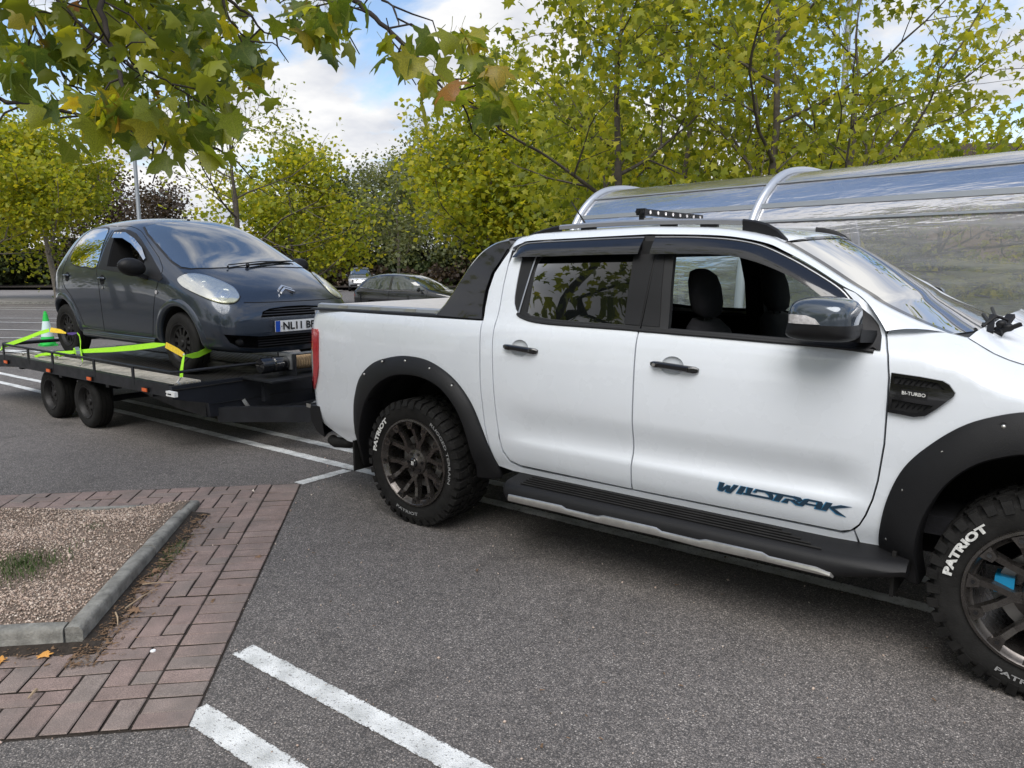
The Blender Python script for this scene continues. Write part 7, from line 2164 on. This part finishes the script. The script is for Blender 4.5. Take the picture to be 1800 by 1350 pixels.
# centre and left
tree('field_maple', 'rounded yellow-green tree standing behind the pickup sports bar', at(-.75, 27.0), 7.2, .14, 41, 'leaf_yellow', 15000, .15, crown=3.4, clear=.16, twig_spread=.42, limbs=11, density_pow=.7, maxlev=3)
tree('field_maple', 'yellow-green tree half hidden behind the left end of the shelter', at(2.6, 29.0), 7.6, .14, 42, 'leaf_green', 12000, .16, crown=3.4, clear=.16, twig_spread=.45, limbs=10, density_pow=.8)
tree('small_sapling', 'slender pale sapling forking low behind the black parked hatchback', at(-5.4, 37.0), 6.6, .10, 44, 'leaf_grey', 3400, .15, bark='bark_pale', crown=2.0, clear=.34, twig_spread=.38, limbs=7, spread=.6, density_pow=1.2)
tree('plane_tree', 'tall sparse plane tree rising behind the roof of the grey hatchback', at(-7.6, 22.0), 7.6, .095, 46, 'leaf_plane', 1900, .115, tmpl=TL, crown=3.4, clear=.28, twig_spread=.30, limbs=8, density_pow=1.8, spread=.8, lean=(-.1, -.2))
tree('birch_tree', 'yellow-green bushy tree right of the grey hatchback roof', at(-9.3, 33), 6.6, .12, 47, 'leaf_yellow', 9000, .16, crown=2.9, clear=.14, twig_spread=.45, limbs=10, density_pow=.8)
tree('plane_tree', 'yellow-green plane tree with a bare leaning trunk at the far left kerb', at(-21.6, 36.9, .1), 8.0, .16, 48, 'leaf_yellow', 14000, .17, bark='bark_pale', crown=4.1, clear=.33, twig_spread=.50, limbs=11, density_pow=.8, lean=(-1.0, -.4))
tree('plane_tree', 'yellow-green tree further left whose crown joins the kerbside plane tree', at(-27.5, 40, .1), 8.6, .16, 49, 'leaf_yellow', 10000, .18, bark='bark_pale', crown=4.0, clear=.28, twig_spread=.55, limbs=10, density_pow=.8)
# trees across the car park behind the viewer: the vehicles' paint and glass mirror them
src = [o for o in COL.objects if o.get('category') == 'tree' and o.type == 'EMPTY']
byl = {o['label']: o for o in src}
back = [byl[k] for k in byl if k.startswith('rounded yellow') or k.startswith('yellow-green bushy') or k.startswith('leafy plane') or k.startswith('yellow-green tree further')]
def copy_tree_at(o, loc, rz, sc_, lab, g):
    c = o.copy(); COL.objects.link(c); inv_ = Matrix.Translation(o.location).inverted()
    for ch in o.children:
        k_ = ch.copy(); COL.objects.link(k_); k_.parent = c; k_.matrix_parent_inverse = inv_
    c.location = loc; c.rotation_euler = (0, 0, rz); c.scale = (sc_,) * 3
    tag(c, lab, 'tree', g)
WHERE = ['left of the planting island, nearest to the trailer', 'far left beyond the end of the trailer', 'behind the left side of the planting island', 'far left behind the island, in the second row', 'behind the island, straight opposite the trailer', 'behind the viewer opposite the rear wheel of the pickup', 'behind the viewer opposite the doors of the pickup', 'behind the viewer opposite the front wheel of the pickup', 'right of the viewer ahead of the pickup', 'far right ahead of the pickup bonnet', 'deep behind the viewer in the second row on the left', 'deep behind the viewer in the second row on the right']
for i, (x, y, rz, k_) in enumerate(((-17, -5.5, 1.5, 1.0), (-23, -2.5, .3, 1.0), (-13, -10, 4.4, 1.0), (-25, -10, 2.6, 1.1), (-8, -15, 1, 1.0), (-1.5, -19, 2, 1.15), (5.5, -16, 3, .95), (12, -17, 4, 1.1), (18, -12, 5, 1.0), (24, -4, 2.2, 1.1), (-2, -25, 2.9, 1.2), (9, -24, 1.4, 1.25))):
    copy_tree_at(back[i % len(back)], (x, y, 0), rz, k_, 'leafy tree outside the picture, ' + WHERE[i], 'trees behind the viewer')
# dark woodland edge behind the car park, tree by tree
WG = 'woodland trees along the far side of the car park'
wood = [
 (-44, 66, 8.2, 'leaf_dark', .30, 7000, 3.4, 'dark evergreen tree at the left end of the woodland edge'),
 (-36, 68, 10.5, 'leaf_brown', .22, 8000, 4.0, 'brown twiggy tree showing above the left plane tree'),
 (-30.5, 67, 8.2, 'leaf_brown', .20, 7000, 3.2, 'purple-brown bare tree between the left plane tree and the lamp post'),
 (-21.0, 68, 5.2, 'leaf_brown', .20, 4200, 2.4, 'low brown tree left of the grey hatchback roof'),
 (-16.2, 68, 9.2, 'leaf_dark', .26, 9000, 3.6, 'dark tree behind the sparse plane tree right of the hatchback'),
 (-12.5, 68, 10.6, 'leaf_grey', .22, 10000, 3.2, 'grey-green willow left of the pale feathery tree'),
 (-7.4, 70, 13.6, 'leaf_grey', .22, 15000, 4.4, 'tallest pale feathery tree against the bright cloud'),
 (-2.0, 67, 12.0, 'leaf_dark', .26, 12000, 3.8, 'dark green tree between the feathery tree and the yellow-green tree'),
 (4.2, 66, 11.0, 'leaf_green', .26, 9000, 4.0, 'green tree behind the yellow-green tree at centre'),
 (11.0, 56, 9.0, 'leaf_green', .28, 7000, 4.0, 'green tree far behind the left end of the shelter'),
 (20.0, 50, 5.4, 'leaf_dark', .26, 6000, 3.4, 'dark round tree far behind the lamp post'),
 (30.5, 46, 8.5, 'leaf_brown', .16, 2600, 4.2, 'thin half bare tree against blue sky above the shelter'),
 (38, 48, 7.0, 'leaf_dark', .26, 6000, 3.8, 'dark tree beyond the right edge of the shelter roof'),
]
for i, (lat, d, h_, lm, ls_, nl, cw, lb) in enumerate(wood):
    tree('woodland_tree', lb, at(lat, d), h_, .16, 100 + i, lm, nl, ls_, bark='bark_dark', crown=cw, clear=.12, twig_spread=.75, limbs=12, group=WG, density_pow=.6 if lm != 'leaf_brown' else 1.0, maxlev=3, kids=(3, 4), up=.2)
# understorey hedge: one dark mass nobody could count
def hedge(name, label, lat0, lat1, d, hgt, dep, n_, ls_, lm, dzz=0.0):
    X = rng.uniform(lat0, lat1, n_); top = hgt * (.72 + .28 * np.sin(X * .9 + 1.3 * np.sin(X * .37)) * .6 + .12 * np.sin(X * 2.7))
    z = rng.random(n_) ** .75 * top; dd = d + rng.normal(0, 1, n_) * dep * .3 * (1 - .4 * z / hgt)
    P = np.stack([C2.x + FH.x * dd + RH.x * X, C2.y + FH.y * dd + RH.y * X, z + np.array([gz(*fl(0, d))] * n_) + dzz], 1)
    Rm = euler_mats(n_, rng.normal(-.6, .8, n_), rng.normal(0, .7, n_), rng.uniform(0, 2 * PI, n_))
    s_ = ls_ * rng.uniform(.5, 1.3, n_)
    o = scatter(name, TQ4[0], TQ4[1], P, Rm, np.stack([s_, s_, s_], 1), np.clip(rng.normal(.4, .25, n_), 0, 1), M[lm])
    o['label'] = label; return o
hedge('understorey', 'dark shrubby undergrowth along the foot of the woodland', -62, 18, 69, 4.6, 5, 46000, .34, 'leaf_dark')
hedge('understorey', 'brown scrub and dead stems in front of the dark undergrowth', -33, 5, 66.5, 2.8, 3, 9000, .26, 'leaf_brown')
hedge('understorey', 'yellow-green shrubs behind the shelter on the grass verge', 1.2, 24, 24, 2.3, 3, 9000, .17, 'leaf_yellow')
hedge('understorey', 'dark hedge behind the shrubs right of the shelter', 4, 50, 42, 3.2, 5, 14000, .30, 'leaf_dark')
mb = MB(); mb.grid([[(*fl(a, 72), -1 - .0), (*fl(a, 72), 2.6 + .5 * math.sin(a * .7) + .3 * math.sin(a * 1.9))] for a in np.arange(-90, 60, 1.5)])
tag(mb.build('earth_bank', M['bark_dark'], smooth=0), kind='structure')
# lamp posts
M['post_grey'] = mat('post_grey', (.24, .26, .28), .5, metal=.3)
def lamp_post(lat, d, h_, r, label, arm=True):
    b0 = at(lat, d); lp = thing('lamp_post', label, 'lamp post', b0, group='grey car park lamp posts')
    mb = MB(); mb.tube([b0, (b0[0], b0[1], b0[2] + 1.2), (b0[0], b0[1], b0[2] + 1.25), (b0[0], b0[1], b0[2] + h_)], [r * 1.5, r * 1.5, r, r * .7], 12); o = mb.build('post', M['post_grey'], lp, smooth=60)
    mb = MB()
    for s in (-1, 1):
        mb.bar((b0[0], b0[1], b0[2] + h_ - .05), (b0[0] + s * RH.x * .9, b0[1] + s * RH.y * .9, b0[2] + h_ + .05), .08, .05); mb.bar((b0[0] + s * RH.x * .8, b0[1] + s * RH.y * .8, b0[2] + h_ + .05), (b0[0] + s * RH.x * 1.3, b0[1] + s * RH.y * 1.3, b0[2] + h_ + .10), .22, .09)
    mb.build('lamp_head', M['post_grey'], lp)
lamp_post(-15.9, 33.5, 8.5, .095, 'grey lamp post rising behind the grey hatchback roof')
lamp_post(8.45, 20.5, 9.0, .105, 'grey lamp post standing among the trees behind the shelter')
lamp_post(7.2, 47, 7.2, .10, 'small distant lamp post seen through leaves above the left hoop')
# building roof beyond the trees at the far right
bld = thing('retail_building', 'low building with a dark flat roof edge beyond the trees at far right', 'building', at(38, 62))
def bx_rot(mb, lat0, lat1, d0, d1, z0, z1):
    g0 = gz(*fl(lat0, d0)); q = [(*fl(lat0, d0), g0 + z0), (*fl(lat1, d0), g0 + z0), (*fl(lat1, d1), g0 + z0), (*fl(lat0, d1), g0 + z0)]
    mb.hexa(q + [(x, y, g0 + z1) for x, y, _ in q])
M['brown_clad'] = mat('brown_cladding', (.085, .062, .050), .7, var=.1); M['wall_buff'] = mat('buff_brick_wall', (.26, .19, .13), .9, var=.2, vscale=3)
mb = MB(); bx_rot(mb, 30, 62, 60, 85, 0, 9.6); mb.build('wall', M['wall_buff'], bld)
mb = MB(); bx_rot(mb, 29.4, 62.6, 59.4, 85.6, 9.6, 11.0); mb.build('roof', M['brown_clad'], bld)

# ------------------------------------------------------------------ plane tree in the island, its branches hanging into view
ov = thing('overhanging_plane_tree', 'plane tree with big lobed leaves hanging into view overhead at upper left', 'tree', (-2.2, -2.95, .06))
BR = {
'A': [(.30, -2.35, 3.15), (.62, -2.15, 2.75), (.798, -2.077, 2.492), (.859, -2.095, 2.348), (.891, -2.097, 2.263), (.931, -2.097, 2.194), (.968, -2.104, 2.124), (1.01, -2.11, 2.071), (1.014, -2.085, 2.019), (1.027, -2.048, 1.982)],
'B': [(.20, -2.2, 2.85), (.463, -2.107, 2.555), (.55, -2.084, 2.442), (.65, -2.057, 2.354), (.754, -2.036, 2.282), (.806, -2.022, 2.235), (.872, -1.99, 2.203), (.897, -1.933, 2.176), (.922, -1.874, 2.138), (.961, -1.793, 2.09)],
'C': [(.05, -2.1, 2.85), (.255, -2.079, 2.572), (.33, -2.08, 2.449), (.413, -2.096, 2.368), (.503, -2.096, 2.283), (.548, -2.088, 2.226), (.588, -2.096, 2.167), (.579, -2.091, 2.108)],
'D': [(.0, -1.9, 2.9), (.206, -1.746, 2.672), (.294, -1.715, 2.533), (.402, -1.69, 2.46), (.445, -1.604, 2.441), (.495, -1.518, 2.435)],
'E': [(.7, -1.9, 3.1), (1.05, -1.7, 2.78), (1.246, -1.597, 2.545), (1.354, -1.58, 2.445), (1.411, -1.565, 2.381), (1.481, -1.538, 2.317), (1.548, -1.522, 2.261), (1.609, -1.513, 2.197), (1.66, -1.519, 2.149), (1.718, -1.522, 2.101), (1.764, -1.474, 2.071)],
'F': [(1.05, -1.6, 2.80), (1.216, -1.481, 2.568), (1.339, -1.449, 2.465), (1.403, -1.432, 2.406), (1.442, -1.444, 2.354)],
'G': [(.55, -1.8, 2.9), (.797, -1.692, 2.564), (.878, -1.687, 2.433), (.888, -1.644, 2.378), (.915, -1.587, 2.34)],
'H': [(.45, -1.75, 2.8), (.723, -1.604, 2.547), (.838, -1.572, 2.458), (.855, -1.529, 2.418), (.902, -1.457, 2.401)],
'I': [(.2, -2.45, 2.35), (.587, -2.373, 2.144), (.698, -2.329, 2.082), (.818, -2.286, 2.059), (.854, -2.195, 2.044), (.977, -2.157, 2.013), (1.019, -2.065, 1.989), (1.155, -2.02, 1.958), (1.191, -1.954, 1.938)],
}
mb = MB(); mb.tube(cat([(-2.2, -2.95, 0), (-2.18, -2.93, .8), (-2.1, -2.9, 1.9), (-1.9, -2.85, 2.8), (-1.6, -2.8, 4.0), (-1.5, -2.7, 6.0)], 4), [.17 - .14 * i / 20 for i in range(21)], 14); mb.build('trunk', M['bark'], ov, smooth=80)
mb = MB()
for P in ([(-1.8, -2.85, 3.1), (-.9, -2.6, 3.35), (-.1, -2.4, 3.35), (.30, -2.35, 3.15)], [(-.9, -2.6, 3.35), (-.4, -2.3, 3.2), (.20, -2.2, 2.85)], [(-.4, -2.3, 3.2), (-.1, -2.1, 3.0), (.05, -2.1, 2.85)], [(-.4, -2.3, 3.2), (-.2, -2.0, 3.1), (.0, -1.9, 2.9)],
          [(-1.7, -2.8, 3.6), (-.6, -2.3, 3.8), (.3, -2.0, 3.5), (.7, -1.9, 3.1)], [(.3, -2.0, 3.5), (.8, -1.7, 3.1), (1.05, -1.6, 2.80)], [(.3, -2.0, 3.5), (.5, -1.85, 3.2), (.55, -1.8, 2.9)], [(.3, -2.0, 3.5), (.4, -1.8, 3.1), (.45, -1.75, 2.8)], [(-1.9, -2.85, 2.7), (-.9, -2.7, 2.6), (.2, -2.45, 2.35)]):
    q = cat(P, 4); mb.tube(q, [.028 - .016 * i / (len(q) - 1) for i in range(len(q))], 7, cap=False)
mb.build('limb', M['bark'], ov, smooth=80)
rd = random.Random(17)
twig_pts = []
for key, P in BR.items():
    q = cat([tuple(c) for c in P], 4)
    q = [(x + rd.gauss(0, .003), y + rd.gauss(0, .003), z + rd.gauss(0, .003)) for x, y, z in q]
    mb = MB(); r0 = .0115 if key in 'AE' else .0075
    mb.tube(q, [max(r0 * (1 - .78 * i / (len(q) - 1)), .0022) * rd.uniform(.92, 1.12) for i in range(len(q))], 7)
    # side twigs
    for i in range(8, len(q) - 1, 3):
        p0 = Vector(q[i]); d = Vector((rd.gauss(0, 1), rd.gauss(0, 1), rd.gauss(-.2, .7))).normalized(); L = rd.uniform(.08, .24); tp = [p0]
        for k in range(3):
            d = (d + Vector((rd.gauss(0, .3), rd.gauss(0, .3), rd.gauss(-.1, .3)))).normalized(); tp.append(tp[-1] + d * L / 3)
        mb.tube(tp, [.0035, .003, .0024, .0018], 5); twig_pts += tp[1:]
    twig_pts += [Vector(c) for c in q[6:]]
    mb.build('branch', M['bark_dark'], ov, smooth=80)
# big leaves, each its own object: eight shared shapes, folded and curled
m, n, l, b = new_mat('big_leaf'); out = n['Material Output']
oi = N(n, 'ShaderNodeObjectInfo'); r = N(n, 'ShaderNodeValToRGB'); e = r.color_ramp.elements
e[0].position = 0; e[0].color = (.075, .115, .032, 1); e[1].position = 1; e[1].color = (.30, .12, .05, 1)
for p_, c in ((.25, (.10, .145, .030, 1)), (.55, (.165, .205, .032, 1)), (.80, (.25, .27, .035, 1)), (.93, (.34, .31, .04, 1)), (.985, (.32, .22, .04, 1))):
    x = e.new(p_); x.color = c
l.new(oi.outputs['Random'], r.inputs[0])
av = N(n, 'ShaderNodeAttribute'); av.attribute_name = 'vein'
tcn = N(n, 'ShaderNodeTexCoord'); nz = N(n, 'ShaderNodeTexNoise'); nz.inputs['Scale'].default_value = 28; nz.inputs['Detail'].default_value = 6; l.new(tcn.outputs['Object'], nz.inputs['Vector'])
mr = N(n, 'ShaderNodeMapRange'); mr.inputs['From Min'].default_value = .3; mr.inputs['From Max'].default_value = .7; mr.inputs['To Min'].default_value = .65; mr.inputs['To Max'].default_value = 1.3; l.new(nz.outputs['Fac'], mr.inputs['Value'])
v0 = N(n, 'ShaderNodeVectorMath', operation='SCALE'); l.new(r.outputs[0], v0.inputs[0]); l.new(mr.outputs[0], v0.inputs['Scale'])
vr = N(n, 'ShaderNodeMapRange'); vr.inputs['From Min'].default_value = .93; vr.inputs['From Max'].default_value = 1.0; vr.inputs['To Max'].default_value = .55; l.new(av.outputs['Fac'], vr.inputs['Value'])
mv = N(n, 'ShaderNodeMix', data_type='RGBA'); mv.inputs['B'].default_value = (.22, .24, .07, 1); l.new(vr.outputs[0], mv.inputs['Factor']); l.new(v0.outputs[0], mv.inputs['A'])
# brown blotches
nb = N(n, 'ShaderNodeTexNoise'); nb.inputs['Scale'].default_value = 9; l.new(N(n, 'ShaderNodeNewGeometry').outputs['Position'], nb.inputs['Vector'])
br_ = N(n, 'ShaderNodeMapRange'); br_.inputs['From Min'].default_value = .66; br_.inputs['From Max'].default_value = .74; br_.inputs['To Max'].default_value = .8; l.new(nb.outputs['Fac'], br_.inputs['Value'])
mv2 = N(n, 'ShaderNodeMix', data_type='RGBA'); mv2.inputs['B'].default_value = (.16, .075, .02, 1); l.new(br_.outputs[0], mv2.inputs['Factor']); l.new(mv.outputs['Result'], mv2.inputs['A'])
l.new(mv2.outputs['Result'], b.inputs['Base Color']); b.inputs['Roughness'].default_value = .42; b.inputs['Specular IOR Level'].default_value = .4
t = N(n, 'ShaderNodeBsdfTranslucent'); v = N(n, 'ShaderNodeVectorMath', operation='MULTIPLY'); v.inputs[1].default_value = (1.9, 1.8, .5); l.new(mv2.outputs['Result'], v.inputs[0]); l.new(v.outputs[0], t.inputs['Color'])
mx = N(n, 'ShaderNodeMixShader'); mx.inputs[0].default_value = .55; l.new(b.outputs[0], mx.inputs[1]); l.new(t.outputs[0], mx.inputs[2]); l.new(mx.outputs[0], out.inputs[0])
M['big_leaf'] = m
def big_leaf(seed):
    rd = random.Random(seed)
    # toothed outline
    base = [(0, 0), (.12, .04), (.34, -.06), (.50, -.02), (.40, .12), (.44, .20), (.60, .30), (.74, .46), (.54, .46), (.40, .44), (.30, .52), (.32, .68), (.20, .78), (.10, .90), (0, 1.06)]
    out = []
    for sx in (1, -1):
        pts = base if sx == 1 else base[::-1][1:-1]
        for x, y in pts: out.append((sx * x * (1 + rd.uniform(-.06, .06)), y * (1 + rd.uniform(-.05, .05))))
    tips = [(.50, -.02), (.74, .46), (0, 1.06), (-.74, .46), (-.50, -.02)]
    curl = rd.uniform(.25, .85); fold = rd.uniform(.10, .55); tw = rd.uniform(-.3, .3)
    veins = [(Vector((0, .12)), Vector(t_)) for t_ in tips]
    def dv(x, y):
        best = 9
        for a, c in veins:
            d = c - a; t_ = max(0, min(1, (Vector((x, y)) - a).dot(d) / d.length_squared)); best = min(best, (Vector((x, y)) - a - d * t_).length)
        return best
    def fn(x, y):
        dd = dv(x, y); rr = math.hypot(x, y - .3)
        z = -curl * rr ** 2 * .55 + fold * (.35 - dd) * .25 + tw * x * y * .5 + .03 * math.sin(9 * x + seed) * rr
        return (x, y, z)
    mb = patch(out, [], .115, fn, None)
    me = bpy.data.meshes.new('leaf'); 
    # stalk
    k0 = len(mb.v); mb.tube([(0, .03, 0), (0, -.25, .05), (rd.uniform(-.1, .1), -.55, .16)], [.012, .010, .012], 4, cap=False)
    me.from_pydata(mb.v, [], mb.f); me.materials.append(M['big_leaf'])
    for p_ in me.polygons: p_.use_smooth = True
    a = me.attributes.new('vein', 'FLOAT', 'POINT'); a.data.foreach_set('value', [max(0, 1 - dv(p[0], p[1]) * 1.6) if i < k0 else 1 for i, p in enumerate(mb.v)])
    return me
BL = [big_leaf(i) for i in range(8)]
CL = [((0.588, -2.176, 2.313), 0.28, 26), ((0.822, -2.323, 2.151), 0.2, 9), ((0.484, -1.97, 2.429), 0.3, 20), ((0.552, -1.813, 2.398), 0.25, 16), ((0.89, -1.839, 2.387), 0.22, 18), ((1.006, -1.815, 2.321), 0.15, 9), ((0.605, -1.681, 2.321), 0.25, 10), ((0.436, -1.762, 2.292), 0.25, 10), ((0.803, -1.868, 2.115), 0.22, 20), ((0.716, -1.646, 2.197), 0.2, 14), ((1.021, -2.311, 2.024), 0.2, 12), ((1.165, -2.23, 2.005), 0.15, 12), ((1.239, -2.297, 1.966), 0.12, 7), ((1.281, -2.203, 1.939), 0.14, 10), ((1.324, -2.119, 1.916), 0.15, 13), ((1.282, -2.007, 1.971), 0.15, 11), ((0.855, -1.641, 2.255), 0.2, 7), ((0.828, -1.528, 2.327), 0.12, 4), ((1.346, -1.688, 2.307), 0.16, 17), ((1.543, -1.767, 2.286), 0.12, 8), ((1.189, -1.604, 2.421), 0.15, 8), ((1.618, -1.669, 2.25), 0.12, 6), ((1.731, -1.672, 2.171), 0.1, 4), ((1.68, -1.476, 2.281), 0.12, 5), ((1.818, -1.485, 2.256), 0.13, 5), ((1.776, -1.608, 2.102), 0.11, 6), ((1.865, -1.543, 2.147), 0.12, 7), ((1.94, -1.585, 2.041), 0.12, 9), ((1.856, -1.652, 2.026), 0.11, 6), ((1.793, -1.717, 2.052), 0.08, 3), ((0.214, -2.093, 2.449), 0.3, 10), ((0.842, -1.574, 2.475), 0.2, 8), ((0.718, -2.326, 2.181), 0.15, 6)]
rd = random.Random(23); cnt = 0
inv = Matrix.Translation((-2.2, -2.95, .06)).inverted()
CL = [((c[0], c[1], c[2] + (.05 if c[2] < 2.0 and c[0] < 1.5 else 0)), r_, k) for c, r_, k in CL]
for c, rad, k in CL:
    for j in range(k):
        if cnt >= 298: break
        d = Vector((rd.gauss(0, 1), rd.gauss(0, 1), rd.gauss(0, .8))).normalized() * rad * rd.uniform(.15, 1.0)
        p = Vector(c) + d * .8
        o = bpy.data.objects.new('leaf', BL[rd.randrange(8)]); COL.objects.link(o); o.parent = ov
        o.matrix_parent_inverse = inv
        sz = rd.uniform(.048, .096)
        # tips hang down and outward
        tip = Vector((rd.gauss(0, .55), rd.gauss(0, .55), -rd.uniform(.25, 1.1))).normalized()
        nrm = Vector((rd.gauss(0, .6), rd.gauss(0, .6), rd.uniform(.2, 1))).normalized()
        xax = tip.cross(nrm).normalized(); zax = xax.cross(tip)
        Mx = Matrix((xax, tip, zax)).transposed().to_4x4()
        o.matrix_basis = Matrix.Translation(p) @ Mx @ Matrix.Diagonal((sz, sz, sz, 1))
        cnt += 1
# smaller leaves further up the same branches, too many to pick apart
n2 = 260
ci = rng.integers(0, 13, n2); Cc = np.array([c for c, _, _ in CL])[ci]
P = Cc + np.array([-.35, .25, .26]) + np.clip(rng.normal(0, 1, (n2, 3)), -1.5, 1.5) * np.array([.20, .16, .09])
Rm = euler_mats(n2, rng.normal(-1.0, .6, n2), rng.normal(0, .6, n2), rng.uniform(0, 2 * PI, n2)); s_ = rng.uniform(.05, .10, n2)
bt = BL[3]; scatter('foliage', [v_.co[:] for v_ in bt.vertices], [tuple(p_.vertices) for p_ in bt.polygons], P, Rm, np.stack([s_, s_, s_], 1) * .8, np.clip(rng.normal(.30, .2, n2), 0, 1), M['leaf_plane'], kind='stuff', parent=ov)
# the rest of the crown, higher and out of view, so that the tree throws its shade and shows in reflections
n_ = 1300
P = np.stack([rng.normal(-1.0, 1.05, n_), rng.normal(-2.6, .95, n_), rng.uniform(3.2, 6.4, n_)], 1)
P2 = np.stack([rng.normal(.4, .35, 500), rng.normal(-2.0, .25, 500), rng.uniform(2.75, 3.4, 500)], 1); P = np.concatenate([P, P2]); n_ = len(P)
Rm = euler_mats(n_, rng.normal(-.9, .6, n_), rng.normal(0, .6, n_), rng.uniform(0, 2 * PI, n_)); s_ = rng.uniform(.08, .15, n_)
scatter('foliage', TL[0], TL[1], P, Rm, np.stack([s_, s_, s_], 1), np.clip(rng.normal(.35, .2, n_), 0, 1), M['leaf_plane'], kind='stuff', parent=ov)

# ------------------------------------------------------------------ fallen leaves and twigs by the kerb
def fallen(name, lab, s, t_, z, size, rot, cat_, hue=None, g=None):
    me = BL[int(abs(s * 10)) % 8].copy(); o = bpy.data.objects.new(name, me); COL.objects.link(o)
    me.materials.clear(); me.materials.append(hue)
    p = st(s, t_, z); o.location = p; o.rotation_euler = (.15, -.1, rot); o.scale = (size, size, size * .6)
    return tag(o, lab, cat_, g)
M['leaf_fallen'] = mat('fallen_orange_leaf', (.62, .30, .07), .7, var=.3, vscale=12); M['leaf_fallen2'] = mat('fallen_brown_leaf', (.22, .13, .075), .8, var=.3, vscale=12)
GF = 'fallen leaves on the brick path'
fallen('fallen_leaf', 'orange fallen leaf at the very left edge below the near kerb', LI + .115, -.26, .02, .06, 2.2, 'leaf', M['leaf_fallen'], GF)
fallen('fallen_leaf', 'curled orange fallen leaf right of the other one below the near kerb', LI + .10, -.115, .02, .05, .8, 'leaf', M['leaf_fallen'], GF)
fallen('fallen_leaf', 'tan fallen leaf beside the middle of the long kerb', 1.17, .07, .02, .045, 1.2, 'leaf', M['leaf_fallen2'], GF)
fallen('fallen_leaf', 'brown fallen leaf in the dirt near the kerb corner', 1.62, .13, .02, .05, 2.9, 'leaf', M['leaf_fallen2'], GF)
fallen('fallen_leaf', 'small brown leaf on the outer bricks by the asphalt', 1.02, .55, .012, .035, .4, 'leaf', M['leaf_fallen2'], GF)
M['twig'] = mat('dry_twig', (.36, .27, .18), .9, var=.25)
for lab, a, b_, r in (('straw coloured twig pointing away from the kerb corner', (1.62, .07), (1.40, .13), .004), ('short twig standing in the dirt by the kerb', (1.66, .04), (1.78, .09), .004), ('thin twig lying across the dirt near the long kerb', (1.35, .06), (1.33, .20), .003), ('pale wood chip lying on the bricks in front', (2.30, -.02), (2.345, -.03), .006)):
    mb = MB(); p, q = Vector(st(*a, .028)), Vector(st(*b_, .020)); mb.tube([p, p.lerp(q, .5) + Vector((.002, .004, .006)), q], [r, r * .9, r * .6], 6)
    o = mb.build('twig', M['twig']); tag(o, lab, 'twig', 'twigs by the kerb')
mb = MB(); mb.lathe([(.001, .004), (.006, .004), (.007, .003), (.0105, .004), (.012, .001), (.012, 0)], st(2.02, .31, .009), (0, 0, 1), 16, ref=(1, 0, 0)); o = mb.build('bottle_cap', M['plate_white']); tag(o, 'tiny white disc lying on the bricks near the painted bay lines', 'bottle cap')
for o in list(COL.objects):
    if o.type == 'MESH' and o.name.split('.')[0] in ('door_lining', 'inner_panel', 'sports_bar_edge', 'lamp', 'chassis_rail', 'tail_beam', 'front_seat', 'cross_member', 'lower_grille_bar', 'grille_bar', 'mud_flap', 'headrest_post', 'lamp_head', 'tread_rib', 'windscreen_seal', 'wheel_bolt', 'spoke', 'plate_lettering'):
        split_loose(o)
